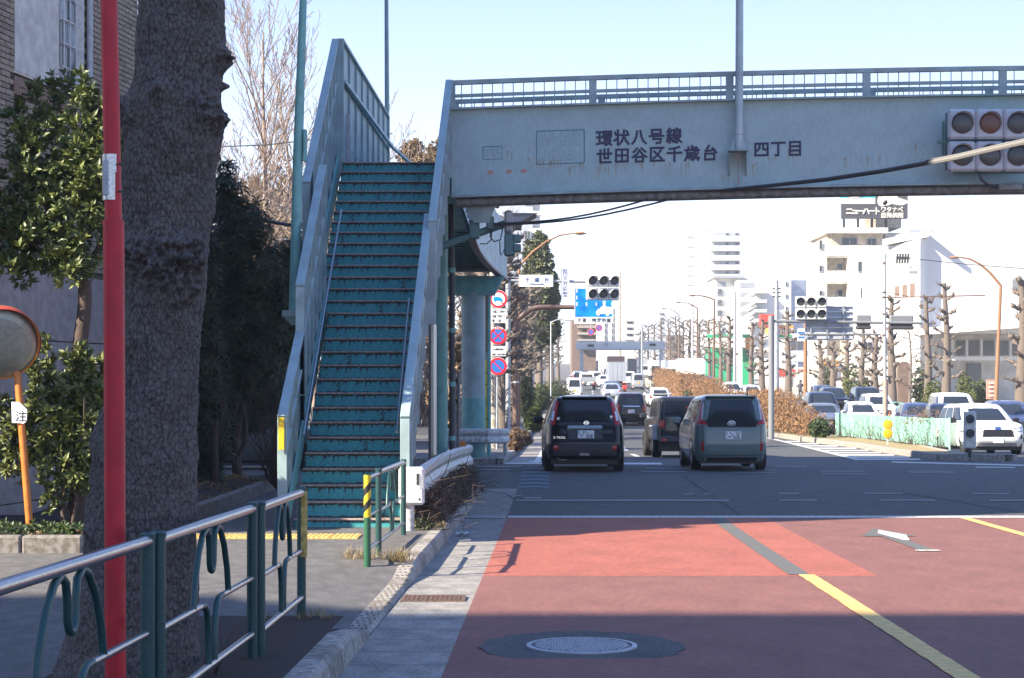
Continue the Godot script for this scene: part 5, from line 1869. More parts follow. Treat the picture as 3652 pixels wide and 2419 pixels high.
func buildings_right():
	# --- block with the hospital billboard
	var z := 200.0
	var r = wthing("apartment_building", "white apartment block carrying a dark hospital billboard on its roof", "building", GP(3060, z))
	wbox(r, "wall", 3024, 3165, 876, 9999, z, 12.0, M.cream)
	wbox(r, "recess_wall", 2950, 3024, 830, 9999, z + 1.6, 10.0, M.beige)
	wbox(r, "top_floor_wall", 2965, 3150, 830, 876, z + 1.0, 9.0, M.beige)
	wbox(r, "roof", 2948, 3168, 812, 831, z - 0.2, 13.0, M.cream)
	wbox(r, "roof_room", 3085, 3215, 780, 812, z + 3, 6.0, M.beige)
	for i in 3: wbox(r, "balcony", 2950, 3024, [876, 966, 1060][i], [916, 1010, 1100][i], z, 0.25, M.cream)
	for i in 3: wbox(r, "floor_slab", 2950, 3024, [914, 1008, 1098][i], [918, 1012, 1102][i], z, 1.8, M.cream)
	wbox(r, "wing", 2918, 2950, 870, 9999, z + 0.8, 8.0, M.cream)
	for i in 3: win(r, 2922, 2934, [855, 945, 1035][i] + 2, [890, 970, 1055][i], z + 0.75, 1)
	win(r, 3002, 3058, 846, 876, z + 0.9)
	win(r, 3092, 3126, 850, 876, z + 0.9)
	win(r, 3060, 3110, 933, 970, z - 0.05)
	win(r, 3069, 3119, 1027, 1063, z - 0.05)
	win(r, 3078, 3112, 1220, 1250, z - 0.05)
	win(r, 2986, 3006, 940, 965, z + 1.5, 1)
	win(r, 2986, 3006, 1034, 1059, z + 1.5, 1)
	wbox(r, "east_wing", 3158, 3240, 830, 9999, z + 2.5, 9.0, M.cream)
	win(r, 3160, 3178, 856, 872, z + 2.4, 1)
	var a := MB.new()
	for q in [[3010, 3010], [3060, 3060], [3110, 3110], [3160, 3160]]: a.bar(P(q[0], 812, z + 2), P(q[1], 780, z + 2), 0.25, 0.25)
	part(r, "billboard_frame", a, M.darkmetal)
	# billboard
	var b = wthing("billboard", "dark rooftop billboard with white katakana lettering and a light picture panel", "billboard", P(3120, 785, z))
	a = MB.new()
	var p0 := P(3003, 779, z)
	var p1 := P(3238, 727, z)
	a.box((p0 + p1) / 2 - Vector3(0, 0, 0.4), Vector3(p1.x - p0.x, p1.y - p0.y, 0.8))
	part(b, "name_panel", a, M.charcoal)
	a = MB.new()
	write(a, "ニューハート", P(3018, 764, z - 0.05), Vector3.RIGHT, Vector3.UP, 0.72, 0.61, 0.13, 0.03)
	write(a, "ワタナベ", P(3143, 756, z - 0.05), Vector3.RIGHT, Vector3.UP, 0.52, 0.62, 0.085, 0.03)
	write(a, "国際病院", P(3143, 777, z - 0.05), Vector3.RIGHT, Vector3.UP, 0.55, 0.62, 0.065, 0.03)
	part(b, "lettering", a, M.cream)
	mat("turquoise", lin(0.0, 0.42, 0.46), 0.5)
	for q in [["picture_panel", 3000, 3122, 640, 706, M.turquoise, 0.0], ["picture_panel", 3000, 3125, 706, 727, M.white, 0.0], ["picture_panel", 3122, 3238, 640, 727, M.charcoal, 0.0]]:
		a = MB.new()
		p0 = P(q[1], q[4], z)
		p1 = P(q[2], q[3], z)
		a.box((p0 + p1) / 2 - Vector3(0, 0, 0.4), Vector3(p1.x - p0.x, p1.y - p0.y, 0.8))
		part(b, q[0], a, q[5])
	a = MB.new()
	var el := PackedVector2Array()
	for i in 24: el.append(Vector2(cos(TAU * i / 24) * 1.25, sin(TAU * i / 24) * 0.7))
	a.prism(el, 0.04, Transform3D(Basis(), P(3045, 684, z - 0.02)))
	part(b, "oval", a, M.white)
	a = MB.new()
	for q in [[3150, 712, 0.6, 1.0, -0.4], [3180, 690, 0.7, 1.2, 0.2], [3195, 717, 1.0, 0.5, -0.1], [3215, 722, 0.7, 0.4, 0.1], [3168, 722, 0.6, 0.4, 0.3]]:
		el = PackedVector2Array()
		for i in 16: el.append(Vector2(cos(TAU * i / 16) * q[2], sin(TAU * i / 16) * q[3] * 0.8).rotated(q[4]))
		a.prism(el, 0.03 + 0.004 * q[2], Transform3D(Basis(), P(q[0], q[1], z - 0.02)))
	part(b, "light_shape", a, M.cream)
	# --- white hall with a projecting eave and mounted letters
	z = 150.0
	var h = wthing("white_hall", "large plain white hall with slanted eave, dark bays and an arched brick door", "building", GP(3400, z))
	var pts := PackedVector2Array()
	a = MB.new()
	# left gable face, angled towards the road
	var g0 := P(3168, 1420, z + 6)
	var yb := RY(z) - 0.3
	var lx0 := (3168 - CX) * (z + 9) / F
	var lx1 := (3282 - CX) * z / F
	var tp0 := P(3168, 880, z + 9)
	var tp1 := P(3282, 852, z)
	a.hexa([Vector3(lx0, yb, -(z + 9)), Vector3(lx1, yb, -z), Vector3(lx1 + 9, yb, -(z + 12)), Vector3(lx0 + 6, yb, -(z + 22)), tp0, tp1, Vector3(lx1 + 9, tp1.y, -(z + 12)), Vector3(lx0 + 6, tp0.y, -(z + 22))])
	part(h, "gable_wall", a, M.white)
	a = MB.new()
	var ev := [tp0 + Vector3(-0.6, 0.1, 0.6), tp1 + Vector3(0.5, 0.1, 1.0), tp1 + Vector3(1.2, 0.1, -4), tp0 + Vector3(2, 0.1, -5)]
	a.hexa([ev[0], ev[1], ev[2], ev[3], ev[0] + Vector3.UP * 0.5, ev[1] + Vector3.UP * 0.5, ev[2] + Vector3.UP * 0.5, ev[3] + Vector3.UP * 0.5])
	part(h, "eave", a, M.white)
	var fd := (tp1 - Vector3(tp0.x, tp1.y, tp0.z))
	var on := func(t: float, py: float, o: float) -> Vector3:
		var zz := lerpf(z + 9, z, t)
		return Vector3(lerpf(lx0, lx1, t), EYE - (py - CY) * zz / F, -zz) + Vector3(-0.6, 0, 0.6) * o
	a = MB.new()
	for i in 5: a.bar(on.call(0.30 + 0.085 * i, 940, 0.1), on.call(0.33 + 0.085 * i, 905, 0.1), 0.16, 0.14, Vector3.BACK)
	for i in 5: a.bar(on.call(0.29 + 0.085 * i, 925, 0.12), on.call(0.35 + 0.085 * i, 917, 0.12), 0.1, 0.1, Vector3.BACK)
	part(h, "mounted_letters", a, M.darkmetal)
	a = MB.new()
	for i in 5: a.bar(on.call(0.70 + 0.05 * i, 976, 0.05), on.call(0.72 + 0.05 * i, 966, 0.05), 0.18, 0.1, Vector3.BACK)
	a.bar(on.call(0.68, 950, 0.05), on.call(0.78, 945, 0.05), 0.3, 0.1, Vector3.BACK)
	part(h, "mounted_letters", a, M.galv)
	for i in 3:
		a = MB.new()
		var t := 0.22 + 0.24 * i
		a.hexa([on.call(t, 1058, -0.2), on.call(t + 0.15, 1056, -0.2), on.call(t + 0.15, 1056, 0.03), on.call(t, 1058, 0.03), on.call(t, 1022 - i * 5, -0.2), on.call(t + 0.15, 1019 - i * 5, -0.2), on.call(t + 0.15, 1019 - i * 5, 0.03), on.call(t, 1022 - i * 5, 0.03)])
		part(h, "bay", a, M.brownwall)
	wbox(h, "hall_wall", 3282, 3760, 830, 1190, z + 1, 25.0, M.white)
	wbox(h, "lower_wall", 3320, 3760, 1190, 9999, z + 6, 20.0, M.cream)
	# canopy, bays below it, rail and piers
	a = MB.new()
	var c0 := P(3282, 1195, z)
	var c1 := P(3760, 1160, z - 8)
	a.hexa([c0, c1, c1 + Vector3(0, 0, -14), c0 + Vector3(0, 0, -6), c0 + Vector3.UP * 0.55, c1 + Vector3.UP * 0.55, c1 + Vector3(0, 0.55, -14), c0 + Vector3(0, 0.55, -6)])
	part(h, "canopy", a, M.white)
	for i in 6: wbox(h, "bay", 3350 + i * 52, 3392 + i * 52, 1216, 1268, z + 5.8, 0.3, M.greypole)
	for i in 6: wbox(h, "pier", 3394 + i * 52, 3402 + i * 52, 1212, 1285, z + 3, 0.4, M.white)
	wbox(h, "balcony", 3340, 3760, 1272, 1286, z + 1, 0.3, M.white)
	wbox(h, "dark_opening", 3450, 3500, 1296, 1360, z + 5.7, 0.3, M.greypole)
	wbox(h, "dark_opening", 3612, 3652, 996, 1030, z + 0.8, 0.3, M.greypole)
	a = MB.new()
	var arch := PackedVector2Array()
	for i in 13: arch.append(Vector2(cos(PI * i / 12.0) * 0.43, 2.2 + sin(PI * i / 12.0) * 0.6))
	arch.append(Vector2(-0.43, 0)); arch.append(Vector2(0.43, 0))
	a.prism(arch, 0.5, Transform3D(Basis().scaled(Vector3(1.25, 1.2, 1)), GP(3222, z - 6.0, 0.1)))
	part(h, "arched_door", a, M.brownwall)
	wbox(h, "entrance_wall", 3180, 3215, 1265, 9999, z - 5.5, 1.0, M.cream)
	# roof edge boxes
	wbox(h, "roof_room", 3245, 3330, 820, 851, z + 14, 6.0, M.galv)
	# --- tall slab tower
	z = 430.0
	var t = wthing("apartment_tower", "tall white slab tower with stacked balconies and outside stair", "building", GP(2550, z))
	wbox(t, "wall", 2485, 2640, 828, 9999, z, 18.0, M.white)
	wbox(t, "stair_core", 2452, 2487, 838, 9999, z + 4, 12.0, M.white)
	wbox(t, "roof_room", 2495, 2535, 818, 829, z + 3, 8.0, M.galv)
	for i in 6:
		wbox(t, "balcony_recess", 2545, 2637, 830 + i * 34, 842 + i * 34, z - 0.05, 0.2, M.galv)
		wbox(t, "balcony", 2535, 2642, 842 + i * 34, 861 + i * 34, z - 1.6, 1.5, M.white)
		wbox(t, "stair_flight", 2452, 2478, 840 + i * 34, 848 + i * 34, z + 3.8, 0.3, M.galv)
		win(t, 2588, 2600, 831 + i * 34, 841 + i * 34, z - 0.1, 1)
		win(t, 2622, 2634, 831 + i * 34, 841 + i * 34, z - 0.1, 1)
	# --- mid-rise with zigzag stairs, and the long grey blue block beside it
	z = 300.0
	var m = wthing("apartment_building", "white mid rise block with zigzag outside stairs behind the bare trees", "building", GP(2700, z))
	wbox(m, "wall", 2548, 2690, 990, 9999, z + 4, 12.0, M.cream)
	wbox(m, "wall", 2630, 2800, 1000, 9999, z, 14.0, M.white)
	wbox(m, "roof_edge", 2545, 2655, 984, 992, z + 3, 12.0, M.galv)
	for i in 4:
		wbox(m, "stair_landing", 2690, 2735, 1035 + i * 34, 1046 + i * 34, z - 1.8, 1.7, M.white)
		a = MB.new()
		a.bar(P(2632, 1078 + i * 34, z - 1.5), P(2690, 1044 + i * 34, z - 1.5), 0.9, 0.5)
		part(m, "stair_flight", a, M.white)
		wbox(m, "recess", 2640, 2690, 1008 + i * 34, 1026 + i * 34, z - 0.05, 0.2, M.galv)
		wbox(m, "recess", 2556, 2590, 1005 + i * 34, 1024 + i * 34, z + 3.95, 0.2, M.galv)
		win(m, 2560, 2575, 1030 + i * 38, 1052 + i * 38, z + 3.9)
	var lb = wthing("office_building", "long grey blue block with rows of small windows", "building", GP(2860, z))
	a = MB.new()
	var k0 := P(2800, 998, z)
	var k1 := P(2914, 1012, z + 55)
	var hb := k0.y - RY(z) + 0.5
	a.hexa([Vector3(k0.x, k0.y - hb, k0.z), Vector3(k1.x, k0.y - hb, k1.z), Vector3(k1.x + 8, k0.y - hb, k1.z), Vector3(k0.x + 12, k0.y - hb, k0.z - 4), k0, Vector3(k1.x, k0.y, k1.z), Vector3(k1.x + 8, k0.y, k1.z), Vector3(k0.x + 12, k0.y, k0.z - 4)])
	part(lb, "wall", a, M.paleblue)
	wbox(lb, "end_wall", 2798, 2822, 998, 9999, z - 0.5, 1.0, M.white)
	for f in 3:
		for i in 8:
			a = MB.new()
			var s := (i + 0.5) / 8.0
			var zc := lerpf(z + 3, z + 52, s)
			a.box(Vector3(lerpf(k0.x, k1.x, (zc - z) / 55.0) - 0.02, k0.y - 1.9 - f * 3.1, -zc), Vector3(0.5, 1.4, 3.2))
			part(lb, "window", a, M.winglass)
	for f in 3: win(lb, 2802, 2810, 1006 + f * 44, 1022 + f * 44, z - 0.55, 1)
	# --- petrol station and shops
	z = 215.0
	var ps = wthing("petrol_station", "petrol station with red and white canopy behind bare trees", "petrol station", GP(2790, z))
	mat("brightred", lin(0.62, 0.05, 0.03), 0.5)
	mat("orangepanel", lin(0.75, 0.30, 0.06), 0.5)
	mat("shopgreen", lin(0.02, 0.36, 0.17), 0.55)
	wbox(ps, "red_sign", 2713, 2762, 1121, 1170, z, 1.5, M.brightred)
	wbox(ps, "orange_fascia", 2762, 2830, 1160, 1190, z + 2, 8.0, M.orangepanel)
	wbox(ps, "canopy", 2750, 2900, 1190, 1206, z + 1, 10.0, M.white)
	wbox(ps, "green_stripe", 2770, 2822, 1193, 1203, z + 0.9, 0.2, M.shopgreen)
	latin(ps, "lettering", "ENEOS", M.signwhite, P(2796, 1180, z + 1.9), Basis(), 0.75, 0.05)
	latin(ps, "lettering", "ENEOS", M.brightred, P(2800, 1334, z + 5.9), Basis(), 0.9, 0.05)
	for x in [2770, 2840]: wbox(ps, "column", x, x + 6, 1206, 9999, z + 5, 0.3, M.white)
	wbox(ps, "kiosk", 2740, 2890, 1310, 9999, z + 6, 6.0, M.white)
	wbox(ps, "kiosk_stripe", 2750, 2890, 1318, 1324, z + 5.9, 0.1, M.brightred)
	wbox(ps, "shop_window", 2820, 2880, 1215, 1300, z + 7, 3.0, M.paleblue)
	var gs = wthing("shop", "green fronted shop with a green awning on the right of the far road", "shop", GP(2610, 230.0))
	wbox(gs, "wall", 2540, 2690, 1240, 9999, 230.0, 8.0, M.shopgreen)
	wbox(gs, "awning", 2528, 2675, 1193, 1204, 228.0, 2.0, M.shopgreen)
	wbox(gs, "upper_wall", 2560, 2675, 1150, 1194, 231.0, 7.0, M.white)
	wbox(gs, "white_pier", 2622, 2648, 1160, 9999, 227.5, 1.0, M.white)
	wbox(gs, "yellow_sign", 2660, 2690, 1205, 1250, 228.5, 0.5, M.orangepanel)
	win(gs, 2580, 2615, 1250, 1300, 229.9, 3)
	wbox(gs, "grey_roof", 2680, 2760, 1255, 1275, 226.0, 6.0, M.greypole)
	var ws = wthing("shop", "low white roadside shop with yellow and grey fronts right of the petrol station", "shop", GP(2960, 190.0))
	wbox(ws, "wall", 2900, 3040, 1270, 9999, 190.0, 6.0, M.cream)
	wbox(ws, "yellow_front", 2925, 2990, 1285, 1306, 189.8, 0.3, M.orangepanel)
	win(ws, 2925, 2990, 1310, 1350, 189.9, 3)
	wbox(ws, "roof", 2810, 2905, 1250, 1290, 195.0, 6.0, M.paleblue)
	# distant buildings closing the road
	for q in [[2262, 2300, 1180, 520, "low pale building at the end of the road beside the median trees"], [2352, 2372, 1110, 560, "slim blue glass tower far down the road"], [2385, 2440, 1195, 480, "brown fenced building on the right of the far road"]]:
		var fb = wthing("distant_building", q[4], "building", GP((q[0] + q[1]) / 2, q[3]))
		wbox(fb, "wall", q[0], q[1], q[2], 9999, q[3], 10.0, M.paleblue if q[0] == 2352 else (M.brownwall if q[0] == 2385 else M.cream))
		for f in 3: wbox(fb, "window_band", q[0] + 3, q[1] - 3, q[2] + 8 + f * 16, q[2] + 14 + f * 16, q[3] - 0.1, 0.2, M.winglass)

# ---------- signals, lamps, poles
func signal_face(root, c: Vector3, px_pitch: float, cols: int, rws: int, body: Material, turn := 0.0, amber := -1, hood := 0.2):
	# c: centre of the head; lenses face +z turned about y
	var b := Basis(Vector3.UP, turn)
	for j in rws:
		for i in cols:
			var o := Vector3((i - (cols - 1) / 2.0) * px_pitch, ((rws - 1) / 2.0 - j) * px_pitch * 1.16, 0)
			var a := MB.new()
			a.cbox(c + b * o, Vector3(px_pitch * 0.985, px_pitch * 1.08, 0.14), 0.035, b)
			var h = part(root, "signal_case", a, body)
			var f := Transform3D(b * Basis(Vector3.RIGHT, PI / 2), c + b * (o + Vector3(0, 0.01, 0.072)))
			a = MB.new()
			var pr := []
			for k in 6: pr.append(Vector2(px_pitch * 0.385 * cos(k * PI / 10.0) + 0.0001, 0.045 * sin(k * PI / 10.0)))
			a.lathe(pr, 28, f)
			part(h, "lens", a, M.amberlens if i + j * cols == amber else M.lens)
			a = MB.new()
			var rr := []
			for s in 2:
				var row := []
				for k in 33:
					var an := -0.75 + (PI + 1.5) * k / 32.0
					var dp := hood * s * (0.35 + 0.65 * clampf(sin(an), 0.0, 1.0))
					row.append(f * Vector3(cos(an) * px_pitch * 0.405, dp, -sin(an) * px_pitch * 0.405))
				rr.append(row)
			a.grid(rr)
			part(h, "visor", a, body)
func arm_lamp(label: String, foot: Vector3, top: Vector3, head: Vector3, r: float, m: Material, grp := "arched street lamps"):
	var root = wthing("street_lamp", label, "street lamp", foot, grp)
	var a := MB.new()
	var pts := [foot, foot.lerp(top, 0.5), top]
	for t in [0.25, 0.5, 0.75, 1.0]:
		var u: float = t
		pts.append(Vector3(lerpf(top.x, head.x, u), lerpf(top.y, head.y, 1.0 - (1.0 - u) * (1.0 - u)), lerpf(top.z, head.z, u)))
	a.tube(pts, [r, r * 0.85, r * 0.7, r * 0.6, r * 0.5, r * 0.42, r * 0.36], 10)
	part(root, "pole", a, m)
	a = MB.new()
	var d := head - top
	d.y = 0
	d = d.normalized()
	var bb := Basis(d, Vector3.UP, d.cross(Vector3.UP))
	var rows := []
	for i in 9:
		var t := i / 8.0
		var row := []
		for j in 12:
			var an := TAU * j / 12
			var w := sin(PI * clampf(t * 0.92 + 0.04, 0, 1))
			row.append(head + d * (0.75 * t - 0.05) + bb * Vector3(0, sin(an) * 0.085 * w - 0.01, cos(an) * 0.16 * w))
		rows.append(row)
	a.grid(rows, true)
	part(root, "lamp_head", a, m)
	return root

func street_furniture():
	# --- lamps fixed to the footbridge
	var z := 24.6
	var f := P(1047, 1125, z)
	var l = wthing("street_lamp", "teal lamp post bracketed to the outside of the left stair parapet", "street lamp", f)
	var a := MB.new()
	a.tube([P(1049, 1130, z), P(1062, 560, z), P(1081, 0, z), P(1100, -900, z)], [0.075, 0.068, 0.05, 0.042], 16)
	part(l, "pole", a, M.teal)
	a = MB.new()
	a.cbox(P(1088, 520, z - 0.03), Vector3(0.05, 0.44, 0.08), 0.01)
	part(l, "junction_box", a, M.teal)
	a = MB.new()
	a.cbox(P(1048, 1120, z), Vector3(0.30, 0.09, 0.24), 0.01)
	a.hexa([P(1040, 1160, z - 0.05), P(1068, 1160, z - 0.05), P(1068, 1160, z + 0.05), P(1040, 1160, z + 0.05), P(1010, 1131, z - 0.1), P(1080, 1131, z - 0.1), P(1080, 1131, z + 0.1), P(1010, 1131, z + 0.1)])
	part(l, "bracket", a, M.bridge)
	a = MB.new()
	a.cbox(P(1120, -915, z), Vector3(0.7, 0.12, 0.24), 0.04)
	part(l, "lamp_head", a, M.galv)
	z = 38.3
	l = wthing("street_lamp", "slim grey lamp post rising behind the stair landing panel", "street lamp", P(1379, 500, z))
	a = MB.new()
	a.tube([P(1379, 500, z), P(1380, 380, z), P(1378, 0, z), P(1376, -260, z)], [0.05, 0.05, 0.042, 0.04], 14)
	part(l, "pole", a, M.bridge)
	a = MB.new()
	a.cbox(P(1395, -268, z), Vector3(0.7, 0.12, 0.24), 0.04)
	part(l, "lamp_head", a, M.galv)
	z = bz(3.6) - 0.16
	l = wthing("street_lamp", "pale lamp post standing on a bracket in the middle of the girder", "street lamp", P(2636, 536, z))
	a = MB.new()
	a.tube([P(2634, 537, z), P(2636, 470, z), P(2638, 0, z), P(2639, -700, z)], [0.066, 0.066, 0.06, 0.055], 18)
	var pole = part(l, "pole", a, M.bridgepale)
	a = MB.new()
	a.lathe([Vector2(0.067, -0.004), Vector2(0.072, -0.004), Vector2(0.072, 0.004), Vector2(0.067, 0.004)], 18, Transform3D(Basis(), P(2635, 481, z)))
	part(pole, "weld_ring", a, M.nosing)
	a = MB.new()
	a.cbox(P(2632, 539, z), Vector3(0.30, 0.02, 0.28), 0.004)
	part(l, "base_plate", a, M.bridge)
	for s in [-1, 1]:
		a = MB.new()
		var px = 2632.0 + s * 31
		a.hexa([P(px - 1.5, 630, z + 0.14), P(px + 1.5, 630, z + 0.14), P(px + 1.5, 630, z + 0.16), P(px - 1.5, 630, z + 0.16), P(px - 1.5, 543, z - 0.12), P(px + 1.5, 543, z - 0.12), P(px + 1.5, 543, z + 0.16), P(px - 1.5, 543, z + 0.16)])
		part(l, "side_plate", a, M.bridge)
		a = MB.new()
		a.hexa([P(2634 + s * 14, 536, z - 0.01), P(2634 + s * 30, 536, z - 0.01), P(2634 + s * 30, 536, z + 0.01), P(2634 + s * 14, 536, z + 0.01), P(2634 + s * 14, 496, z - 0.01), P(2634 + s * 16, 496, z - 0.01), P(2634 + s * 16, 496, z + 0.01), P(2634 + s * 14, 496, z + 0.01)])
		part(l, "gusset", a, M.bridgepale)
	a = MB.new()
	a.tube([P(2634, 540, z), P(2634, 672, z)], 0.012, 8)
	part(l, "conduit", a, M.nosing)
	a = MB.new()
	a.cbox(P(2637, -712, z), Vector3(0.7, 0.12, 0.24), 0.04)
	part(l, "lamp_head", a, M.galv)
	# --- six lens signal on the girder
	z = 28.75
	var s = wthing("traffic_signal", "pale six lens traffic signal mounted on the footbridge girder", "traffic signal", P(3528, 500, z))
	signal_face(s, P(3528, 501, z), 0.437, 3, 2, M.signalbody, 0.0, 1, 0.10)
	a = MB.new()
	a.box(P(3365, 500, z + 0.25), Vector3(0.03, 0.6, 0.05))
	a.box(P(3376, 505, z + 0.22), Vector3(0.03, 0.9, 0.05))
	a.bar(P(3345, 507, z + 0.2), P(3700, 501, z + 0.2), 0.06, 0.05)
	a.bar(P(3400, 620, z + 0.2), P(3700, 614, z + 0.2), 0.05, 0.04)
	for px in [3378, 3480, 3580]: a.bar(P(px, 560, z + 0.1), P(px, 560, z + 0.75), 0.04, 0.04)
	part(s, "bracket", a, M.signalgreen)
	a = MB.new()
	a.tube([P(3492, 612, z), P(3500, 640, z), P(3525, 660, z + 0.1), P(3560, 664, z + 0.3)], 0.022, 8)
	part(s, "cable", a, M.cable)
	a = MB.new()
	a.cbox(P(3600, 668, z + 0.3), Vector3(0.40, 0.11, 0.2), 0.02)
	part(s, "terminal_box", a, M.pipegrey)
	# heavy wrapped cable sagging in front of the girder
	a = MB.new()
	var pts := []
	for q in [[2560, 680, 29.4], [2750, 662, 28.9], [2950, 640, 28.0], [3150, 610, 27.0], [3320, 579, 26.2]]: pts.append(P(q[0], q[1], q[2]))
	a.tube(pts, [0.022, 0.03, 0.034, 0.034, 0.034], 10)
	var cb = wthing("overhead_cable", "thick sagging cable with a pale wrapped end crossing before the girder", "cable", pts[0])
	part(cb, "cable", a, M.cable)
	a = MB.new()
	var p2 := []
	for q in [[3300, 583, 26.3], [3420, 560, 25.7], [3540, 532, 25.0], [3700, 497, 24.2], [4000, 425, 22.5]]: p2.append(P(q[0], q[1], q[2]))
	a.tube(p2, 0.034, 10)
	for k in 3:
		var p3 := []
		for q in p2: p3.append(q + Vector3(0, 0.036 - 0.03 * k, 0.024))
		a.tube(p3, 0.013, 6)
	part(cb, "wrapped_end", a, M.wrap)
	for q in [["thin wire behind the teal lamp post, upper", 800, 523, 1100, 500, 60.0, 0.02], ["thicker dark cable behind the teal lamp post, lower", 940, 787, 1110, 803, 45.0, 0.045], ["thin wire crossing above the white hall", 3180, 915, 3700, 962, 90.0, 0.02]]:
		a = MB.new()
		var w0 := P(q[1], q[2], q[5])
		var w1 := P(q[3], q[4], q[5])
		a.tube([w0 + (w0 - w1) * 1.5, w0, (w0 + w1) / 2 - Vector3(0, 0.05, 0), w1, w1 + (w1 - w0) * 1.0].slice(0 if q[1] < 3000 else 1), q[6], 5)
		single("wire", a, M.cable, q[0], "wire", w0)
	# --- signal arm under the bridge end with side-on signals
	z = 29.9
	var arm = wthing("traffic_signal", "side on green grey signal with ribbed visors on an arm under the bridge", "traffic signal", P(1690, 830, z))
	a = MB.new()
	a.tube([P(1575, 880, z), P(1690, 838, z), P(1810, 795, z)], 0.062, 14)
	part(arm, "arm", a, M.signalgreen)
	a = MB.new()
	a.cbox(P(1748, 795, z - 0.05), Vector3(0.13, 0.21, 0.16), 0.02)
	part(arm, "junction_box", a, M.signalgreen)
	signal_face(arm, P(1818, 790, z) + Vector3(-0.02, 0, -0.4), 0.33, 3, 1, M.signalbody, PI / 2, -1, 0.42)
	arm.get_child(2)
	a = MB.new()
	for k in 2: a.cbox(P(1818, 858 + k * 34, z - 0.2) + Vector3(0, 0, 0), Vector3(0.18, 0.19, 0.22), 0.02)
	for k in 2: a.cbox(P(1842, 852 + k * 34, z - 0.2), Vector3(0.15, 0.13, 0.22), 0.02)
	part(arm, "pedestrian_lamp", a, M.signalgreen)
	a = MB.new()
	a.tube([P(1752, 800, z - 0.1), P(1748, 845, z - 0.1), P(1762, 862, z - 0.1), P(1785, 855, z - 0.1), P(1793, 815, z - 0.1)], 0.012, 6)
	a.tube([P(1782, 860, z - 0.1), P(1784, 905, z - 0.1), P(1788, 911, z - 0.1), P(1800, 888, z - 0.1)], 0.010, 6)
	a.tube([P(1755, 800, z - 0.1), P(1752, 855, z - 0.1), P(1735, 870, z - 0.1), P(1712, 870, z - 0.1)], 0.010, 6)
	part(arm, "cable_loop", a, M.cable)
	for k in 2:
		a = MB.new()
		pts = []
		for t in 9:
			var u := t / 8.0
			pts.append(P(1760, 798 + k * 6, z - 0.15).lerp(BP(2.2 + k * 0.4, 4.40), u) + Vector3.DOWN * 0.10 * sin(u * PI))
		a.tube(pts, 0.017, 6)
		single("cable", a, M.cable, "black cable rising from the side signal to the girder, %s" % ["upper of two", "lower of two"][k], "cable", pts[0])
	# --- far left signal with name sign
	z = 70.0
	var fs = wthing("traffic_signal", "white six lens signal on a long arm before the blue road sign", "traffic signal", GP(1812, z, 0.14))
	a = MB.new()
	a.tube([GP(1812, z, 0.14), P(1812, 995, z)], 0.10, 14)
	part(fs, "pole", a, M.galv)
	a = MB.new()
	a.tube([P(1805, 1001, z), P(2096, 1005, z)], 0.055, 10)
	a.tube([P(1805, 988, z), P(1850, 990, z)], 0.02, 8)
	part(fs, "arm", a, M.galv)
	signal_face(fs, P(2149, 1026, z - 0.1), 0.437, 3, 2, M.white, 0.25, -1, 0.22)
	var ns = wthing("name_sign", "white junction name sign with blue lettering on the signal arm", "sign", P(1912, 1003, z))
	a = MB.new()
	a.cbox(P(1912, 1002, z - 0.10), Vector3(1.31, 0.45, 0.03), 0.006)
	part(ns, "panel", a, M.signwhite)
	a = MB.new()
	var y0 := P(1856, 1010, z - 0.12)
	for q in [[0, "千"], [1, "歳"], [2, "台"]]:
		write(a, q[1], P(1872 + q[0] * 34, 1007, z - 0.12), Vector3.RIGHT, Vector3.UP, 0.185, 0.4, 0.02, 0.003)
	part(ns, "lettering", a, M.inkblue)
	latin(ns, "lettering", "Chitosedai", M.inkblue, P(1914, 1014, z - 0.12), Basis(), 0.115, 0.004)
	var vb = wthing("banner_sign", "narrow vertical blue lettered sign hanging beside the name sign", "sign", P(2016, 1013, z))
	a = MB.new()
	a.cbox(P(2016, 1013, z - 0.1), Vector3(0.32, 1.13, 0.03), 0.006)
	part(vb, "panel", a, M.signwhite)
	a = MB.new()
	for e in [[-0.155, 0, 0.012, 1.12], [0.155, 0, 0.012, 1.12], [0, 0.56, 0.32, 0.012], [0, -0.56, 0.32, 0.012]]:
		a.box(P(2016, 1013, z - 0.12) + Vector3(e[0], e[1], 0), Vector3(e[2], e[3], 0.006))
	for i in 5: write(a, "防災対応型"[i], P(2007, 980 + i * 19.6, z - 0.12), Vector3.RIGHT, Vector3.UP, 0.185, 0.2, 0.018, 0.003)
	part(vb, "lettering", a, M.inkblue)
	# --- far right signal, its gantry and the signs seen from behind
	z = 76.0
	var rs = wthing("traffic_signal", "white six lens signal on the grey gantry above the median", "traffic signal", GP(2751, z, 0.2))
	a = MB.new()
	a.tube([GP(2751, z, 0.1), P(2751, 1126, z)], 0.125, 16)
	part(rs, "pole", a, M.greypole)
	a = MB.new()
	a.tube([P(2751, 1146, z), P(3292, 1153, z)], 0.06, 12)
	a.tube([P(2851, 1193, z), P(3140, 1193, z)], 0.045, 10)
	part(rs, "arm", a, M.greypole)
	signal_face(rs, P(2893, 1099, z - 0.1), 0.437, 3, 2, M.white, -0.1, -1, 0.22)
	for q in [[3080, 1150], [3215, 1151]]:
		a = MB.new()
		a.cbox(P(q[0], q[1] - 8, z + 0.1), Vector3(1.0 if q[0] > 3100 else 0.62, 0.44, 0.12), 0.05)
		var bk = part(rs, "rear_signal", a, M.greypole)
		a = MB.new()
		a.cbox(P(q[0], q[1] + 18, z + 0.15), Vector3(1.0 if q[0] > 3100 else 0.6, 0.17, 0.3), 0.04)
		part(bk, "visor", a, M.charcoal)
	var gb = wthing("road_sign", "large direction sign seen from behind with ribbed frame on the gantry", "sign", P(2950, 1150, z))
	a = MB.new()
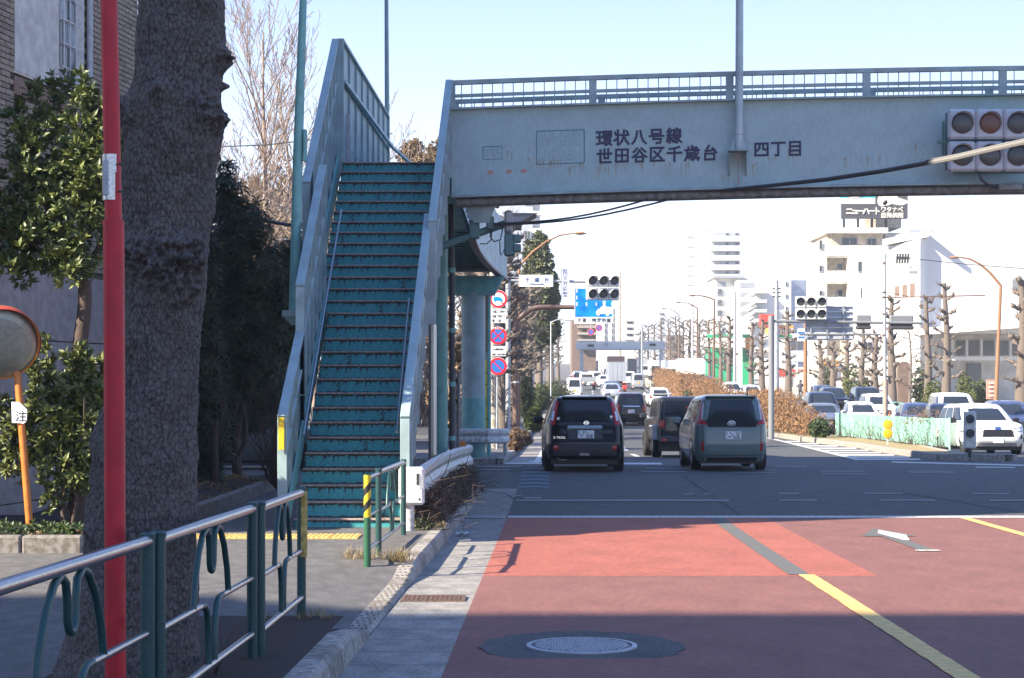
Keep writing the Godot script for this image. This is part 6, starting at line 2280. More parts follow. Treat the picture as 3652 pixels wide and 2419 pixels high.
	a.box(P(2957, 1153, z + 0.25), Vector3(2.0, 1.42, 0.03))
	part(gb, "panel", a, M.paleblue)
	for y in [1092, 1112, 1132, 1168, 1188, 1210]:
		a = MB.new()
		a.bar(P(2872, y, z + 0.2), P(3042, y, z + 0.2), 0.06, 0.05)
		part(gb, "rib", a, M.white)
	for x in [2892, 2950, 3008]:
		a = MB.new()
		a.bar(P(x, 1090, z + 0.14), P(x, 1214, z + 0.14), 0.06, 0.05)
		part(gb, "stile", a, M.galv)
	var wbk = wthing("road_sign", "small white sign with blue stripes under the gantry", "sign", P(2860, 1197, z))
	a = MB.new()
	a.cbox(P(2858, 1195, z), Vector3(0.30, 0.52, 0.03), 0.005)
	part(wbk, "panel", a, M.signwhite)
	a = MB.new()
	for i in 2: a.box(P(2858, 1187 + i * 16, z - 0.03), Vector3(0.28, 0.07, 0.01))
	part(wbk, "stripe", a, M.signblue)
	# --- grey pole with a long bracket arm behind the green mesh fence
	z = 74.0
	var up = wthing("utility_pole", "slim white pole with pink lower sleeve and a long brown bracket arm", "pole", GP(3158, z, 0.1))
	a = MB.new()
	a.tube([GP(3158, z, 0.1), P(3156, 1140, z), P(3156, 905, z)], [0.085, 0.07, 0.05], 12)
	part(up, "pole", a, M.galv)
	a = MB.new()
	a.tube([P(3158, 1485, z), P(3158, 1352, z)], 0.105, 12)
	part(up, "sleeve", a, M.nosing)
	a = MB.new()
	a.bar(P(3150, 1062, z), P(3515, 1054, z), 0.05, 0.05)
	a.bar(P(3150, 1040, z), P(3245, 1059, z), 0.03, 0.03)
	a.bar(P(3150, 1120, z), P(3335, 1060, z), 0.03, 0.03)
	part(up, "bracket_arm", a, M.brownpole)
	for y in [938, 1042, 1060, 1120, 1195]:
		a = MB.new()
		a.cbox(P(3150, y, z), Vector3(0.16, 0.05, 0.16), 0.01)
		part(up, "clamp", a, M.brownpole)
	# --- street lamps along the road
	arm_lamp("rust coloured arched street lamp on the right pavement before the white hall", GP(3550, 110.0, 0.14), P(3570, 1020, 110.0), P(3425, 918, 110.0), 0.13, M.rustpole)
	arm_lamp("arched street lamp with long arm reaching over the road beside the evergreen", GP(1850, 95.0, 0.14), P(1852, 950, 95.0), P(2046, 832, 95.0), 0.10, M.rustpole)
	arm_lamp("brown arched street lamp on the median beyond the hedge, nearest to the white truck", GP(2545, 150.0, 0.2), P(2548, 1070, 150.0), P(2484, 1054, 150.0), 0.12, M.brownpole)
	arm_lamp("brown arched street lamp on the median, second beyond the hedge", GP(2487, 190.0, 0.2), P(2487, 1100, 190.0), P(2431, 1078, 190.0), 0.12, M.brownpole)
	arm_lamp("brown arched street lamp on the median, third beyond the hedge", GP(2422, 235.0, 0.2), P(2422, 1125, 235.0), P(2376, 1100, 235.0), 0.12, M.brownpole)
	arm_lamp("brown arched street lamp on the median, fourth beyond the hedge", GP(2390, 280.0, 0.2), P(2390, 1145, 280.0), P(2346, 1117, 280.0), 0.12, M.brownpole)
	# white poles and wires on the right
	for q in [[2621, 1040, 160.0, "tall white utility pole behind the median hedge"], [2770, 1000, 105.0, "tall white utility pole beside the petrol station"], [2470, 1060, 210.0, "distant grey utility pole right of the far queue"], [2873, 1150, 120.0, "short rust coloured post beside the grey gantry"], [2290, 1155, 240.0, "thin white pole beside the far footbridge"]]:
		var u = wthing("utility_pole", q[3], "pole", GP(q[0], q[2], 0.14))
		a = MB.new()
		a.tube([GP(q[0], q[2], 0.1), P(q[0], q[1], q[2])], [0.16, 0.11], 10)
		part(u, "pole", a, M.rustpole if q[0] == 2873 else M.galv)
		a = MB.new()
		for k in 3: a.bar(P(q[0] - 10 * 150 / q[2], q[1] + 30 + k * 14, q[2]), P(q[0] + 10 * 150 / q[2], q[1] + 30 + k * 14, q[2]), 0.08, 0.08)
		part(u, "crossarm", a, M.darkmetal)
	# --- poles at the far corner
	z = 48.0
	var tp = wthing("utility_pole", "slim teal pole with yellow and white tape beside the round pillar", "pole", GP(1744, z, 0.14))
	a = MB.new()
	a.tube([GP(1743, z, 0.1), P(1742, 1000, z)], 0.062, 12)
	part(tp, "pole", a, M.teal)
	a = MB.new()
	a.box(P(1732, 1130, z - 0.05), Vector3(0.08, 1.9, 0.04))
	part(tp, "rust_strip", a, M.rustpole)
	a = MB.new()
	a.box(P(1732, 1408, z - 0.05), Vector3(0.082, 1.84, 0.045))
	var yt = part(tp, "yellow_tape", a, M.yellow)
	a = MB.new()
	for y in [1330, 1372, 1495]: a.box(P(1732, y, z - 0.055), Vector3(0.088, 0.025, 0.05))
	for i in 4: write(a, ["千", "台", "歳", "号"][i], P(1729, 1422 + i * 9, z - 0.08), Vector3.RIGHT, Vector3.UP, 0.045, 0.05, 0.006, 0.002)
	part(yt, "print", a, M.ink)
	z = 62.0
	var cp = wthing("utility_pole", "thick tan concrete utility pole behind the round traffic signs", "pole", GP(1762, z, 0.14))
	a = MB.new()
	a.tube([GP(1764, z, 0.05), P(1760, 1330, z), P(1758, 1000, z), P(1756, 760, z)], [0.15, 0.13, 0.11, 0.09], 14)
	part(cp, "pole", a, M.concrete)
	a = MB.new()
	for i in 14: a.box(P(1756 + (i % 2) * 3, 1345 + i * 8, z - 0.14), Vector3(0.03, 0.045, 0.02))
	part(cp, "number_mark", a, M.ink)
	# grey uprights between the stairs and the pillar
	z = 33.2
	for q in [[1622, 1330, 1560, "grey upright post beside the drain pipe, taller"], [1636, 1332, 1470, "grey upright post beside the drain pipe, with a box"]]:
		var gp = wthing("grey_post", q[3], "post", GP(q[0], z, 0.14))
		a = MB.new()
		a.tube([GP(q[0], z, 0.1), P(q[0], q[1], z)], 0.033, 10)
		part(gp, "tube", a, M.greypole)
		a = MB.new()
		for y in [1360, 1430]: a.box(P(q[0], y, z - 0.03), Vector3(0.12, 0.06, 0.05))
		part(gp, "clamp", a, M.galv)
	# --- brown pole with the blue lane sign
	z = 84.0
	var bp = wthing("sign_gantry", "brown steel pole with a curved arm carrying the blue lane sign", "pole", GP(1838, z, 0.14))
	a = MB.new()
	a.tube([GP(1839, z, 0.1), P(1838, 1110, z)], [0.155, 0.14], 16)
	part(bp, "pole", a, M.brownpole)
	a = MB.new()
	a.tube([P(1842, 1142, z), P(1868, 1122, z), P(1890, 1106, z), P(1915, 1097, z), P(1960, 1096, z), P(2060, 1096, z)], [0.12, 0.12, 0.12, 0.115, 0.11, 0.10], 12)
	part(bp, "arm", a, M.brownpole)
	a = MB.new()
	a.tube([P(1839, 1360, z - 0.01), P(1839, 1366, z - 0.01)], 0.158, 16, false)
	part(bp, "white_band", a, M.white)
	var bs = wthing("road_sign", "blue lane sign with a white lorry and lane dashes above a lettered panel", "sign", P(2118, 1090, z))
	a = MB.new()
	a.cbox(P(2118, 1091, z - 0.12), Vector3(1.78, 1.62, 0.04), 0.01)
	var pn = part(bs, "panel", a, M.panelblue)
	a = MB.new()
	a.cbox(P(2118, 1143, z - 0.125), Vector3(1.80, 0.31, 0.05), 0.008)
	part(pn, "text_panel", a, M.signwhite)
	a = MB.new()
	for e in [[-0.875, 0.05, 0.03, 1.54], [0.875, 0.05, 0.03, 1.54], [0, 0.80, 1.78, 0.03]]: a.box(P(2118, 1091, z - 0.145) + Vector3(e[0], e[1], 0), Vector3(e[2], e[3], 0.012))
	for y in [1038, 1062, 1085]: a.box(P(2057, y, z - 0.145), Vector3(0.06, 0.17, 0.01))
	for x in [2092, 2127, 2183]: a.box(P(x, 1085, z - 0.145), Vector3(0.06, 0.17, 0.01))
	a.box(P(2155, 1085, z - 0.145), Vector3(0.13, 0.3, 0.01))
	part(pn, "white_marks", a, M.signwhite)
	a = MB.new()
	var lor := PackedVector2Array()
	for q in [[2125, 1120], [2126, 1111], [2130, 1108], [2133, 1102], [2142, 1101], [2143, 1094], [2185, 1094], [2185, 1120]]: lor.append(Vector2((q[0] - 2118) * z / F, -(q[1] - 1091) * z / F))
	a.prism(lor, 0.012, Transform3D(Basis(), P(2118, 1091, z - 0.145)))
	for x in [2134, 2167]: a.lathe([Vector2(0, 0), Vector2(0.08, 0), Vector2(0.08, 0.014), Vector2(0, 0.014)], 14, Transform3D(Basis(Vector3.RIGHT, PI / 2), P(x, 1121, z - 0.146)))
	part(pn, "lorry_symbol", a, M.signwhite)
	a = MB.new()
	write(a, "大貨・特定中貨", P(2059, 1150, z - 0.155), Vector3.RIGHT, Vector3.UP, 0.185, 0.225, 0.02, 0.003)
	part(pn, "lettering", a, M.ink)

# ---------- round signs
func disc(mb: MB, c: Vector3, r: float, th: float):
	mb.lathe([Vector2(0, 0), Vector2(r, 0), Vector2(r, th), Vector2(0, th)], 32, Transform3D(Basis(Vector3.RIGHT, PI / 2), c))
func ring(mb: MB, c: Vector3, r0: float, r1: float, th: float):
	mb.lathe([Vector2(r0, 0), Vector2(r1, 0), Vector2(r1, th), Vector2(r0, th)], 32, Transform3D(Basis(Vector3.RIGHT, PI / 2), c))
func parking_sign(label: String, c: Vector3, r: float, cross: bool, extra = null):
	var o = wthing("round_sign", label, "sign", c, "")
	var a := MB.new()
	disc(a, c, r, 0.012)
	part(o, "plate", a, M.signwhite)
	a = MB.new()
	disc(a, c, r * 0.72, 0.016)
	part(o, "blue_field", a, M.signblue)
	a = MB.new()
	ring(a, c, r * 0.70, r * 0.965, 0.019)
	var k := r * 0.52
	a.bar(c + Vector3(-k, k, 0.017), c + Vector3(k, -k, 0.017), r * 0.14, 0.006, Vector3.BACK)
	if cross: a.bar(c + Vector3(k, k, 0.0175), c + Vector3(-k, -k, 0.0175), r * 0.14, 0.006, Vector3.BACK)
	part(o, "red_ring", a, M.signred)
	if extra != null:
		latin(o, "lettering", extra, M.signwhite, c + Vector3(0, r * 0.80, 0.022), Basis(), r * 0.26, 0.004)
	return o
func signs():
	var z := 60.0
	var q0 := GP(1772, z, 0.14)
	var post = wthing("sign_post", "slim grey post carrying the stack of traffic signs at the corner", "post", q0)
	var a := MB.new()
	a.tube([q0 - Vector3(0, 0.05, 0), P(1776, 1040, z + 0.05)], 0.035, 10)
	part(post, "tube", a, M.galv)
	var c := P(1777, 1067, z - 0.06)
	var r := 0.30
	var ts = wthing("round_sign", "round red ringed sign with a blue lorry and red slash", "sign", c)
	a = MB.new()
	disc(a, c, r, 0.012)
	part(ts, "plate", a, M.signwhite)
	a = MB.new()
	ring(a, c, r * 0.73, r * 0.965, 0.016)
	a.bar(c + Vector3(-0.17, 0.17, 0.012), c + Vector3(-0.11, 0.11, 0.012), 0.045, 0.005, Vector3.BACK)
	a.bar(c + Vector3(0.10, -0.10, 0.012), c + Vector3(0.17, -0.17, 0.012), 0.045, 0.005, Vector3.BACK)
	part(ts, "red_ring", a, M.signred)
	a = MB.new()
	var lo := PackedVector2Array([Vector2(-0.15, -0.055), Vector2(0.14, -0.055), Vector2(0.14, -0.015), Vector2(0.11, 0.01), Vector2(0.09, 0.055), Vector2(0.03, 0.055), Vector2(0.03, 0.075), Vector2(-0.15, 0.075)])
	a.prism(lo, 0.006, Transform3D(Basis(), c + Vector3(0, 0, 0.012)))
	disc(a, c + Vector3(-0.10, -0.06, 0.012), 0.03, 0.007)
	disc(a, c + Vector3(0.09, -0.06, 0.012), 0.03, 0.007)
	part(ts, "lorry_symbol", a, M.panelblue)
	parking_sign("round blue no stopping sign with red cross and hours along its rim", P(1776, 1198, z - 0.06), 0.30, true, "7-9·17-19")
	parking_sign("round blue no parking sign with one red slash, lowest on the corner post", P(1776, 1307, z - 0.06), 0.30, false)
	for q in [["white supplementary plate with three lines of black print under the lorry sign", 1777, 1127, 0.50, 0.47, ["土曜22時から", "日曜7時まで", "環八通り"], 0.083, 0.074], ["white supplementary plate with two lines of black print under the no stopping sign", 1777, 1253, 0.50, 0.33, ["人の乗降を除く", "日曜・休日を除く"], 0.07, 0.062]]:
		c = P(q[1], q[2], z - 0.06)
		var sp = wthing("plate_sign", q[0], "sign", c)
		a = MB.new()
		a.cbox(c, Vector3(q[3], q[4], 0.012), 0.004)
		part(sp, "plate", a, M.signwhite)
		a = MB.new()
		var n: int = q[5].size()
		for i in n:
			var wl: float = q[7] if i < n - 1 or n == 2 else 0.108
			write(a, q[5][i], c + Vector3(-0.225, q[4] * (0.5 - (i + 0.86) / n) , 0.006), Vector3.RIGHT, Vector3.UP, q[6] if i < n - 1 or n == 2 else 0.10, wl, 0.011, 0.002)
		a.box(c + Vector3(0, -q[4] * (0.17 if n == 3 else 0.0), 0.007), Vector3(q[3] * 0.94, 0.006, 0.002))
		part(sp, "lettering", a, M.ink)
	# pair of signs on an arm farther along
	z = 130.0
	var ap = wthing("sign_post", "far slim post with a long arm holding two small round signs", "post", GP(1965, z, 0.14))
	a = MB.new()
	a.tube([GP(1965, z, 0.1), P(1965, 1150, z), P(1990, 1140, z), P(2132, 1148, z), P(2140, 1150, z)], 0.05, 8)
	a.tube([P(2107, 1146, z), P(2107, 1185, z)], 0.03, 6)
	part(ap, "tube", a, M.galv)
	parking_sign("small far round blue sign with red cross, upper of the pair", P(2136, 1170, z - 0.1), 0.25, true)
	parking_sign("small far round blue sign with red slash, lower of the pair", P(2107, 1185, z - 0.1), 0.25, false)

# ---------- vehicles
# each level: height, half width share, rear inset, front inset
const BODY := {
	"suv": [[0.28, 0.93, 0.10, 0.15], [0.45, 0.985, 0.02, 0.03], [0.62, 1.0, 0.0, 0.0], [0.80, 1.0, 0.05, 0.05], [0.97, 0.99, 0.08, 0.12], [1.04, 0.975, 0.10, 0.55], [1.09, 0.955, 0.12, 1.05], [1.35, 0.85, 0.18, 1.45], [1.54, 0.765, 0.25, 1.80], [1.62, 0.71, 0.31, 2.0], [1.66, 0.63, 0.45, 2.2], [1.69, 0.4, 0.9, 2.6]],
	"hatch": [[0.22, 0.90, 0.12, 0.14], [0.40, 0.98, 0.02, 0.03], [0.60, 1.0, 0.0, 0.0], [0.78, 0.995, 0.04, 0.12], [0.88, 0.98, 0.06, 0.5], [0.96, 0.955, 0.12, 1.0], [1.15, 0.86, 0.36, 1.35], [1.34, 0.77, 0.62, 1.72], [1.43, 0.70, 0.85, 2.0], [1.48, 0.58, 1.1, 2.2], [1.50, 0.36, 1.5, 2.4]],
	"sedan": [[0.22, 0.90, 0.12, 0.14], [0.40, 0.98, 0.02, 0.03], [0.60, 1.0, 0.0, 0.0], [0.80, 0.995, 0.02, 0.10], [0.92, 0.97, 0.10, 0.6], [0.98, 0.945, 0.55, 1.1], [1.18, 0.83, 0.95, 1.55], [1.36, 0.73, 1.3, 1.9], [1.42, 0.62, 1.5, 2.1], [1.45, 0.4, 1.85, 2.4]],
	"minivan": [[0.22, 0.90, 0.10, 0.15], [0.40, 0.98, 0.02, 0.03], [0.60, 1.0, 0.0, 0.0], [0.85, 1.0, 0.02, 0.05], [1.0, 0.99, 0.04, 0.35], [1.08, 0.965, 0.06, 0.75], [1.30, 0.89, 0.11, 1.1], [1.50, 0.82, 0.17, 1.42], [1.60, 0.775, 0.22, 1.62], [1.66, 0.70, 0.32, 1.85], [1.695, 0.52, 0.7, 2.2]],
	"keivan": [[0.22, 0.93, 0.06, 0.06], [0.40, 0.99, 0.01, 0.01], [0.70, 1.0, 0.0, 0.0], [0.95, 1.0, 0.02, 0.05], [1.20, 0.97, 0.04, 0.25], [1.60, 0.905, 0.08, 0.55], [1.80, 0.865, 0.12, 0.72], [1.87, 0.80, 0.19, 0.85], [1.90, 0.58, 0.5, 1.2]],
	"jeep": [[0.48, 0.86, 0.05, 0.1], [0.62, 0.9, 0.0, 0.0], [1.0, 0.9, 0.0, 0.05], [1.07, 0.895, 0.0, 0.3], [1.12, 0.88, 0.0, 1.35], [1.56, 0.84, 0.05, 1.6], [1.64, 0.81, 0.1, 1.75], [1.68, 0.7, 0.25, 2.0]],
}
func level(sp: Dictionary, y: float) -> Array:   # half width, middle z, half length at height y
	var pr: Array = BODY[sp.kind]
	var k: float = sp.get("hs", 1.0)
	var yy := y / k
	var i := 0
	while i < pr.size() - 2 and pr[i + 1][0] < yy: i += 1
	var t := clampf((yy - pr[i][0]) / (pr[i + 1][0] - pr[i][0]), 0.0, 1.0)
	var w = lerpf(pr[i][1], pr[i + 1][1], t) * sp.W * 0.5
	var r := sp.L * 0.5 - lerpf(pr[i][2], pr[i + 1][2], t) as float
	var f := -sp.L * 0.5 + lerpf(pr[i][3], pr[i + 1][3], t) as float
	return [w, (r + f) * 0.5, (r - f) * 0.5]
func skin(sp: Dictionary, face: String, u: float, y: float, off: float) -> Vector3:
	var lv := level(sp, y)
	var n: float = sp.get("n", 8.0)
	if face == "r" or face == "f":
		var q := clampf(absf(u) / lv[0], 0.0, 0.985)
		var dz: float = lv[2] * pow(1.0 - pow(q, n), 1.0 / n)
		return Vector3(clampf(u, -lv[0] * 0.985, lv[0] * 0.985), y, lv[1] + dz + off if face == "r" else lv[1] - dz - off)
	var p := clampf(absf(u - lv[1]) / lv[2], 0.0, 0.985)
	var dx: float = lv[0] * pow(1.0 - pow(p, n), 1.0 / n) + off
	return Vector3(dx if face == "sr" else -dx, y, clampf(u, lv[1] - lv[2] * 0.985, lv[1] + lv[2] * 0.985))
func patch(sp: Dictionary, face: String, q: Array, off := 0.006, nu := 8, nv := 6) -> MB:
	# q: four corners [u, y]: lower left, lower right, upper right, upper left
	var a := MB.new()
	var rows := []
	for j in nv + 1:
		var row := []
		for i in nu + 1:
			var s := float(i) / nu
			var t := float(j) / nv
			var u := lerpf(lerpf(q[0][0], q[1][0], s), lerpf(q[3][0], q[2][0], s), t)
			var y := lerpf(lerpf(q[0][1], q[1][1], s), lerpf(q[3][1], q[2][1], s), t)
			row.append(skin(sp, face, u, y, off))
		rows.append(row)
	a.grid(rows, false, {"r": Vector3.BACK, "f": Vector3.FORWARD, "sr": Vector3.RIGHT, "sl": Vector3.LEFT}[face])
	return a
func wheel_mesh(r: float, w: float) -> Array:
	var a := MB.new()
	var b := Basis(Vector3.BACK, -PI / 2)
	a.lathe([Vector2(r * 0.62, -w / 2), Vector2(r * 0.93, -w / 2), Vector2(r, -w / 2 + 0.035), Vector2(r, w / 2 - 0.035), Vector2(r * 0.93, w / 2), Vector2(r * 0.62, w / 2), Vector2(r * 0.62, w / 2 - 0.05)], 28, Transform3D(b, Vector3.ZERO))
	var m := MB.new()
	m.lathe([Vector2(r * 0.63, w / 2 - 0.02), Vector2(r * 0.56, w / 2 - 0.015), Vector2(r * 0.54, w / 2 - 0.06), Vector2(0.0, w / 2 - 0.07)], 28, Transform3D(b, Vector3.ZERO))
	for i in 7:
		var an := TAU * i / 7.0
		var d := Vector3(0, cos(an), sin(an))
		m.bar(d * r * 0.08 + Vector3(w / 2 - 0.035, 0, 0), d * r * 0.58 + Vector3(w / 2 - 0.03, 0, 0), 0.05, 0.035, Vector3.RIGHT)
	return [a.mesh(), m.mesh()]
var wheel_cache := {}
func wheels(root, sp: Dictionary, r: float, w: float, zs: Array, rim: Material):
	var key := "%.2f %.2f" % [r, w]
	if not wheel_cache.has(key): wheel_cache[key] = wheel_mesh(r, w)
	for z in zs:
		for s in [-1.0, 1.0]:
			var x: float = s * (sp.W * 0.5 - w * 0.5 - 0.012)
			var t = pmesh(root, "wheel", wheel_cache[key][0], M.rubber, Vector3(x, r, z), Basis() if s > 0 else Basis(Vector3.UP, PI))
			pmesh(t, "rim", wheel_cache[key][1], rim)
func paint(called: String, c: Color, metal := 0.2) -> StandardMaterial3D:
	var m := StandardMaterial3D.new()
	m.resource_name = called
	m.albedo_color = c
	m.metallic = metal
	m.roughness = 0.32
	m.clearcoat_enabled = true
	m.metallic_specular = 0.35
	m.clearcoat = 0.7
	m.clearcoat_roughness = 0.06
	M[called] = m
	return m
func car(called: String, label: String, cat: String, kind: String, px: float, z: float, dims: Array, col: Material, yaw := 0.0, grp := "", rear := true, det := 2, sink := 0.0):
	# px: column of the middle of the end that faces the camera; z: its depth
	var sp := {"kind": kind, "L": dims[0], "W": dims[1], "hs": dims[2] / BODY[kind][-1][0], "n": 8.0 if kind != "jeep" else 14.0}
	var k: float = sp.hs
	var heading := (0.0 if rear else PI) + yaw
	var zc: float = z + dims[0] * 0.5
	var at := Vector3((px - CX) * z / F - sin(yaw) * dims[0] * 0.5, RY(zc), -zc)
	var o = thing(called, label, cat, at, heading, grp)
	o.rotation.x = atan((RY(zc + 1.2) - RY(zc - 1.2)) / 2.4) * (1.0 if rear else -1.0)
	var a := MB.new()
	var rows := []
	var pr: Array = BODY[kind]
	var ys := []
	for i in pr.size() - 1:
		var m := 3 if det > 1 else 2
		for j in m: ys.append(lerpf(pr[i][0], pr[i + 1][0], float(j) / m) * k)
	ys.append(pr[-1][0] * k)
	var nn := 64 if det > 1 else 32
	for y in ys:
		var lv := level(sp, y)
		var row := []
		for i in nn:
			var an := -TAU * i / nn
			var e: float = 2.0 / sp.n
			row.append(Vector3(lv[0] * signf(cos(an)) * pow(absf(cos(an)), e), y, lv[1] + lv[2] * signf(sin(an)) * pow(absf(sin(an)), e)))
		rows.append(row)
	var top := []
	var lt := level(sp, ys[-1])
	for i in nn: top.append(Vector3(0, ys[-1] + 0.012, lt[1]))
	rows.append(top)
	a.grid(rows, true)
	var body = part(o, "body", a, col)
	a = MB.new()
	a.box(Vector3(0, 0.30 * k, 0), Vector3(sp.W * 0.82, 0.28, sp.L * 0.9))
	part(o, "underbody", a, M.black)
	var r := 0.33 if kind != "keivan" else 0.28
	if kind == "jeep": r = 0.39
	if kind == "suv": r = 0.36
	var ax := [sp.L * 0.5 - (0.86 if kind != "keivan" else 0.62), -sp.L * 0.5 + (0.88 if kind != "keivan" else 0.62)]
	for zz in ax:
		for s in ["sr", "sl"]:
			a = MB.new()
			var c := skin(sp, s, zz, r + 0.02, 0.004)
			var ci := a.vert(c, Vector3.RIGHT if s == "sr" else Vector3.LEFT)
			for i in 19:
				var an := PI * i / 18.0
				a.vert(skin(sp, s, zz + cos(an) * (r + 0.07), maxf(0.24, r + sin(an) * (r + 0.07)), 0.004), Vector3.RIGHT if s == "sr" else Vector3.LEFT)
			for i in 18:
				if s == "sr": a.tri_i(ci, ci + 2 + i, ci + 1 + i)
				else: a.tri_i(ci, ci + 1 + i, ci + 2 + i)
			part(body, "wheel_arch", a, M.black)
	wheels(o, sp, r, 0.21 if kind != "jeep" else 0.26, ax, M.satin)
	# glass
	var belt: float = {"suv": 1.09, "hatch": 0.95, "sedan": 0.98, "minivan": 1.06, "keivan": 1.08, "jeep": 1.13}[kind] * k
	var hi: float = {"suv": 1.56, "hatch": 1.40, "sedan": 1.38, "minivan": 1.57, "keivan": 1.72, "jeep": 1.55}[kind] * k
	var hw: float = sp.W * 0.5
	var wb: float = level(sp, belt)[0] - 0.10
	var wt: float = level(sp, hi)[0] - 0.09
	part(o, "rear_window", patch(sp, "r", [[-wb, belt + 0.03], [wb, belt + 0.03], [wt, hi], [-wt, hi]]), M.carglass)
	part(o, "windscreen", patch(sp, "f", [[-wb, belt + 0.03], [wb, belt + 0.03], [wt, hi], [-wt, hi]]), M.carglass)
	var lb := level(sp, belt)
	var lh := level(sp, hi)
	for s in ["sr", "sl"]:
		var n := 3 if kind != "hatch" and kind != "sedan" else 2
		for i in n:
			var u0: float = lerpf(lb[1] - lb[2] + 0.22, lb[1] + lb[2] - 0.25, float(i) / n)
			var u1: float = lerpf(lb[1] - lb[2] + 0.22, lb[1] + lb[2] - 0.25, float(i + 1) / n) - 0.05
			var v0: float = lerpf(lh[1] - lh[2] + 0.16, lh[1] + lh[2] - 0.16, float(i) / n)
			var v1: float = lerpf(lh[1] - lh[2] + 0.16, lh[1] + lh[2] - 0.16, float(i + 1) / n) - 0.05
			part(o, "side_window", patch(sp, s, [[u0, belt + 0.03], [u1, belt + 0.03], [v1, hi], [v0, hi]]), M.carglass)
	# mirrors
	for s in [-1.0, 1.0]:
		a = MB.new()
		a.cbox(Vector3(s * (hw + 0.10), belt + 0.03, lb[1] - lb[2] + (0.55 if kind != "keivan" else 0.3)), Vector3(0.22, 0.17, 0.12), 0.04)
		part(o, "wing_mirror", a, col if kind != "suv" else M.black)
	# number plates
	var pc: Vector3 = skin(sp, "r", 0.0, sp.get("plate", 0.80) * k, 0.012)
	if det < 2 or rear == false:
		a = MB.new()
		a.cbox(pc, Vector3(0.33, 0.165, 0.012), 0.003)
		part(o, "number_plate", a, M.yellow if kind == "keivan" else M.signwhite)
	a = MB.new()
	a.cbox(skin(sp, "f", 0.0, 0.48 * k, 0.02), Vector3(0.33, 0.165, 0.012), 0.003)
	part(o, "number_plate", a, M.signwhite)
	# front lamps and grille
	var fl: float = {"suv": 0.80, "hatch": 0.68, "sedan": 0.68, "minivan": 0.78, "keivan": 0.66, "jeep": 0.85}[kind] * k
	for s in [-1.0, 1.0]:
		part(o, "lamp_bezel", patch(sp, "f", [[s * hw * 0.49, fl - 0.07], [s * hw * 0.95, fl - 0.04], [s * hw * 0.95, fl + 0.12], [s * hw * 0.56, fl + 0.07]], 0.004), M.charcoal)
		part(o, "headlamp", patch(sp, "f", [[s * hw * 0.52, fl - 0.05], [s * hw * 0.93, fl - 0.02], [s * hw * 0.93, fl + 0.10], [s * hw * 0.58, fl + 0.05]]), M.lampclear)
	part(o, "grille", patch(sp, "f", [[-hw * 0.55, fl - 0.20], [hw * 0.55, fl - 0.20], [hw * 0.48, fl + 0.03], [-hw * 0.48, fl + 0.03]], 0.005), M.black)
	part(o, "lower_grille", patch(sp, "f", [[-hw * 0.7, 0.26 * k], [hw * 0.7, 0.26 * k], [hw * 0.62, 0.38 * k], [-hw * 0.62, 0.38 * k]], 0.005), M.black)
	if det < 2:
		var t0: float = {"suv": 0.95, "hatch": 0.78, "sedan": 0.72, "minivan": 0.92, "keivan": 0.45, "jeep": 0.9}[kind] * k
		var th := 0.30 if kind == "minivan" or kind == "suv" else 0.14
		for s in [-1.0, 1.0]:
			part(o, "tail_lamp", patch(sp, "r", [[s * hw * 0.72, t0], [s * hw * 0.94, t0], [s * hw * 0.92, t0 + th], [s * hw * 0.76, t0 + th]]), M.lampred)
		part(o, "rear_bumper", patch(sp, "r", [[-hw * 0.9, 0.24 * k], [hw * 0.9, 0.24 * k], [hw * 0.9, 0.36 * k], [-hw * 0.9, 0.36 * k]], 0.005), M.black)
	return [o, sp]
func blurred_plate(o, sp: Dictionary, x: float, y: float, sd: int):
	# number plate whose figures are only grey blocks in the photograph
	var c := skin(sp, "r", x, y, 0.02)
	var a := MB.new()
	a.cbox(c, Vector3(0.36, 0.175, 0.014), 0.004)
	var p = part(o, "number_plate", a, M.signwhite)
	var r := RandomNumberGenerator.new()
	r.seed = sd
	a = MB.new()
	for i in 7:
		for j in 4:
			if r.randf() < 0.45: a.box(c + Vector3(-0.15 + i * 0.046, -0.06 + j * 0.04, 0.0075), Vector3(0.04, 0.034, 0.002))
	part(p, "blurred_figures", a, M.galv)
	a = MB.new()
	for q in [[-0.09, -0.03], [0.02, -0.02], [0.03, -0.05], [0.12, -0.02], [0.13, -0.05]]: a.box(c + Vector3(q[0], q[1], 0.009), Vector3(0.022, 0.035, 0.002))
	part(p, "blurred_figures", a, M.charcoal)

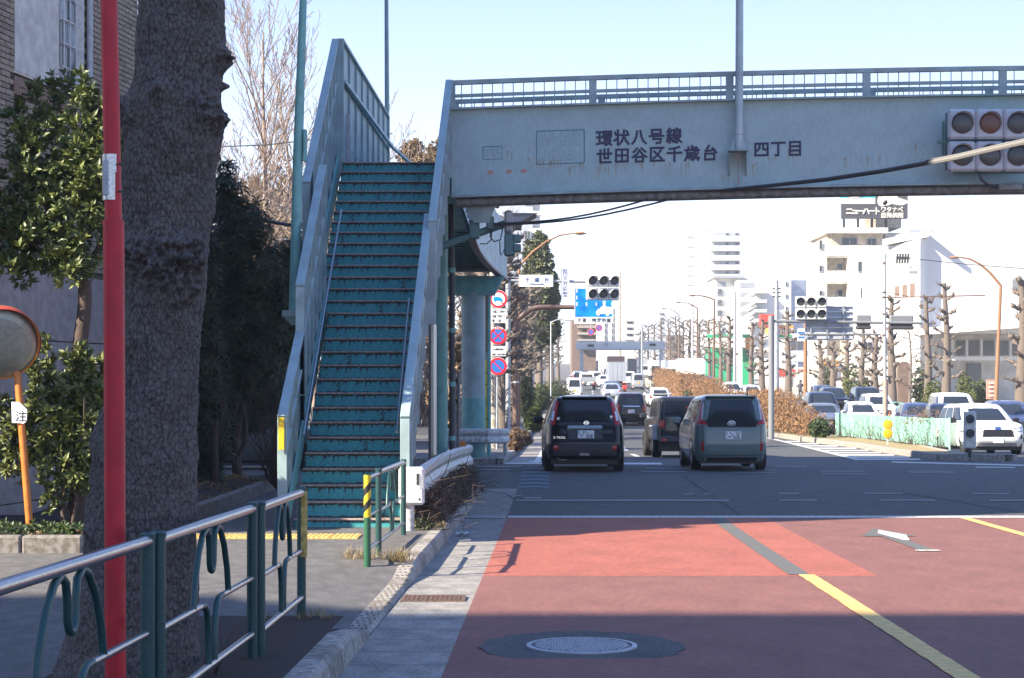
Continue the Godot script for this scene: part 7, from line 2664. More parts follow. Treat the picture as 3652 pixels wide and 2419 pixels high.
func truck(label: String, px: float, z: float, w: float, h: float, l: float, rear: bool, boxm: Material, cabm: Material, flat := false, grp := ""):
	var zc := z + l * 0.5
	var o = thing("truck", label, "truck", Vector3((px - CX) * z / F, RY(zc), -zc), 0.0 if rear else PI, grp)
	var a := MB.new()
	a.cbox(Vector3(0, 0.62, 0), Vector3(w * 0.7, 0.25, l * 0.92), 0.03)
	part(o, "chassis", a, M.charcoal)
	a = MB.new()
	if flat:
		a.cbox(Vector3(0, 0.95, 0.8), Vector3(w, 0.14, l - 2.0), 0.02)
		for s in [-1, 1]: a.box(Vector3(s * (w / 2 - 0.03), 1.22, 0.8), Vector3(0.05, 0.42, l - 2.04))
		a.box(Vector3(0, 1.22, l / 2 - 0.23), Vector3(w - 0.12, 0.42, 0.05))
	else:
		a.cbox(Vector3(0, (0.85 + h) / 2, 0.8), Vector3(w, h - 0.85, l - 1.8), 0.03)
	var bx = part(o, "cargo_box", a, boxm)
	if not flat:
		a = MB.new()
		for x in [-w * 0.25, 0.0, w * 0.25]: a.tube([Vector3(x, 0.95, l / 2 - 0.085), Vector3(x, h - 0.1, l / 2 - 0.085)], 0.018, 6)
		a.box(Vector3(0, h - 0.05, l / 2 - 0.095), Vector3(w, 0.06, 0.03))
		part(bx, "door_bar", a, M.galv)
	var hc := minf(h, 2.25)
	a = MB.new()
	a.cbox(Vector3(0, (0.55 + hc) / 2, -l / 2 + 0.8), Vector3(w * 0.93, hc - 0.55, 1.5), 0.10)
	var cab = part(o, "cab", a, cabm)
	a = MB.new()
	a.cbox(Vector3(0, hc - 0.52, -l / 2 + 0.06), Vector3(w * 0.82, 0.62, 0.04), 0.01)
	part(cab, "windscreen", a, M.carglass)
	a = MB.new()
	a.cbox(Vector3(0, hc - 0.45, -l / 2 + 1.53), Vector3(w * 0.7, 0.4, 0.06), 0.01)
	part(cab, "cab_rear_window", a, M.carglass)
	for s in [-1.0, 1.0]:
		a = MB.new()
		a.cbox(Vector3(s * w * 0.36, 0.78, -l / 2 + 0.045), Vector3(0.3, 0.2, 0.05), 0.01)
		part(cab, "headlamp", a, M.lampclear)
		a = MB.new()
		a.cbox(Vector3(s * w * 0.38, 0.66, l / 2 - 0.06), Vector3(0.3, 0.12, 0.05), 0.01)
		part(o, "tail_lamp", a, M.lampred)
		a = MB.new()
		a.cbox(Vector3(s * (w * 0.5 + 0.12), hc - 0.5, -l / 2 + 0.12), Vector3(0.14, 0.34, 0.08), 0.02)
		part(cab, "wing_mirror", a, M.black)
	a = MB.new()
	a.cbox(Vector3(0, 0.6, -l / 2 + 0.04), Vector3(w * 0.9, 0.22, 0.08), 0.03)
	part(cab, "bumper", a, M.galv)
	a = MB.new()
	a.cbox(Vector3(0, 0.62, l / 2 - 0.05), Vector3(0.36, 0.17, 0.012), 0.003)
	part(o, "number_plate", a, M.signwhite)
	wheels(o, {"W": w}, 0.36, 0.24, [l / 2 - 1.1, -l / 2 + 0.9], M.galv)
	return o

func vehicles():
	mat("carglass", lin(0.018, 0.022, 0.026), 0.04, 0.0)
	mat("lampred", lin(0.42, 0.008, 0.012), 0.15, 0.0)
	mat("lampclear", lin(0.62, 0.64, 0.66), 0.12, 0.2)
	mat("chrome", lin(0.75, 0.77, 0.8), 0.12, 1.0)
	paint("carblack", lin(0.004, 0.004, 0.007))
	paint("carsage", lin(0.15, 0.20, 0.195), 0.1)
	paint("cargraphite", lin(0.03, 0.03, 0.034), 0.3)
	paint("carwhite", lin(0.78, 0.78, 0.77), 0.0)
	paint("carsilver", lin(0.42, 0.45, 0.50), 0.4)
	paint("carblue", lin(0.06, 0.08, 0.16), 0.3)
	paint("cargrey", lin(0.16, 0.17, 0.18), 0.3)
	var a: MB
	# --- black sport utility
	var c = car("sport_utility", "black sport utility with tall red tail lamps waiting at the junction", "car", "suv", 2087, 39.8, [4.63, 1.785, 1.69], M.carblack, 0.0, "")
	var o = c[0]
	var sp: Dictionary = c[1]
	for s in [-1.0, 1.0]:
		var tl = part(o, "tail_lamp", patch(sp, "r", [[s * 0.66, 1.02], [s * 0.765, 1.04], [s * 0.635, 1.645], [s * 0.55, 1.635]], 0.014), M.lampred)
		part(tl, "clear_band", patch(sp, "r", [[s * 0.69, 1.12], [s * 0.74, 1.14], [s * 0.695, 1.34], [s * 0.655, 1.33]], 0.019), M.lampclear)
		a = MB.new()
		a.lathe([Vector2(0, 0), Vector2(0.062, 0), Vector2(0.058, 0.012), Vector2(0, 0.016)], 20, Transform3D(Basis(Vector3.RIGHT, PI / 2), skin(sp, "r", s * 0.64, 0.53, 0.004)))
		part(o, "reflector", a, M.lampred)
		a = MB.new()
		a.tube([Vector3(s * 0.60, 1.69, 1.2), Vector3(s * 0.60, 1.715, 1.0), Vector3(s * 0.60, 1.715, -0.4), Vector3(s * 0.60, 1.69, -0.6)], 0.018, 8)
		part(o, "roof_rail", a, M.black)
	part(o, "chrome_trim", patch(sp, "r", [[-0.40, 0.955], [0.38, 0.955], [0.37, 1.02], [-0.36, 1.02]], 0.022), M.chrome)
	part(o, "tailgate_recess", patch(sp, "r", [[-0.36, 0.72], [0.40, 0.72], [0.34, 0.95], [-0.36, 0.95]], 0.006), M.charcoal)
	blurred_plate(o, sp, 0.02, 0.825, 3)
	part(o, "rear_bumper", patch(sp, "r", [[-0.80, 0.36], [0.80, 0.36], [0.78, 0.62], [-0.78, 0.62]], 0.007, 14), M.charcoal)
	a = MB.new()
	ring(a, skin(sp, "r", 0.03, 1.075, 0.006), 0.036, 0.05, 0.01)
	a.box(skin(sp, "r", 0.03, 1.075, 0.014), Vector3(0.125, 0.024, 0.008))
	part(o, "emblem", a, M.chrome)
	latin(o, "lettering", "X-TRAIL", M.chrome, skin(sp, "r", -0.56, 0.755, 0.012), Basis(), 0.075, 0.006)
	a = MB.new()
	a.lathe([Vector2(0.0, 0.0), Vector2(0.10, 0.0), Vector2(0.10, 0.16), Vector2(0.085, 0.16), Vector2(0.08, 0.02), Vector2(0, 0.02)], 16, Transform3D(Basis(Vector3.RIGHT, PI / 2).scaled(Vector3(1.4, 0.75, 1)), Vector3(-0.48, 0.33, 2.05)))
	part(o, "exhaust", a, M.galv)
	part(o, "tow_lamp", patch(sp, "r", [[-0.12, 0.36], [0.10, 0.36], [0.09, 0.42], [-0.11, 0.42]], 0.02), M.lampclear)
	a = MB.new()
	var wl := []
	for q in [[0.28, 1.12], [0.05, 1.13], [-0.25, 1.115]]: wl.append(skin(sp, "r", q[0], q[1] + 0.02, 0.03))
	a.tube(wl, 0.010, 6)
	part(o, "wiper", a, M.black)
	for q in [[-0.58, 1.17, 0.035, M.signwhite], [0.58, 1.21, 0.03, M.lampclear], [0.58, 1.15, 0.03, M.bluemark]]:
		a = MB.new()
		disc(a, skin(sp, "r", q[0], q[1], 0.007), q[2], 0.003)
		part(o, "sticker", a, q[3])
	a = MB.new()
	a.cbox(Vector3(0, 1.64, sp.L / 2 - 0.34), Vector3(1.0, 0.035, 0.16), 0.012)
	part(o, "roof_spoiler", a, M.carblack)
	# --- sage minivan
	c = car("minivan", "sage green compact minivan with red framed tail lamps in the second lane", "car", "minivan", 2612, 40.4, [4.26, 1.695, 1.70], M.carsage)
	o = c[0]
	sp = c[1]
	for s in [-1.0, 1.0]:
		var tl = part(o, "tail_lamp", patch(sp, "r", [[s * 0.68, 1.12], [s * 0.76, 1.10], [s * 0.675, 1.50], [s * 0.625, 1.54]], 0.014), M.lampred)
		part(tl, "clear_band", patch(sp, "r", [[s * 0.645, 1.14], [s * 0.68, 1.13], [s * 0.63, 1.50], [s * 0.60, 1.50]], 0.013), M.lampclear)
		part(tl, "lower_lens", patch(sp, "r", [[s * 0.53, 1.03], [s * 0.775, 1.04], [s * 0.775, 1.11], [s * 0.655, 1.14]], 0.014), M.lampred)
		part(o, "reflector", patch(sp, "r", [[s * 0.63, 0.44], [s * 0.68, 0.44], [s * 0.68, 0.66], [s * 0.63, 0.66]], 0.008), M.lampred)
	part(o, "dark_band", patch(sp, "r", [[-0.52, 0.97], [0.52, 0.97], [0.62, 1.13], [-0.62, 1.13]], 0.009, 12), M.carblack)
	blurred_plate(o, sp, 0.02, 0.79, 8)
	a = MB.new()
	var ec := skin(sp, "r", -0.01, 1.055, 0.012)
	var el := []
	for q in [[0.085, 0.055, 0.0], [0.03, 0.05, 0.0], [0.055, 0.022, 0.022]]:
		var pp := []
		for i in 25: pp.append(ec + Vector3(cos(TAU * i / 24) * q[0], sin(TAU * i / 24) * q[1] + q[2], 0))
		a.tube(pp, 0.009, 6, false)
	part(o, "emblem", a, M.chrome)
	part(o, "tailgate_line", patch(sp, "r", [[-0.66, 0.34], [0.66, 0.34], [0.66, 0.355], [-0.66, 0.355]], 0.004, 12, 1), M.charcoal)
	part(o, "rear_bumper", patch(sp, "r", [[-0.78, 0.22], [0.78, 0.22], [0.78, 0.30], [-0.78, 0.30]], 0.007, 12), M.black)
	for s in [-1.0, 1.0]:
		part(o, "tailgate_line", patch(sp, "r", [[s * 0.62, 0.35], [s * 0.635, 0.35], [s * 0.66, 1.0], [s * 0.645, 1.0]], 0.004, 1, 8), M.charcoal)
	a = MB.new()
	wl = []
	for q in [[0.0, 1.12], [-0.2, 1.15], [-0.42, 1.14]]: wl.append(skin(sp, "r", q[0], q[1], 0.02))
	a.tube(wl, 0.010, 6)
	part(o, "wiper", a, M.black)
	a = MB.new()
	a.cbox(Vector3(0, 1.655, sp.L / 2 - 0.26), Vector3(1.15, 0.04, 0.2), 0.015)
	part(o, "roof_spoiler", a, M.carsage)
	a = MB.new()
	a.hexa([Vector3(0.40, 1.69, 1.55), Vector3(0.43, 1.69, 1.55), Vector3(0.43, 1.69, 1.40), Vector3(0.40, 1.69, 1.40), Vector3(0.41, 1.75, 1.55), Vector3(0.42, 1.75, 1.55), Vector3(0.42, 1.75, 1.50), Vector3(0.41, 1.75, 1.50)])
	part(o, "antenna", a, M.black)
	# --- dark off-roader with spare wheel
	c = car("off_roader", "dark square off roader with a spare wheel on its back door", "car", "jeep", 2448, 53.5, [4.2, 1.86, 1.80], M.cargraphite, 0.03)
	o = c[0]
	sp = c[1]
	var wm: Array = wheel_cache["0.39 0.26"]
	var sw = pmesh(o, "spare_wheel", wm[0], M.rubber, Vector3(0.12, 1.0, 2.26), Basis(Vector3.UP, -PI / 2))
	pmesh(sw, "rim", wm[1], M.cargraphite)
	for s in [-1.0, 1.0]:
		a = MB.new()
		a.cbox(Vector3(s * 0.72, 0.98, 2.12), Vector3(0.17, 0.20, 0.06), 0.02)
		part(o, "tail_lamp", a, M.lampred)
		a = MB.new()
		a.cbox(Vector3(s * 0.84, 0.92, 1.24), Vector3(0.24, 0.07, 1.1), 0.03)
		a.cbox(Vector3(s * 0.88, 0.72, 1.78), Vector3(0.18, 0.42, 0.06), 0.02)
		part(o, "fender", a, M.galv)
		a = MB.new()
		a.cbox(Vector3(s * 0.66, 0.52, 2.18), Vector3(0.14, 0.09, 0.03), 0.01)
		part(o, "reflector", a, M.lampred)
	a = MB.new()
	a.cbox(Vector3(0, 0.54, 2.1), Vector3(1.62, 0.20, 0.16), 0.03)
	part(o, "rear_bumper", a, M.charcoal)
	a = MB.new()
	a.cbox(Vector3(0.12, 1.47, 2.14), Vector3(0.3, 0.05, 0.06), 0.01)
	part(o, "high_stop_lamp", a, M.lampred)
	# --- dark minivan ahead
	c = car("minivan", "dark glossy minivan with chrome tailgate strip driving ahead of the black car", "car", "minivan", 2252, 99.0, [4.7, 1.72, 1.80], M.carblack)
	o = c[0]
	sp = c[1]
	for s in [-1.0, 1.0]: part(o, "tail_lamp", patch(sp, "r", [[s * 0.62, 0.82], [s * 0.78, 0.82], [s * 0.74, 1.16], [s * 0.66, 1.16]], 0.014), M.lampred)
	part(o, "chrome_trim", patch(sp, "r", [[-0.45, 1.06], [0.45, 1.06], [0.45, 1.10], [-0.45, 1.10]], 0.014), M.chrome)
	blurred_plate(o, sp, 0.0, 0.80, 11)
	part(o, "high_stop_lamp", patch(sp, "r", [[-0.3, 1.70], [0.3, 1.70], [0.28, 1.73], [-0.28, 1.73]], 0.02), M.lampred)
	a = MB.new()
	a.cbox(skin(sp, "r", 0.60, 0.6, 0.02), Vector3(0.3, 0.05, 0.03), 0.01)
	part(o, "reflector", a, M.lampred)
	# --- white hybrid hatchback
	c = car("hatchback", "white hatchback with split rear glass beside the brown hedge", "car", "hatch", 2356, 137.0, [4.48, 1.745, 1.49], M.carwhite, 0.0, "", true, 2)
	o = c[0]
	sp = c[1]
	for s in [-1.0, 1.0]: part(o, "tail_lamp", patch(sp, "r", [[s * 0.60, 0.72], [s * 0.80, 0.66], [s * 0.80, 0.98], [s * 0.70, 0.98]], 0.014), M.lampred)
	part(o, "lower_glass", patch(sp, "r", [[-0.52, 0.86], [0.52, 0.86], [0.60, 1.0], [-0.60, 1.0]], 0.012), M.carglass)
	a = MB.new()
	a.cbox(skin(sp, "r", 0, 1.02, 0.04), Vector3(1.25, 0.04, 0.16), 0.015)
	part(o, "spoiler", a, M.carwhite)
	blurred_plate(o, sp, 0.0, 0.70, 12)
	part(o, "rear_bumper", patch(sp, "r", [[-0.7, 0.22], [0.7, 0.22], [0.7, 0.34], [-0.7, 0.34]], 0.007, 12), M.black)
	# --- queue ahead, seen from behind
	var g := "vehicles queueing away up the road"
	c = car("delivery_van", "tiny white delivery van with a pale blue side stripe in the left lane", "van", "keivan", 2049, 162.0, [3.4, 1.475, 1.92], M.carwhite, 0.0, g, true, 1)
	part(c[0], "blue_stripe", patch(c[1], "r", [[-0.7, 0.98], [0.7, 0.98], [0.7, 1.03], [-0.7, 1.03]], 0.008), M.panelblue)
	car("hatchback", "silver rounded hatchback in the middle lane before the grey sedan", "car", "hatch", 2183, 158.0, [4.3, 1.76, 1.52], M.carsilver, 0.0, g, true, 1)
	car("sedan", "grey sedan in the middle lane just ahead of the silver hatchback", "car", "sedan", 2184, 172.0, [4.7, 1.8, 1.47], M.cargrey, 0.0, g, true, 1)
	truck("light flatbed truck with open grey bed in the left lane", 2098, 205.0, 1.75, 2.0, 4.7, true, M.galv, M.carwhite, true, g)
	truck("tall silver box truck with bare metal rear doors in the middle lane", 2201, 212.0, 2.1, 3.1, 6.5, true, M.carsilver, M.carwhite, false, g)
	car("delivery_van", "small silver van with yellow number plate in the right lane", "van", "keivan", 2277, 206.0, [3.4, 1.475, 1.88], M.carsilver, 0.0, g, true, 1)
	truck("tall box truck with pinkish top behind the silver box truck", 2200, 262.0, 2.3, 3.7, 8.0, true, M.pink, M.carwhite, false, g)
	car("minivan", "pale blue minivan at the left kerb under the plane trees", "car", "minivan", 2062, 245.0, [4.5, 1.72, 1.75], M.carsilver, 0.0, g, true, 1)
	car("sport_utility", "black sport utility beside the flatbed truck near the left kerb", "car", "suv", 2068, 232.0, [4.5, 1.8, 1.7], M.carblack, 0.0, g, true, 1)
	car("sport_utility", "white sport utility ahead of the flatbed truck", "car", "suv", 2131, 238.0, [4.6, 1.82, 1.75], M.carwhite, 0.0, g, true, 1)
	car("hatchback", "white hatchback left of the silver box truck", "car", "hatch", 2156, 222.0, [4.2, 1.74, 1.55], M.carwhite, 0.0, g, true, 1)
	car("minivan", "white minivan between the box truck and the small silver van", "car", "minivan", 2246, 232.0, [4.5, 1.72, 1.85], M.carwhite, 0.0, g, true, 1)
	truck("green topped truck far up the left lane under the distant footbridge", 2146, 330.0, 2.2, 3.4, 7.0, true, M.shopgreen, M.carwhite, false, g)
	truck("small grey box truck far up the left lane", 2112, 310.0, 2.1, 2.9, 6.0, true, M.galv, M.carwhite, false, g)
	truck("grey lorry far up the road right of the pinkish box truck", 2262, 340.0, 2.3, 3.2, 7.0, true, M.greypole, M.carwhite, false, g)
	car("sedan", "dark sedan far ahead in the left lane near the footbridge", "car", "sedan", 2087, 285.0, [4.6, 1.78, 1.47], M.carblue, 0.0, g, true, 1)
	car("hatchback", "white hatchback far ahead in the left lane near the footbridge", "car", "hatch", 2113, 272.0, [4.2, 1.74, 1.52], M.carwhite, 0.0, g, true, 1)
	car("minivan", "silver minivan far ahead beneath the distant footbridge", "car", "minivan", 2165, 290.0, [4.5, 1.72, 1.8], M.carsilver, 0.0, g, true, 1)
	# --- oncoming, seen from the front
	g = "oncoming vehicles beyond the median"
	c = car("sport_utility", "white sport utility with dark mesh grille waiting at the end of the median", "car", "suv", 3562, 57.5, [4.6, 1.855, 1.66], M.carwhite, 0.02, "", false)
	o = c[0]
	sp = c[1]
	part(o, "bonnet_emblem", patch(sp, "f", [[-0.09, 0.80], [0.09, 0.80], [0.09, 0.90], [-0.09, 0.90]], 0.02, 4, 4), M.inkblue)
	part(o, "skid_plate", patch(sp, "f", [[-0.75, 0.28], [0.75, 0.28], [0.80, 0.36], [-0.80, 0.36]], 0.014), M.galv)
	for s in [-1.0, 1.0]: part(o, "fog_lamp", patch(sp, "f", [[s * 0.70, 0.52], [s * 0.80, 0.50], [s * 0.80, 0.66], [s * 0.72, 0.64]], 0.008), M.charcoal)
	car("hatchback", "black car half hidden behind the beige pedestal lamp", "car", "minivan", 3392, 72.0, [3.4, 1.475, 1.62], M.carblack, -0.1, g, false, 1)
	car("sport_utility", "dark blue sport utility behind the white sport utility", "car", "suv", 3625, 76.0, [4.5, 1.8, 1.7], M.carblue, -0.1, g, false, 1)
	car("delivery_van", "long white van with high rounded roof behind the black car", "van", "minivan", 3425, 80.0, [5.0, 1.9, 2.0], M.carwhite, -0.1, g, false, 1)
	car("hatchback", "blue car beside the long white van behind the mesh fence", "car", "hatch", 3290, 84.0, [4.1, 1.7, 1.5], M.carblue, -0.1, g, false, 1)
	car("hatchback", "white car just behind the mesh fence left of the pink sleeved pole", "car", "hatch", 3092, 89.0, [4.1, 1.7, 1.48], M.carwhite, -0.05, g, false, 1)
	car("sport_utility", "white sport utility right behind the pink sleeved pole", "car", "suv", 3150, 101.0, [4.4, 1.8, 1.68], M.carwhite, -0.05, g, false, 1)
	car("minivan", "black minivan behind the white sport utility near the pole", "car", "minivan", 3105, 116.0, [4.6, 1.72, 1.85], M.carblack, -0.05, g, false, 1)
	car("minivan", "black minivan showing its windscreen above the brown hedge", "car", "minivan", 2945, 98.0, [4.6, 1.72, 1.85], M.carblack, -0.05, g, false, 1)
	car("sedan", "dark sedan roof low behind the brown hedge", "car", "sedan", 2955, 86.0, [4.5, 1.75, 1.45], M.cargrey, -0.05, g, false, 1)
	car("sport_utility", "black sport utility behind the black minivan in the next lane", "car", "suv", 2985, 122.0, [4.6, 1.8, 1.72], M.carblack, -0.05, g, false, 1)
	car("minivan", "dark blue compact van with tall windscreen farthest of the dark group", "car", "keivan", 2940, 132.0, [3.4, 1.475, 1.75], M.carblue, -0.05, g, false, 1)
	car("sport_utility", "white sport utility peeping over the hedge near the grey gantry", "car", "suv", 2620, 150.0, [4.5, 1.8, 1.7], M.carwhite, -0.03, g, false, 1)
	car("hatchback", "white hatchback beside the white sport utility near the gantry", "car", "hatch", 2690, 148.0, [4.2, 1.75, 1.5], M.carwhite, -0.03, g, false, 1)
	car("minivan", "dark minivan beyond the white sport utility over the hedge", "car", "minivan", 2530, 185.0, [4.6, 1.72, 1.8], M.carblue, -0.03, g, false, 1)
	truck("big white truck with wide dark windscreen above the brown hedge", 2476, 176.0, 2.3, 3.6, 7.0, false, M.carwhite, M.carwhite, false, g)
	truck("white truck with high box farther up the oncoming lanes", 2400, 240.0, 2.2, 3.2, 6.0, false, M.carwhite, M.carwhite, false, g)
	truck("dark fronted truck with pale roof far up the oncoming lanes", 2350, 270.0, 2.3, 3.1, 6.5, false, M.carwhite, M.cargraphite, false, g)
	truck("white box truck with grey box far up the oncoming lanes", 2302, 300.0, 2.2, 3.2, 6.0, false, M.galv, M.carwhite, false, g)
	# --- parked sedan in the side street behind the evergreens
	var pk = car("sedan", "dark sedan parked side on behind the evergreens left of the stairs", "car", "sedan", 860, 43.0, [4.7, 1.8, 1.45], M.cargrey, 0.0, "", true, 1)
	pk[0].rotation = Vector3(0, PI / 2 - 0.08, 0)
	pk[0].position = Vector3((850 - CX) * 42.5 / F, RY(42.5) - 0.012, -42.5)
	# --- motorcycle with rider in the queue
	motorbike()

func motorbike():
	var z := 168.0
	var at := GP(2227, z)
	var o = thing("motorcycle", "small motorcycle with red tail lamp between the lanes", "motorcycle", at)
	var a := MB.new()
	a.lathe([Vector2(0.18, -0.05), Vector2(0.29, -0.05), Vector2(0.3, 0.0), Vector2(0.29, 0.05), Vector2(0.18, 0.05)], 16, Transform3D(Basis(Vector3.BACK, PI / 2), Vector3(0, 0.3, 0.62)))
	part(o, "wheel", a, M.rubber)
	a = MB.new()
	a.lathe([Vector2(0.18, -0.05), Vector2(0.29, -0.05), Vector2(0.3, 0.0), Vector2(0.29, 0.05), Vector2(0.18, 0.05)], 16, Transform3D(Basis(Vector3.BACK, PI / 2), Vector3(0, 0.3, -0.62)))
	part(o, "wheel", a, M.rubber)
	a = MB.new()
	a.cbox(Vector3(0, 0.6, 0.1), Vector3(0.28, 0.45, 1.0), 0.1)
	part(o, "body", a, M.black)
	a = MB.new()
	a.cbox(Vector3(0, 1.0, 0.55), Vector3(0.42, 0.36, 0.4), 0.05)
	part(o, "top_box", a, M.brightred)
	a = MB.new()
	a.cbox(Vector3(0, 0.74, 0.72), Vector3(0.16, 0.08, 0.05), 0.02)
	part(o, "tail_lamp", a, M.lampred)
	a = MB.new()
	a.tube([Vector3(-0.34, 1.02, -0.35), Vector3(0, 0.95, -0.45), Vector3(0.34, 1.02, -0.35)], 0.02, 6)
	part(o, "handlebar", a, M.darkmetal)

# ---------- median
func md(z: float) -> float:   # left edge of the median, metres right of the left kerb
	var t := [[50.0, 13.4], [67.0, 12.4], [76.0, 11.5], [84.0, 11.0], [110.0, 10.7], [400.0, 10.3]]
	for i in t.size() - 1:
		if z < t[i + 1][0]: return lerpf(t[i][1], t[i + 1][1], clampf((z - t[i][0]) / (t[i + 1][0] - t[i][0]), 0.0, 1.0))
	return 10.3
func hedge_h(z: float) -> float:
	return (1.0 - 0.3 * exp(-pow((z - 108.0) / 9.0, 2.0))) * (lerpf(0.75, 1.9, smoothstep(74.0, 92.0, z)) + 0.3 * smoothstep(95.0, 130.0, z)) * (1.0 + 0.07 * sin(z * 0.31) + 0.06 * sin(z * 0.13 + 1.0))
func median():
	leaf_mat("dryleaf", 0.8, 0.25)
	mat("drygrass", lin(0.50, 0.38, 0.18), 0.95, 0.0, "speck", 1.0)
	mat("meshgreen", lin(0.32, 0.60, 0.50), 0.6, 0.0, "patch", 0.8)
	# left edge of the median, as pixels along the foot of its kerb, then parallel to the road
	var left := []
	for q in [[3567, 1646], [3335, 1643], [3183, 1621], [3062, 1599], [2861, 1575], [2740, 1556]]:
		var z := ZG(q[1])
		left.append(GP(q[0], z, 0.0) + Vector3(0.12, 0, 0))
	var zz: float = -left[-1].z + 4.0
	while zz < 330.0:
		left.append(D(md(zz), zz))
		zz += 5.0 if zz < 120 else 12.0
	var right := []
	for i in left.size():
		var p: Vector3 = left[i]
		var w := clampf(0.25 + i * 0.55, 0.3, 1.9)
		right.append(p + Vector3(w, 0, 0 if i > 1 else -0.2 * i))
	var a := MB.new()
	for i in left.size() - 1:
		a.quadf(left[i] + Vector3.UP * 0.17, right[i] + Vector3.UP * 0.17, right[i + 1] + Vector3.UP * 0.17, left[i + 1] + Vector3.UP * 0.17, Vector3.UP)
	struct("median", a, M.drygrass)
	for side in [left, right]:
		for i in side.size() - 1:
			var l: float = (side[i + 1] - side[i]).length()
			var n := maxi(1, int(l / (0.9 if -side[i].z < 70 else 6.0)))
			for k in n:
				var p: Vector3 = side[i].lerp(side[i + 1], float(k) / n + 0.004)
				var q: Vector3 = side[i].lerp(side[i + 1], float(k + 1) / n - 0.004)
				a = MB.new()
				a.bar(p + Vector3.UP * 0.06, q + Vector3.UP * 0.06, 0.18, 0.26, Vector3.UP, 0.02)
				part_struct("kerb_stone", a, M.kerb)
	# brown hedge
	var dl := leaf_mesh(0.06, 0.026, 14, 1.3, 0.1, 21)
	var hedge = wthing("hedge", "long dry brown hedge growing along the median", "hedge", D(md(80.0) + 0.9, 80.0, 0.17))
	var bl := []
	var r := RandomNumberGenerator.new()
	r.seed = 15
	var z := 79.0
	while z < 210.0:
		var hh := hedge_h(z)
		for k in 3:
			var d := md(z) + 0.42 + 0.5 * k + r.randf_range(-0.15, 0.15)
			bl.append([D(d, z, 0.17 + hh * 0.5), Vector3(0.5, hh * 0.55, 0.9)])
		z += 1.1 if z < 100 else 2.0
	var s := scatter(bl, 24000, 16, 0.3, Color(0.20, 0.115, 0.06), Color(0.50, 0.30, 0.16), 0.9, 1.8, 0.9)
	stuff(copies(hedge, "foliage", dl, M.dryleaf, s[0], s[1]))
	a = MB.new()
	for k in 260:
		var zb := r.randf_range(79.0, 140.0)
		var p := D(md(zb) + r.randf_range(0.2, 1.6), zb, 0.15)
		limb(a, p, p + Vector3(r.randfn() * 0.3, hedge_h(zb) * r.randf_range(0.8, 1.2), r.randfn() * 0.3), 0.012, 0.004, r, 0.05, 4)
	stuff(part(hedge, "twig", a, M.twig))
	# green shrubs at the foot of the hedge
	var gl := leaf_mesh(0.09, 0.05, 10, 1.1, 0.0, 23)
	for q in [[2925, 1530, 40, 34, "dark green shrub at the foot of the hedge beside the mesh fence"], [2455, 1420, 16, 30, "tall dark green shrub in the hedge near the white hatchback"], [2800, 1505, 26, 20, "small green shrub at the foot of the hedge, midway"]]:
		var zq := ZG(q[1] + q[3] * 0.9, 0.17)
		var o = wthing("green_shrub", q[4], "shrub", GP(q[0], zq, 0.17))
		s = scatter([[P(q[0], q[1], zq - 0.2), Vector3(q[2], q[3], q[2]) * zq / F]], 260, int(q[0]), 0.35, Color(0.03, 0.06, 0.02), Color(0.09, 0.13, 0.05), 0.9, 1.5, 0.8)
		stuff(copies(o, "foliage", gl, M.leaf, s[0], s[1]))
		a = MB.new()
		for k in 6: limb(a, GP(q[0], zq, 0.15), P(q[0] + r.randf_range(-q[2], q[2]) * 0.7, q[1] - r.randf() * q[3] * 0.6, zq - 0.2), 0.014, 0.005, r, 0.05, 4)
		part(o, "stem", a, M.twig)
	# --- green mesh fence
	var f = wthing("mesh_fence", "pale green wire mesh fence on the end of the median", "fence", GP(3200, ZG(1580, 0.17), 0.17))
	var pts := []
	for q in [[2983, 1556], [3040, 1562], [3110, 1569], [3185, 1578], [3262, 1587], [3325, 1594], [3388, 1602]]: pts.append(GP(q[0], ZG(q[1], 0.17), 0.17))
	for i in pts.size():
		a = MB.new()
		a.tube([pts[i] - Vector3.UP * 0.1, pts[i] + Vector3.UP * 1.02], 0.032, 10)
		part(f, "post", a, M.meshgreen)
	for i in pts.size() - 1:
		a = MB.new()
		for k in 19: a.bar(pts[i] + Vector3.UP * (0.06 + 0.05 * k), pts[i + 1] + Vector3.UP * (0.06 + 0.05 * k), 0.016, 0.016)
		var n := int((pts[i + 1] - pts[i]).length() / 0.05)
		for k in n:
			var p: Vector3 = pts[i].lerp(pts[i + 1], (k + 0.5) / n)
			a.bar(p + Vector3.UP * 0.05, p + Vector3.UP * 0.99, 0.013, 0.013, Vector3.BACK)
		part(f, "mesh_panel", a, M.meshgreen)
	# dead twigs tangled in the fence
	a = MB.new()
	for k in 330:
		var t := r.randf()
		var p: Vector3 = pts[int(t * 5.99)].lerp(pts[int(t * 5.99) + 1], r.randf())
		p += Vector3(r.randfn() * 0.1, 0, r.randf_range(-0.3, 0.35))
		limb(a, p, p + Vector3(r.randfn() * 0.35, r.randf_range(0.3, 1.25), r.randfn() * 0.25), 0.008, 0.003, r, 0.07, 4)
	single("dead_shrub", a, M.twig, "leafless brown twigs tangled through the green mesh fence", "shrub", pts[3])
	s = scatter([[pts[4] + Vector3(0.2, 1.0, -0.2), Vector3(0.9, 0.35, 0.4)], [pts[5] + Vector3(-0.2, 1.05, -0.2), Vector3(0.8, 0.3, 0.4)], [pts[2] + Vector3(0, 0.25, 0.25), Vector3(0.35, 0.35, 0.2)]], 300, 31, 0.4, Color(0.16, 0.10, 0.07), Color(0.34, 0.23, 0.15), 0.5, 0.9)
	var ds = copies(self, "dry_leaves", dl, M.dryleaf, s[0], s[1])
	tag(stuff(ds), "withered leaves hanging on the twigs above the mesh fence", "leaves")
	# --- amber reflector post and pedestal lamp
	z = ZG(1583, 0.17)
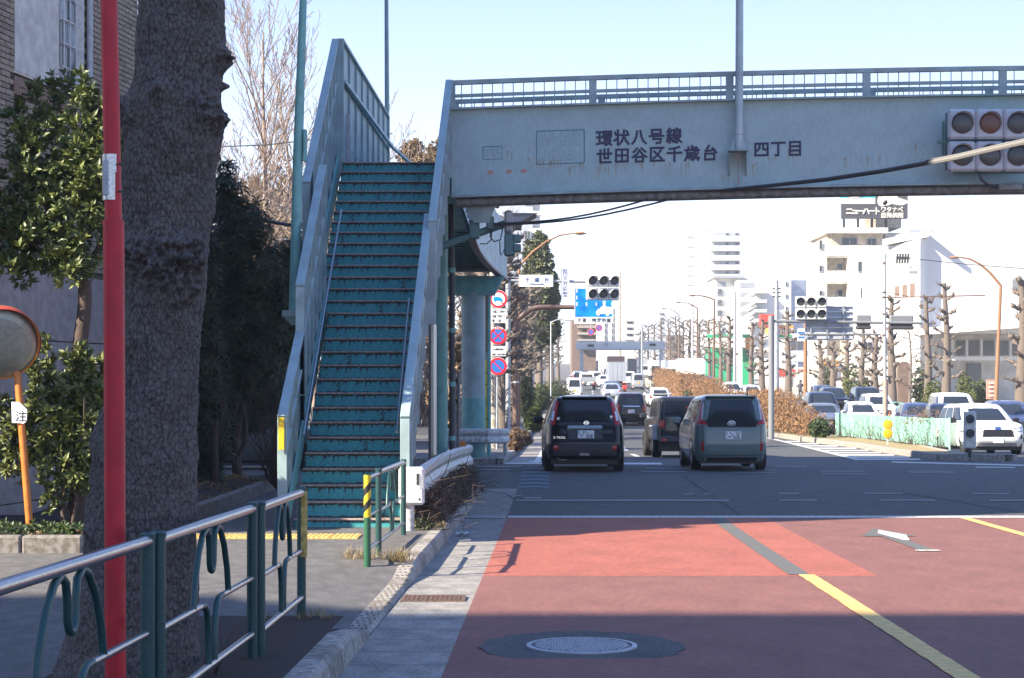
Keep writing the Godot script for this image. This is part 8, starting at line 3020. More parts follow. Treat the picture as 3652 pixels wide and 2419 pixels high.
	var rp = wthing("reflector_post", "short white post with two round amber reflectors", "post", GP(3167, z - 1.5, 0.17))
	z -= 1.5
	a = MB.new()
	a.tube([GP(3167, z, 0.1), P(3167, 1500, z)], 0.035, 10)
	part(rp, "post", a, M.white)
	for y in [1515, 1547]:
		a = MB.new()
		a.lathe([Vector2(0, 0), Vector2(0.165, 0), Vector2(0.17, 0.02), Vector2(0.13, 0.035), Vector2(0, 0.045)], 24, Transform3D(Basis(Vector3.RIGHT, PI / 2), P(3167, y, z - 0.04)))
		part(rp, "reflector", a, M.amber)
	z = ZG(1622, 0.17)
	var pl = wthing("pedestal_lamp", "beige pedestal box with two dark round lamps on the nose of the median", "traffic signal", GP(3459, z, 0.17))
	a = MB.new()
	a.cbox(P(3459, 1534, z), Vector3(0.30, 1.0, 0.26), 0.03)
	part(pl, "box", a, M.offwhite)
	a = MB.new()
	a.tube([GP(3459, z, 0.1), P(3459, 1590, z)], 0.055, 12)
	part(pl, "stem", a, M.darkmetal)
	for y in [1495, 1546]:
		a = MB.new()
		a.lathe([Vector2(0, 0), Vector2(0.115, 0), Vector2(0.115, 0.03), Vector2(0.10, 0.03), Vector2(0.095, 0.01), Vector2(0, 0.02)], 24, Transform3D(Basis(Vector3.RIGHT, PI / 2), P(3460, y, z - 0.13)))
		part(pl, "lamp", a, M.charcoal)
	# --- fence along the right pavement and marker posts
	for i in 14:
		var p := D(12.0 + 0.4, 118.0 - i * 4.0, 0.0)
	var rf = wthing("road_fence", "green railing between the oncoming lanes and the right pavement", "fence", D(22.3, 100.0, 0.14))
	for i in 24:
		var z0 := 70.0 + i * 3.0
		a = MB.new()
		for h in [0.25, 0.5, 0.78]: a.bar(D(22.4, z0, 0.14 + h), D(22.4, z0 + 2.95, 0.14 + h), 0.04, 0.05)
		for k in 12: a.bar(D(22.4, z0 + k * 0.245, 0.39), D(22.4, z0 + k * 0.245, 0.92), 0.02, 0.02, Vector3.RIGHT)
		a.bar(D(22.4, z0, 0.1), D(22.4, z0, 0.95), 0.06, 0.06, Vector3.RIGHT)
		part(rf, "panel", a, M.teal)
	for i in 6:
		var p := D(19.4, 84.0 + i * 3.2, 0.0)
		a = MB.new()
		a.lathe([Vector2(0.1, 0), Vector2(0.1, 0.04), Vector2(0.04, 0.05), Vector2(0.04, 0.75), Vector2(0, 0.76)], 10, Transform3D(Basis(), p))
		single("lane_post", a, M.orange, "slim orange lane post beyond the mesh fence", "post", p, "orange lane posts beyond the mesh fence")
	# low barrier at the head of the hedge
	guard_rail("guard_rail", "white barrier at the far end of the brown hedge", [D(10.6, 212.0), D(10.6, 221.0), D(10.6, 230.0), D(10.6, 239.0)], 0.95, M.rail)

# ---------- trees
func grow(mb: MB, p: Vector3, d: Vector3, l: float, r0: float, lvl: int, r: RandomNumberGenerator, kids: Array, spread: float, rise: float, rmin := 0.008):
	var pts := [p]
	var rad := [r0]
	var n := 4 if lvl > 0 else 7
	var dd := d
	for i in n:
		dd = (dd + Vector3(r.randfn(), r.randfn() * 0.5, r.randfn()) * (0.10 if lvl > 0 else 0.03) + Vector3.UP * rise * (0.12 if lvl > 0 else 0.02)).normalized()
		pts.append(pts[-1] + dd * l / n)
		rad.append(maxf(rmin, r0 * (1.0 - 0.85 * (i + 1.0) / n)))
	mb.tube(pts, rad, 8 if lvl == 0 else (5 if lvl == 1 else 4), false)
	if lvl >= kids.size(): return
	for k in kids[lvl]:
		var t := lerpf(0.30 if lvl == 0 else 0.2, 0.98, (k + r.randf() * 0.8) / kids[lvl])
		var i := mini(int(t * n), n - 1)
		var q: Vector3 = pts[i].lerp(pts[i + 1], t * n - i)
		var side := Vector3(r.randfn(), r.randfn() * 0.4, r.randfn()).normalized()
		var cd := (dd.lerp(side, spread)).normalized()
		var rq: float = lerpf(rad[i], rad[i + 1], t * n - i)
		grow(mb, q, cd, l * r.randf_range(0.24, 0.46) * (1.15 - t * 0.5), maxf(rmin, rq * 0.5), lvl + 1, r, kids, spread, rise, rmin)
func bare_tree(label: String, px: float, z: float, h: float, r0: float, sd: int, kids: Array, spread: float, m: Material, off := 0.14, grp := "bare trees behind the stairs"):
	var o = wthing("bare_tree", label, "tree", GP(px, z, off), grp)
	var r := RandomNumberGenerator.new()
	r.seed = sd
	var a := MB.new()
	grow(a, GP(px, z, off - 0.1), Vector3(0.02, 1, 0), h, r0, 0, r, kids, spread, 1.0, 0.011)
	part(o, "branches", a, m)
	return o
func pollard(label: String, base: Vector3, h: float, r0: float, sd: int, limbs: int, reach: float, shoots: int, m: Material, grp: String, low := 0.35):
	# hard pruned street tree: wavy trunk, short limbs ending in knobs, bunches of shoots
	var o = wthing("pollarded_tree", label, "tree", base, grp)
	var r := RandomNumberGenerator.new()
	r.seed = sd
	var a := MB.new()
	var pts := []
	var rad := []
	var n := 9
	for i in n + 1:
		var t := float(i) / n
		pts.append(base + Vector3(sin(t * 5.0 + sd) * 0.12 * t, h * t - 0.1 * (1 - t), cos(t * 4.0 + sd) * 0.1 * t))
		rad.append(lerpf(r0 * 1.15, r0 * 0.38, pow(t, 0.8)) * (1.0 + 0.15 * r.randf()))
	a.tube(pts, rad, 9)
	part(o, "trunk", a, m)
	a = MB.new()
	for k in limbs:
		var t := lerpf(low, 1.0, (k + r.randf() * 0.6) / limbs)
		var i := mini(int(t * n), n - 1)
		var p: Vector3 = pts[i].lerp(pts[i + 1], t * n - i)
		var an := k * 2.4 + r.randf() * 0.8
		var l := reach * r.randf_range(0.55, 1.2) * (1.15 - 0.6 * t)
		var e := p + Vector3(cos(an) * l, l * r.randf_range(0.15, 0.75), sin(an) * l)
		var rr := r0 * r.randf_range(0.22, 0.36)
		var lp: Array = limb(a, p, e, rr, rr * 0.7, r, 0.09, 6)
		for q in [lp[2], lp[3], lp[4]]:
			if r.randf() < 0.75: a.ball(q, Vector3.ONE * rr * r.randf_range(1.0, 1.7), 6)
			for j in shoots:
				var sl := r.randf_range(0.25, 0.9) * reach * 0.45
				limb(a, q, q + Vector3(cos(an) * 0.5 + r.randfn() * 0.6, r.randf_range(0.2, 1.2), sin(an) * 0.5 + r.randfn() * 0.6).normalized() * sl, rr * 0.26, rr * 0.12, r, 0.06, 4, 3)
	part(o, "crown", a, m)
	return o

func trees():
	mat("planebark", lin(0.29, 0.245, 0.20), 0.95, 0.0, "bark", 1.5)
	mat("greybark", lin(0.26, 0.215, 0.175), 0.95, 0.0, "bark", 1.5)
	mat("palebark", lin(0.46, 0.36, 0.29), 0.9, 0.0, "bark", 1.5)
	mat("woodbrown", lin(0.34, 0.24, 0.17), 0.9, 0.0, "bark", 1.0)
	# row on the left pavement
	var zs := [64.0, 78.0, 92.0, 108.0, 126.0, 146.0, 170.0, 198.0, 230.0, 268.0]
	for i in zs.size():
		pollard("knobbly plane tree in the left pavement row, %s" % ["first beyond the traffic signs", "second beyond the traffic signs", "third beyond the traffic signs", "fourth beyond the traffic signs", "fifth beyond the traffic signs", "sixth, where the kerb bends", "seventh, beside the white delivery van", "eighth, near the pale blue minivan", "ninth, short of the distant footbridge", "last, at the distant footbridge"][i], D(-1.3 + 0.3 * sin(i * 2.0), zs[i], 0.14), 8.6 + 0.8 * sin(i * 1.7), 0.27, 50 + i, 52 if i < 7 else 30, 1.3, 8 if i < 7 else 5, M.planebark, "plane trees on the left pavement", 0.28)
	# conical evergreen behind them
	var nl := leaf_mesh(0.30, 0.14, 9, 1.1, 0.1, 33)
	var ev = wthing("evergreen_tree", "tall conical evergreen behind the plane trees under the bridge end", "tree", GP(1925, 140.0, 0.14))
	var a := MB.new()
	a.tube([GP(1925, 140.0, 0.1), P(1925, 860, 140.0)], [0.28, 0.06], 8)
	part(ev, "trunk", a, M.planebark)
	var bl := []
	for q in [[1925, 880, 28, 50], [1925, 940, 45, 60], [1930, 1010, 58, 70], [1925, 1090, 66, 80], [1930, 1170, 66, 70], [1900, 1000, 40, 70], [1955, 1060, 36, 70], [1890, 900, 20, 40]]: bl.append([P(q[0], q[1], 140.0), Vector3(q[2], q[3], q[2]) * 140.0 / F])
	var s := scatter(bl, 3600, 34, 0.35, Color(0.045, 0.06, 0.022), Color(0.13, 0.14, 0.055), 0.8, 1.5, 0.8)
	stuff(copies(ev, "crown", nl, M.leaf, s[0], s[1]))
	# bushes along the left pavement
	var gl := leaf_mesh(0.085, 0.04, 11, 1.1, 0.0, 23)
	for q in [[1905, 1475, 24, 26, 88.0, Color(0.07, 0.09, 0.02), "yellow green bush beside the brown sign pole"], [1985, 1370, 46, 22, 150.0, Color(0.07, 0.09, 0.025), "long green bush along the left kerb by the delivery van"], [1930, 1390, 30, 24, 125.0, Color(0.06, 0.08, 0.025), "green bush along the left kerb under the plane trees"], [1868, 1548, 24, 14, 66.0, Color(0.11, 0.075, 0.05), "brown dead bush at the far corner by the guard rail"], [1840, 1545, 24, 22, 58.0, Color(0.17, 0.11, 0.07), "low brown dead bush right behind the far guard rail"], [1870, 1340, 30, 80, 110.0, Color(0.03, 0.045, 0.015), "dark tall bush between the plane tree trunks"], [1800, 1420, 30, 70, 90.0, Color(0.14, 0.10, 0.07), "brown leafless thicket behind the sign post"]]:
		var o = wthing("roadside_bush", q[6], "bush", GP(q[0], q[4], 0.14))
		var hy := (P(0, q[1] - q[3], q[4]).y - RY(q[4]) - 0.14) * 0.5
		var bc := GP(q[0], q[4], 0.14 + hy)
		var bw: float = q[2] * q[4] / F
		s = scatter([[bc, Vector3(bw, hy, bw * 1.8)], [bc + Vector3(-bw * 0.5, -hy * 0.2, bw), Vector3(bw, hy * 0.85, bw * 1.6)], [bc + Vector3(bw * 0.3, -hy * 0.35, -bw), Vector3(bw * 1.1, hy * 0.7, bw * 1.6)], [bc + Vector3(0, -hy * 0.5, 0), Vector3(bw * 1.2, hy * 0.55, bw * 2.0)]], 1300, int(q[0]), 0.35, q[5] * 0.6, q[5] * 1.7, 0.8 if q[5].g > q[5].r else 0.35, 1.6 if q[5].g > q[5].r else 0.8, 0.8)
		stuff(copies(o, "foliage", gl, M.dryleaf, s[0], s[1]))
		a = MB.new()
		var r := RandomNumberGenerator.new()
		r.seed = int(q[1])
		for k in 10: limb(a, GP(q[0], q[4], 0.1), P(q[0] + r.randf_range(-q[2], q[2]), q[1] - r.randf() * q[3], q[4]), 0.02, 0.008, r, 0.05, 4)
		part(o, "stem", a, M.twig)
	# bare trees behind the stairs
	bare_tree("tall slender pale bare tree rising left of the lamp post", 965, 72.0, 16.5, 0.20, 61, [26, 8, 4], 0.42, M.palebark)
	bare_tree("tall thin bare tree just behind the stair parapet", 1130, 78.0, 15.5, 0.18, 62, [24, 8, 4], 0.42, M.palebark)
	bare_tree("thin bare tree with upright twigs right of the slim lamp post", 1290, 88.0, 13.5, 0.15, 66, [22, 7, 4], 0.40, M.palebark)
	bare_tree("spreading bare tree with twisted pale boughs above the evergreens", 1000, 60.0, 8.2, 0.24, 63, [16, 9, 6], 0.72, M.palebark)
	bare_tree("reddish bare tree close behind the thick trunk", 830, 70.0, 10.5, 0.2, 64, [22, 9, 6], 0.55, M.woodbrown)
	bare_tree("brown twiggy tree in the wood behind the evergreens", 900, 80.0, 10.0, 0.2, 65, [24, 10, 6], 0.6, M.woodbrown)
	bare_tree("brown twiggy tree behind the teal lamp post", 1080, 84.0, 10.5, 0.2, 67, [24, 10, 6], 0.6, M.woodbrown)
	bare_tree("brown twiggy tree between the stair landing and the girder", 1470, 82.0, 9.6, 0.2, 68, [24, 10, 6], 0.6, M.woodbrown)
	bare_tree("brown twiggy tree left of the girder end", 1550, 76.0, 8.8, 0.2, 69, [24, 10, 6], 0.6, M.woodbrown)
	# brown leafy undergrowth closing the view below them
	var dl := leaf_mesh(0.22, 0.12, 10, 1.3, 0.1, 21)
	for q in [[880, 900, 150, 330, 90.0, "mass of brown winter foliage behind the evergreens"], [1100, 950, 140, 300, 92.0, "mass of brown winter foliage behind the stairs"], [1560, 1000, 130, 480, 94.0, "mass of brown winter foliage behind the far stair"], [1500, 650, 90, 150, 96.0, "brown tree crowns showing left of the girder end"], [1620, 1350, 70, 200, 70.0, "brown leafy thicket seen between the pipes and the pillar"]]:
		var o = wthing("winter_thicket", q[5], "thicket", GP(q[0], q[4], 0.1))
		bl = []
		var r := RandomNumberGenerator.new()
		r.seed = int(q[0])
		for k in 22: bl.append([P(q[0] + r.randf_range(-1, 1) * q[2], q[1] + r.randf_range(-1, 1) * q[3] * 0.8, q[4] + r.randf_range(-3, 3)), Vector3(q[2] * 0.4, q[3] * 0.26, q[2] * 0.4) * q[4] / F])
		s = scatter(bl, 2200, int(q[1]), 0.4, Color(0.14, 0.095, 0.05), Color(0.34, 0.235, 0.13), 0.5, 1.0, 0.5)
		stuff(copies(o, "foliage", dl, M.dryleaf, s[0], s[1]))
		a = MB.new()
		for k in 40: limb(a, GP(q[0] + r.randf_range(-1, 1) * q[2], q[4], 0.0), P(q[0] + r.randf_range(-1.1, 1.1) * q[2], q[1] - r.randf_range(0.2, 1.1) * q[3], q[4] + r.randf_range(-3, 3)), 0.06, 0.015, r, 0.05, 5, 5)
		part(o, "stem", a, M.palebark)
	# pollarded trees on the right pavement and median
	var spots := [[3645, 96.0, 1000, 0.28], [3375, 118.0, 1010, 0.22], [3310, 126.0, 1060, 0.22], [3182, 130.0, 1065, 0.24], [3122, 138.0, 1190, 0.24], [3075, 140.0, 1180, 0.20], [3018, 150.0, 1200, 0.2], [2970, 155.0, 1195, 0.22], [2928, 160.0, 1190, 0.22], [2812, 165.0, 1110, 0.24], [2718, 170.0, 1140, 0.24], [2680, 185.0, 1150, 0.2], [2600, 190.0, 1130, 0.22], [3246, 135.0, 1180, 0.09], [2570, 215.0, 1160, 0.2], [2530, 230.0, 1150, 0.2], [2495, 245.0, 1160, 0.2], [2460, 260.0, 1150, 0.2], [2435, 275.0, 1155, 0.2], [2410, 285.0, 1140, 0.2], [2385, 300.0, 1150, 0.2], [2360, 310.0, 1150, 0.2], [2335, 320.0, 1165, 0.2], [2312, 330.0, 1170, 0.2], [2290, 345.0, 1180, 0.2]]
	var where := ["with thick trunk before the white hall", "slim one under the rust coloured lamp arm", "slim one left of the rust coloured lamp", "beside the arched brick door", "straight dark one left of the brick door", "right of the sign backs", "third left of the brick door", "fourth left of the brick door", "right beside the grey gantry post", "in front of the petrol station", "left of the petrol station", "beside the green fronted shop", "before the green fronted shop", "young thin one between brick door and hall"]
	for i in spots.size():
		var q: Array = spots[i]
		var b := GP(q[0], q[1], 0.14)
		var h := P(q[0], q[2], q[1]).y - b.y
		if i < where.size(): pollard("pollarded bare tree, %s" % where[i], b, h, q[3] * 1.35, 80 + i, 20, 1.0, 4, M.greybark, "pollarded trees right of the road", 0.25)
		else: pollard("distant pollarded tree in the row along the far median", b, h * 1.05, q[3] * 1.3, 80 + i, 24, 1.6, 5, M.greybark, "distant trees along the far median", 0.3)
	# clipped evergreens on the right pavement
	for q in [[3040, 1350, 40, 50, 145.0, "round yellow green bush behind the dark oncoming cars"], [3085, 1380, 26, 36, 140.0, "low yellow green bush right of the round one"], [3280, 1350, 30, 60, 140.0, "tall yellow green bush before the white hall"], [3330, 1385, 34, 30, 125.0, "low clipped bush beside the slim tree"], [3440, 1370, 30, 40, 130.0, "leafy bush left of the rust coloured lamp post"], [3490, 1390, 40, 36, 120.0, "clipped green bush beside the printed board"], [2950, 1330, 26, 60, 165.0, "yellow green tree behind the dark cars"]]:
		var o = wthing("green_bush", q[5], "bush", GP(q[0], q[4], 0.14))
		var hy := (P(0, q[1] - q[3], q[4]).y - RY(q[4]) - 0.14) * 0.5
		var bc := GP(q[0], q[4], 0.14 + hy)
		var bw: float = q[2] * q[4] / F
		s = scatter([[bc, Vector3(bw, hy, bw)], [bc + Vector3(0, -hy * 0.4, 0), Vector3(bw * 1.2, hy * 0.6, bw)]], 620, int(q[0]), 0.35, Color(0.05, 0.07, 0.02), Color(0.17, 0.19, 0.05), 1.0, 2.0, 0.8)
		stuff(copies(o, "foliage", gl, M.leaf, s[0], s[1]))
		a = MB.new()
		a.tube([GP(q[0], q[4], 0.1), P(q[0], q[1], q[4])], 0.06, 6)
		part(o, "stem", a, M.twig)

# ---------- small things on and beside the pavement
func tuft(mb: MB, c: Vector3, n: int, h: float, r: RandomNumberGenerator, lean := 0.5):
	for i in n:
		var an := r.randf() * TAU
		var d := Vector3(cos(an), 0, sin(an))
		var s := d.cross(Vector3.UP) * r.randf_range(0.0015, 0.003)
		var l := h * r.randf_range(0.5, 1.1)
		var p := c + d * r.randf() * h * 0.25
		var m := p + Vector3.UP * l * 0.6 + d * l * lean * 0.35
		var t := p + Vector3.UP * l * r.randf_range(0.5, 0.95) + d * l * lean
		mb.quadf(p - s, p + s, m + s * 0.8, m - s * 0.8, Vector3.BACK)
		mb.tri(m - s * 0.8, m + s * 0.8, t)
func small_things():
	var r := RandomNumberGenerator.new()
	r.seed = 71
	# tactile paving before the stairs
	var z0 := 19.9
	var tp = wthing("tactile_paving", "worn yellow tactile paving blocks before the stair foot", "tactile paving", V(-2.6, RY(20.2) + 0.15, 20.2))
	for i in 7:
		for j in 2:
			var c := V(-3.62 + i * 0.3, RY(z0 + j * 0.3) + 0.155, z0 + j * 0.3)
			var a := MB.new()
			a.cbox(c, Vector3(0.295, 0.02, 0.295), 0.004)
			var t = part(tp, "block", a, M.tactile)
			a = MB.new()
			for u in 5:
				for v in 5: a.lathe([Vector2(0.016, 0), Vector2(0.010, 0.006), Vector2(0, 0.006)], 8, Transform3D(Basis(), c + Vector3((u - 2) * 0.056, 0.0105, (v - 2) * 0.056)))
			stuff(part(t, "stud", a, M.tactile))
	# drain grates in the gutter
	var gz := ZG(2140.0)
	var dg = wthing("drain_grate", "rusty iron drain grate set in the gutter", "drain grate", D(0.28, gz, 0.01))
	var a := MB.new()
	var c := D(0.28, gz, 0.012)
	for e in [[0, 0.17, 0.52, 0.03], [0, -0.17, 0.52, 0.03], [-0.245, 0, 0.03, 0.31], [0.245, 0, 0.03, 0.31]]: a.box(c + Vector3(e[0], 0, e[1]), Vector3(e[2], 0.014, e[3]))
	part(dg, "frame", a, M.iron)
	a = MB.new()
	a.box(c + Vector3(0, -0.006, 0), Vector3(0.46, 0.004, 0.31))
	part(dg, "sump", a, M.black)
	for i in 12:
		a = MB.new()
		a.box(c + Vector3(-0.21 + i * 0.038, 0.002, 0), Vector3(0.016, 0.012, 0.308))
		part(dg, "bar", a, M.iron)
	a = MB.new()
	for j in 4: a.box(c + Vector3(0, 0.0035, -0.105 + j * 0.07), Vector3(0.458, 0.012, 0.014))
	part(dg, "cross_bars", a, M.iron)
	gz = ZG(1849.0)
	var sg = wthing("drain_grate", "slotted steel drain grate across the gutter by the stop line", "drain grate", D(0.3, gz, 0.01))
	a = MB.new()
	a.box(D(0.3, gz, 0.008), Vector3(0.56, 0.006, 0.34))
	part(sg, "sump", a, M.black)
	for i in 16:
		a = MB.new()
		a.box(D(0.3, gz, 0.016) + Vector3(-0.26 + i * 0.035, 0, 0), Vector3(0.018, 0.012, 0.33))
		part(sg, "bar", a, M.galv)
	# dry bush along the kerb in front of the guard rail
	var bush = wthing("dry_bush", "tangled dry brown bush growing between the guard rail and the kerb", "bush", V(-0.95, RY(25.0) + 0.15, 25.0))
	a = MB.new()
	for k in 420:
		var t := pow(r.randf(), 0.7)
		var z := lerpf(21.4, 31.0, t)
		var p := D(r.randf_range(-0.42, -0.14), z, 0.14)
		limb(a, p, p + Vector3(r.randfn() * 0.28 + 0.06, r.randf_range(0.1, 0.5), r.randfn() * 0.3), 0.006, 0.002, r, 0.09, 4)
	for k in 26:
		var p := D(-0.25, r.randf_range(21.2, 23.0), 0.15)
		var q: Array = limb(a, p, p + Vector3(r.randf_range(-0.3, 0.75), r.randf_range(0.05, 0.9), r.randf_range(-0.1, 0.5)), 0.007, 0.003, r, 0.12, 4, 6)
	stuff(part(bush, "twig", a, M.twig))
	var dl := leaf_mesh(0.045, 0.02, 9, 1.3, 0.1, 41)
	var bl := []
	for k in 26:
		var z := lerpf(21.8, 31.0, k / 25.0)
		bl.append([D(-0.22, z, 0.14 + 0.20), Vector3(0.22, 0.24, 0.35)])
	var s := scatter(bl, 2600, 42, 0.45, Color(0.055, 0.04, 0.035), Color(0.20, 0.14, 0.095), 0.6, 1.3, 0.8)
	stuff(copies(bush, "foliage", dl, M.dryleaf, s[0], s[1]))
	# straw tufts at the fence feet
	for q in [[1290, 2000, 0.15, "straw tuft left of the banded post"], [1400, 2005, 0.17, "straw tuft right of the banded post"], [1110, 2215, 0.10, "straw tuft at the foot of the last fence post"], [1520, 1890, 0.13, "green and straw weeds at the end of the guard rail"]]:
		a = MB.new()
		var z := ZG(q[1], 0.13)
		var p := GP(q[0], z, 0.14)
		for k in 12: tuft(a, p + Vector3(r.randfn() * 0.11, 0, r.randfn() * 0.08), 14, q[2], r, 1.1)
		single("straw_tuft", a, M.drygrass, q[3], "weeds", p)
	a = MB.new()
	var wp := GP(1505, ZG(1893, 0.14), 0.14)
	var gl := leaf_mesh(0.06, 0.02, 9, 1.2, 0.0, 44)
	s = scatter([[wp + Vector3(0, 0.05, 0), Vector3(0.14, 0.08, 0.12)]], 40, 45, 0.5, Color(0.12, 0.14, 0.06), Color(0.25, 0.27, 0.12), 0.6, 1.2)
	var wd = copies(self, "weed", gl, M.leaf, s[0], s[1])
	tag(wd, "small pale green weed beside the guard rail foot", "weed")
	stuff(wd)
	# scrap of paper and a twiggy weed
	a = MB.new()
	var pp := GP(1648, ZG(1915), 0.004)
	var rows := []
	for i in 6:
		var row := []
		for j in 6: row.append(pp + Vector3(-0.08 + 0.032 * i + r.randf() * 0.01, 0.012 + r.randf() * 0.05, -0.08 + 0.032 * j + r.randf() * 0.01))
		rows.append(row)
	a.grid(rows, false, Vector3.UP)
	single("paper_scrap", a, M.white, "crumpled white paper scrap lying in the gutter", "litter", pp)
	a = MB.new()
	var tw := GP(770, 9.6, 0.15)
	for k in 7: limb(a, tw, tw + Vector3(r.randfn() * 0.06, r.randf_range(0.1, 0.3), r.randfn() * 0.06), 0.003, 0.001, r, 0.05, 4)
	single("bare_twig", a, M.twig, "bare dark twig sprouting from the soil between fence and kerb", "weed", tw)
	cyclist()
	# printed board on the right pavement
	var b = wthing("notice_board", "pale printed notice board beside the rust coloured lamp post", "sign", GP(3536, 112.0, 0.14))
	a = MB.new()
	a.cbox(P(3536, 1390, 112.0), Vector3(0.62, 1.2, 0.06), 0.02)
	part(b, "board", a, M.brickless if M.has("brickless") else M.pink)
	a = MB.new()
	for i in 4:
		for j in 3: a.box(P(3529 + j * 7, 1366 + i * 15, 111.9), Vector3(0.07, 0.12, 0.02))
	part(b, "print", a, M.offwhite)
	for e in [-0.25, 0.25]:
		a = MB.new()
		a.box(GP(3536, 112.0, 0.25) + Vector3(e, 0, 0), Vector3(0.06, 0.5, 0.06))
		part(b, "leg", a, M.darkmetal)

# ---------- a cyclist far off on the right pavement
func body_mesh(bones: Array, cell: float) -> MB:
	# bones: [a, b, ra, rb]; smooth union of tapered capsules, meshed as surface nets
	var lo := Vector3.INF
	var hi := -Vector3.INF
	for b in bones:
		for k in 2:
			lo = lo.min(b[k] - Vector3.ONE * (b[2 + k] + cell * 3))
			hi = hi.max(b[k] + Vector3.ONE * (b[2 + k] + cell * 3))
	var n := Vector3i(((hi - lo) / cell).ceil()) + Vector3i.ONE
	var f := PackedFloat32Array()
	f.resize(n.x * n.y * n.z)
	var dist := func(p: Vector3) -> float:
		var d := 1e3
		for b in bones:
			var ab: Vector3 = b[1] - b[0]
			var t := clampf((p - b[0]).dot(ab) / ab.length_squared(), 0.0, 1.0)
			var e: float = (p - b[0] - ab * t).length() - lerpf(b[2], b[3], t)
			var h := clampf(0.5 + 0.5 * (d - e) / 0.03, 0.0, 1.0)
			d = lerpf(d, e, h) - 0.03 * h * (1.0 - h)
		return d
	for x in n.x:
		for y in n.y:
			for z in n.z: f[(x * n.y + y) * n.z + z] = dist.call(lo + Vector3(x, y, z) * cell)
	var a := MB.new()
	var id := {}
	for x in n.x - 1:
		for y in n.y - 1:
			for z in n.z - 1:
				var c := Vector3.ZERO
				var m := 0
				var s := []
				for k in 8: s.append(f[((x + (k & 1)) * n.y + y + ((k >> 1) & 1)) * n.z + z + (k >> 2)])
				for e in [[0, 1], [2, 3], [4, 5], [6, 7], [0, 2], [1, 3], [4, 6], [5, 7], [0, 4], [1, 5], [2, 6], [3, 7]]:
					if (s[e[0]] < 0) != (s[e[1]] < 0):
						var t: float = s[e[0]] / (s[e[0]] - s[e[1]])
						c += Vector3(e[0] & 1, (e[0] >> 1) & 1, e[0] >> 2).lerp(Vector3(e[1] & 1, (e[1] >> 1) & 1, e[1] >> 2), t)
						m += 1
				if m:
					var p := lo + (Vector3(x, y, z) + c / m) * cell
					var g := Vector3(dist.call(p + Vector3(0.01, 0, 0)) - dist.call(p - Vector3(0.01, 0, 0)), dist.call(p + Vector3(0, 0.01, 0)) - dist.call(p - Vector3(0, 0.01, 0)), dist.call(p + Vector3(0, 0, 0.01)) - dist.call(p - Vector3(0, 0, 0.01)))
					id[Vector3i(x, y, z)] = a.vert(p, g.normalized())
	for x in range(1, n.x - 1):
		for y in range(1, n.y - 1):
			for z in range(1, n.z - 1):
				var i0 := (x * n.y + y) * n.z + z
				for ax in 3:
					var st: int = [n.y * n.z, n.z, 1][ax]
					if (f[i0] < 0) == (f[i0 + st] < 0): continue
					var u: Vector3i = [Vector3i(0, 1, 0), Vector3i(0, 0, 1), Vector3i(1, 0, 0)][ax]
					var w: Vector3i = [Vector3i(0, 0, 1), Vector3i(1, 0, 0), Vector3i(0, 1, 0)][ax]
					var q := Vector3i(x, y, z)
					if not (id.has(q) and id.has(q - u) and id.has(q - w) and id.has(q - u - w)): continue
					if f[i0] < 0:
						a.tri_i(id[q - u - w], id[q - w], id[q]); a.tri_i(id[q - u - w], id[q], id[q - u])
					else:
						a.tri_i(id[q - u - w], id[q], id[q - w]); a.tri_i(id[q - u - w], id[q - u], id[q])
	return a
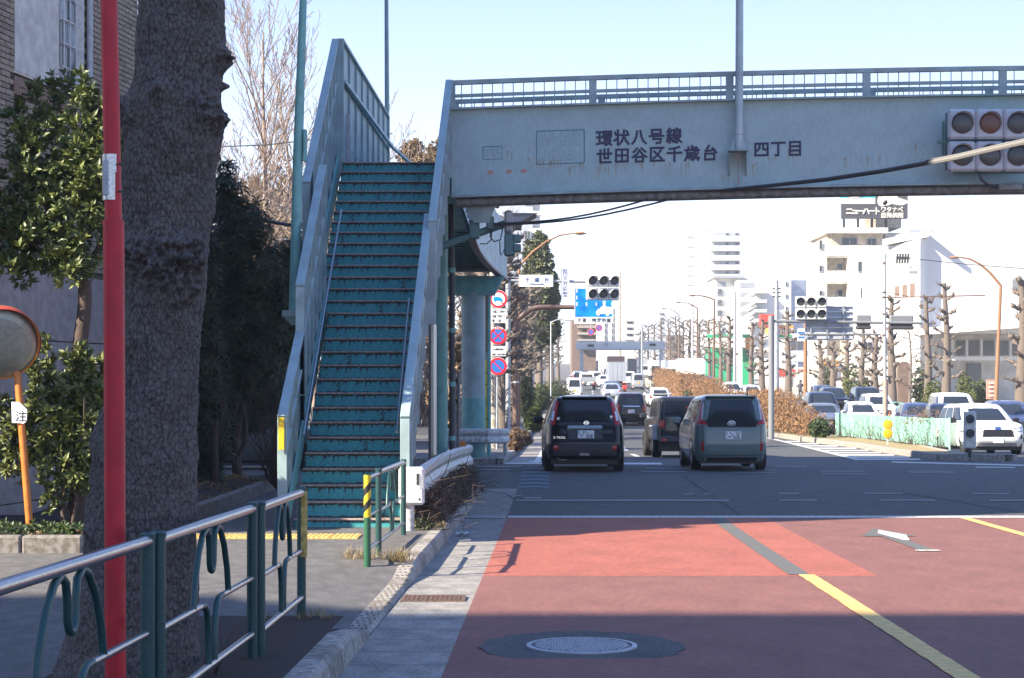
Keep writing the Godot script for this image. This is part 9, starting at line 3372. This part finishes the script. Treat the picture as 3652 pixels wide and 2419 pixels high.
func cyclist():
	var at := GP(2856, 150.0, 0.14)
	var bk = thing("bicycle", "dark bicycle ridden on the right pavement before the petrol station", "bicycle", at, -0.5)
	for zz in [-0.5, 0.5]:
		var a := MB.new()
		var pts := []
		for i in 25: pts.append(Vector3(0, 0.33 + sin(TAU * i / 24) * 0.31, zz + cos(TAU * i / 24) * 0.31))
		a.tube(pts, 0.022, 6, false)
		part(bk, "wheel", a, M.rubber)
	var a := MB.new()
	for e in [[Vector3(0, 0.33, -0.5), Vector3(0, 0.86, -0.36)], [Vector3(0, 0.33, 0.5), Vector3(0, 0.42, 0.05)], [Vector3(0, 0.42, 0.05), Vector3(0, 0.78, -0.34)], [Vector3(0, 0.42, 0.05), Vector3(0, 0.86, 0.22)], [Vector3(0, 0.33, 0.5), Vector3(0, 0.78, 0.19)], [Vector3(-0.26, 1.0, -0.3), Vector3(0.26, 1.0, -0.3)], [Vector3(0, 0.86, -0.36), Vector3(0, 1.0, -0.3)]]: a.tube(e, 0.018, 6)
	part(bk, "frame", a, M.darkmetal)
	a = MB.new()
	a.cbox(Vector3(0, 0.89, 0.22), Vector3(0.14, 0.06, 0.24), 0.03)
	part(bk, "saddle", a, M.black)
	var pr = thing("person", "cyclist in dark jacket and pale trousers riding before the petrol station", "person", at, -0.5)
	mat("skin", lin(0.45, 0.28, 0.20), 0.6)
	mat("jacket", lin(0.05, 0.045, 0.06), 0.9)
	mat("trousers", lin(0.34, 0.31, 0.28), 0.9)
	mat("hair", lin(0.015, 0.012, 0.012), 0.7)
	var hip := Vector3(0, 0.95, 0.2)
	var chest := Vector3(0, 1.36, 0.02)
	var bones := [[hip, chest, 0.145, 0.16], [chest, chest + Vector3(0, 0.16, -0.05), 0.12, 0.06]]
	for s in [-1.0, 1.0]:
		bones.append([chest + Vector3(s * 0.17, 0.05, 0), Vector3(s * 0.25, 1.18, -0.12), 0.062, 0.048])
		bones.append([Vector3(s * 0.25, 1.18, -0.12), Vector3(s * 0.24, 1.02, -0.29), 0.046, 0.034])
	part(pr, "jacket", body_mesh(bones, 0.035), M.jacket)
	bones = []
	for s in [-1.0, 1.0]:
		var knee := Vector3(s * 0.12, 0.62 + 0.08 * s, -0.12)
		var foot := Vector3(s * 0.11, 0.20 + 0.14 * (s + 1), 0.08)
		bones.append([hip + Vector3(s * 0.08, 0, 0), knee, 0.095, 0.065])
		bones.append([knee, foot, 0.062, 0.042])
		bones.append([foot, foot + Vector3(0, -0.02, -0.16), 0.045, 0.035])
	part(pr, "trousers", body_mesh(bones, 0.035), M.trousers)
	var head := chest + Vector3(0, 0.30, -0.06)
	part(pr, "head", body_mesh([[head + Vector3(0, -0.13, 0.02), head, 0.05, 0.085], [head, head + Vector3(0, 0.03, 0), 0.085, 0.095], [head + Vector3(0, -0.01, -0.08), head + Vector3(0, -0.03, -0.10), 0.02, 0.014]], 0.02), M.skin)
	part(pr, "hair", body_mesh([[head + Vector3(0, 0.05, 0.02), head + Vector3(0, -0.02, 0.05), 0.092, 0.075]], 0.02), M.hair)
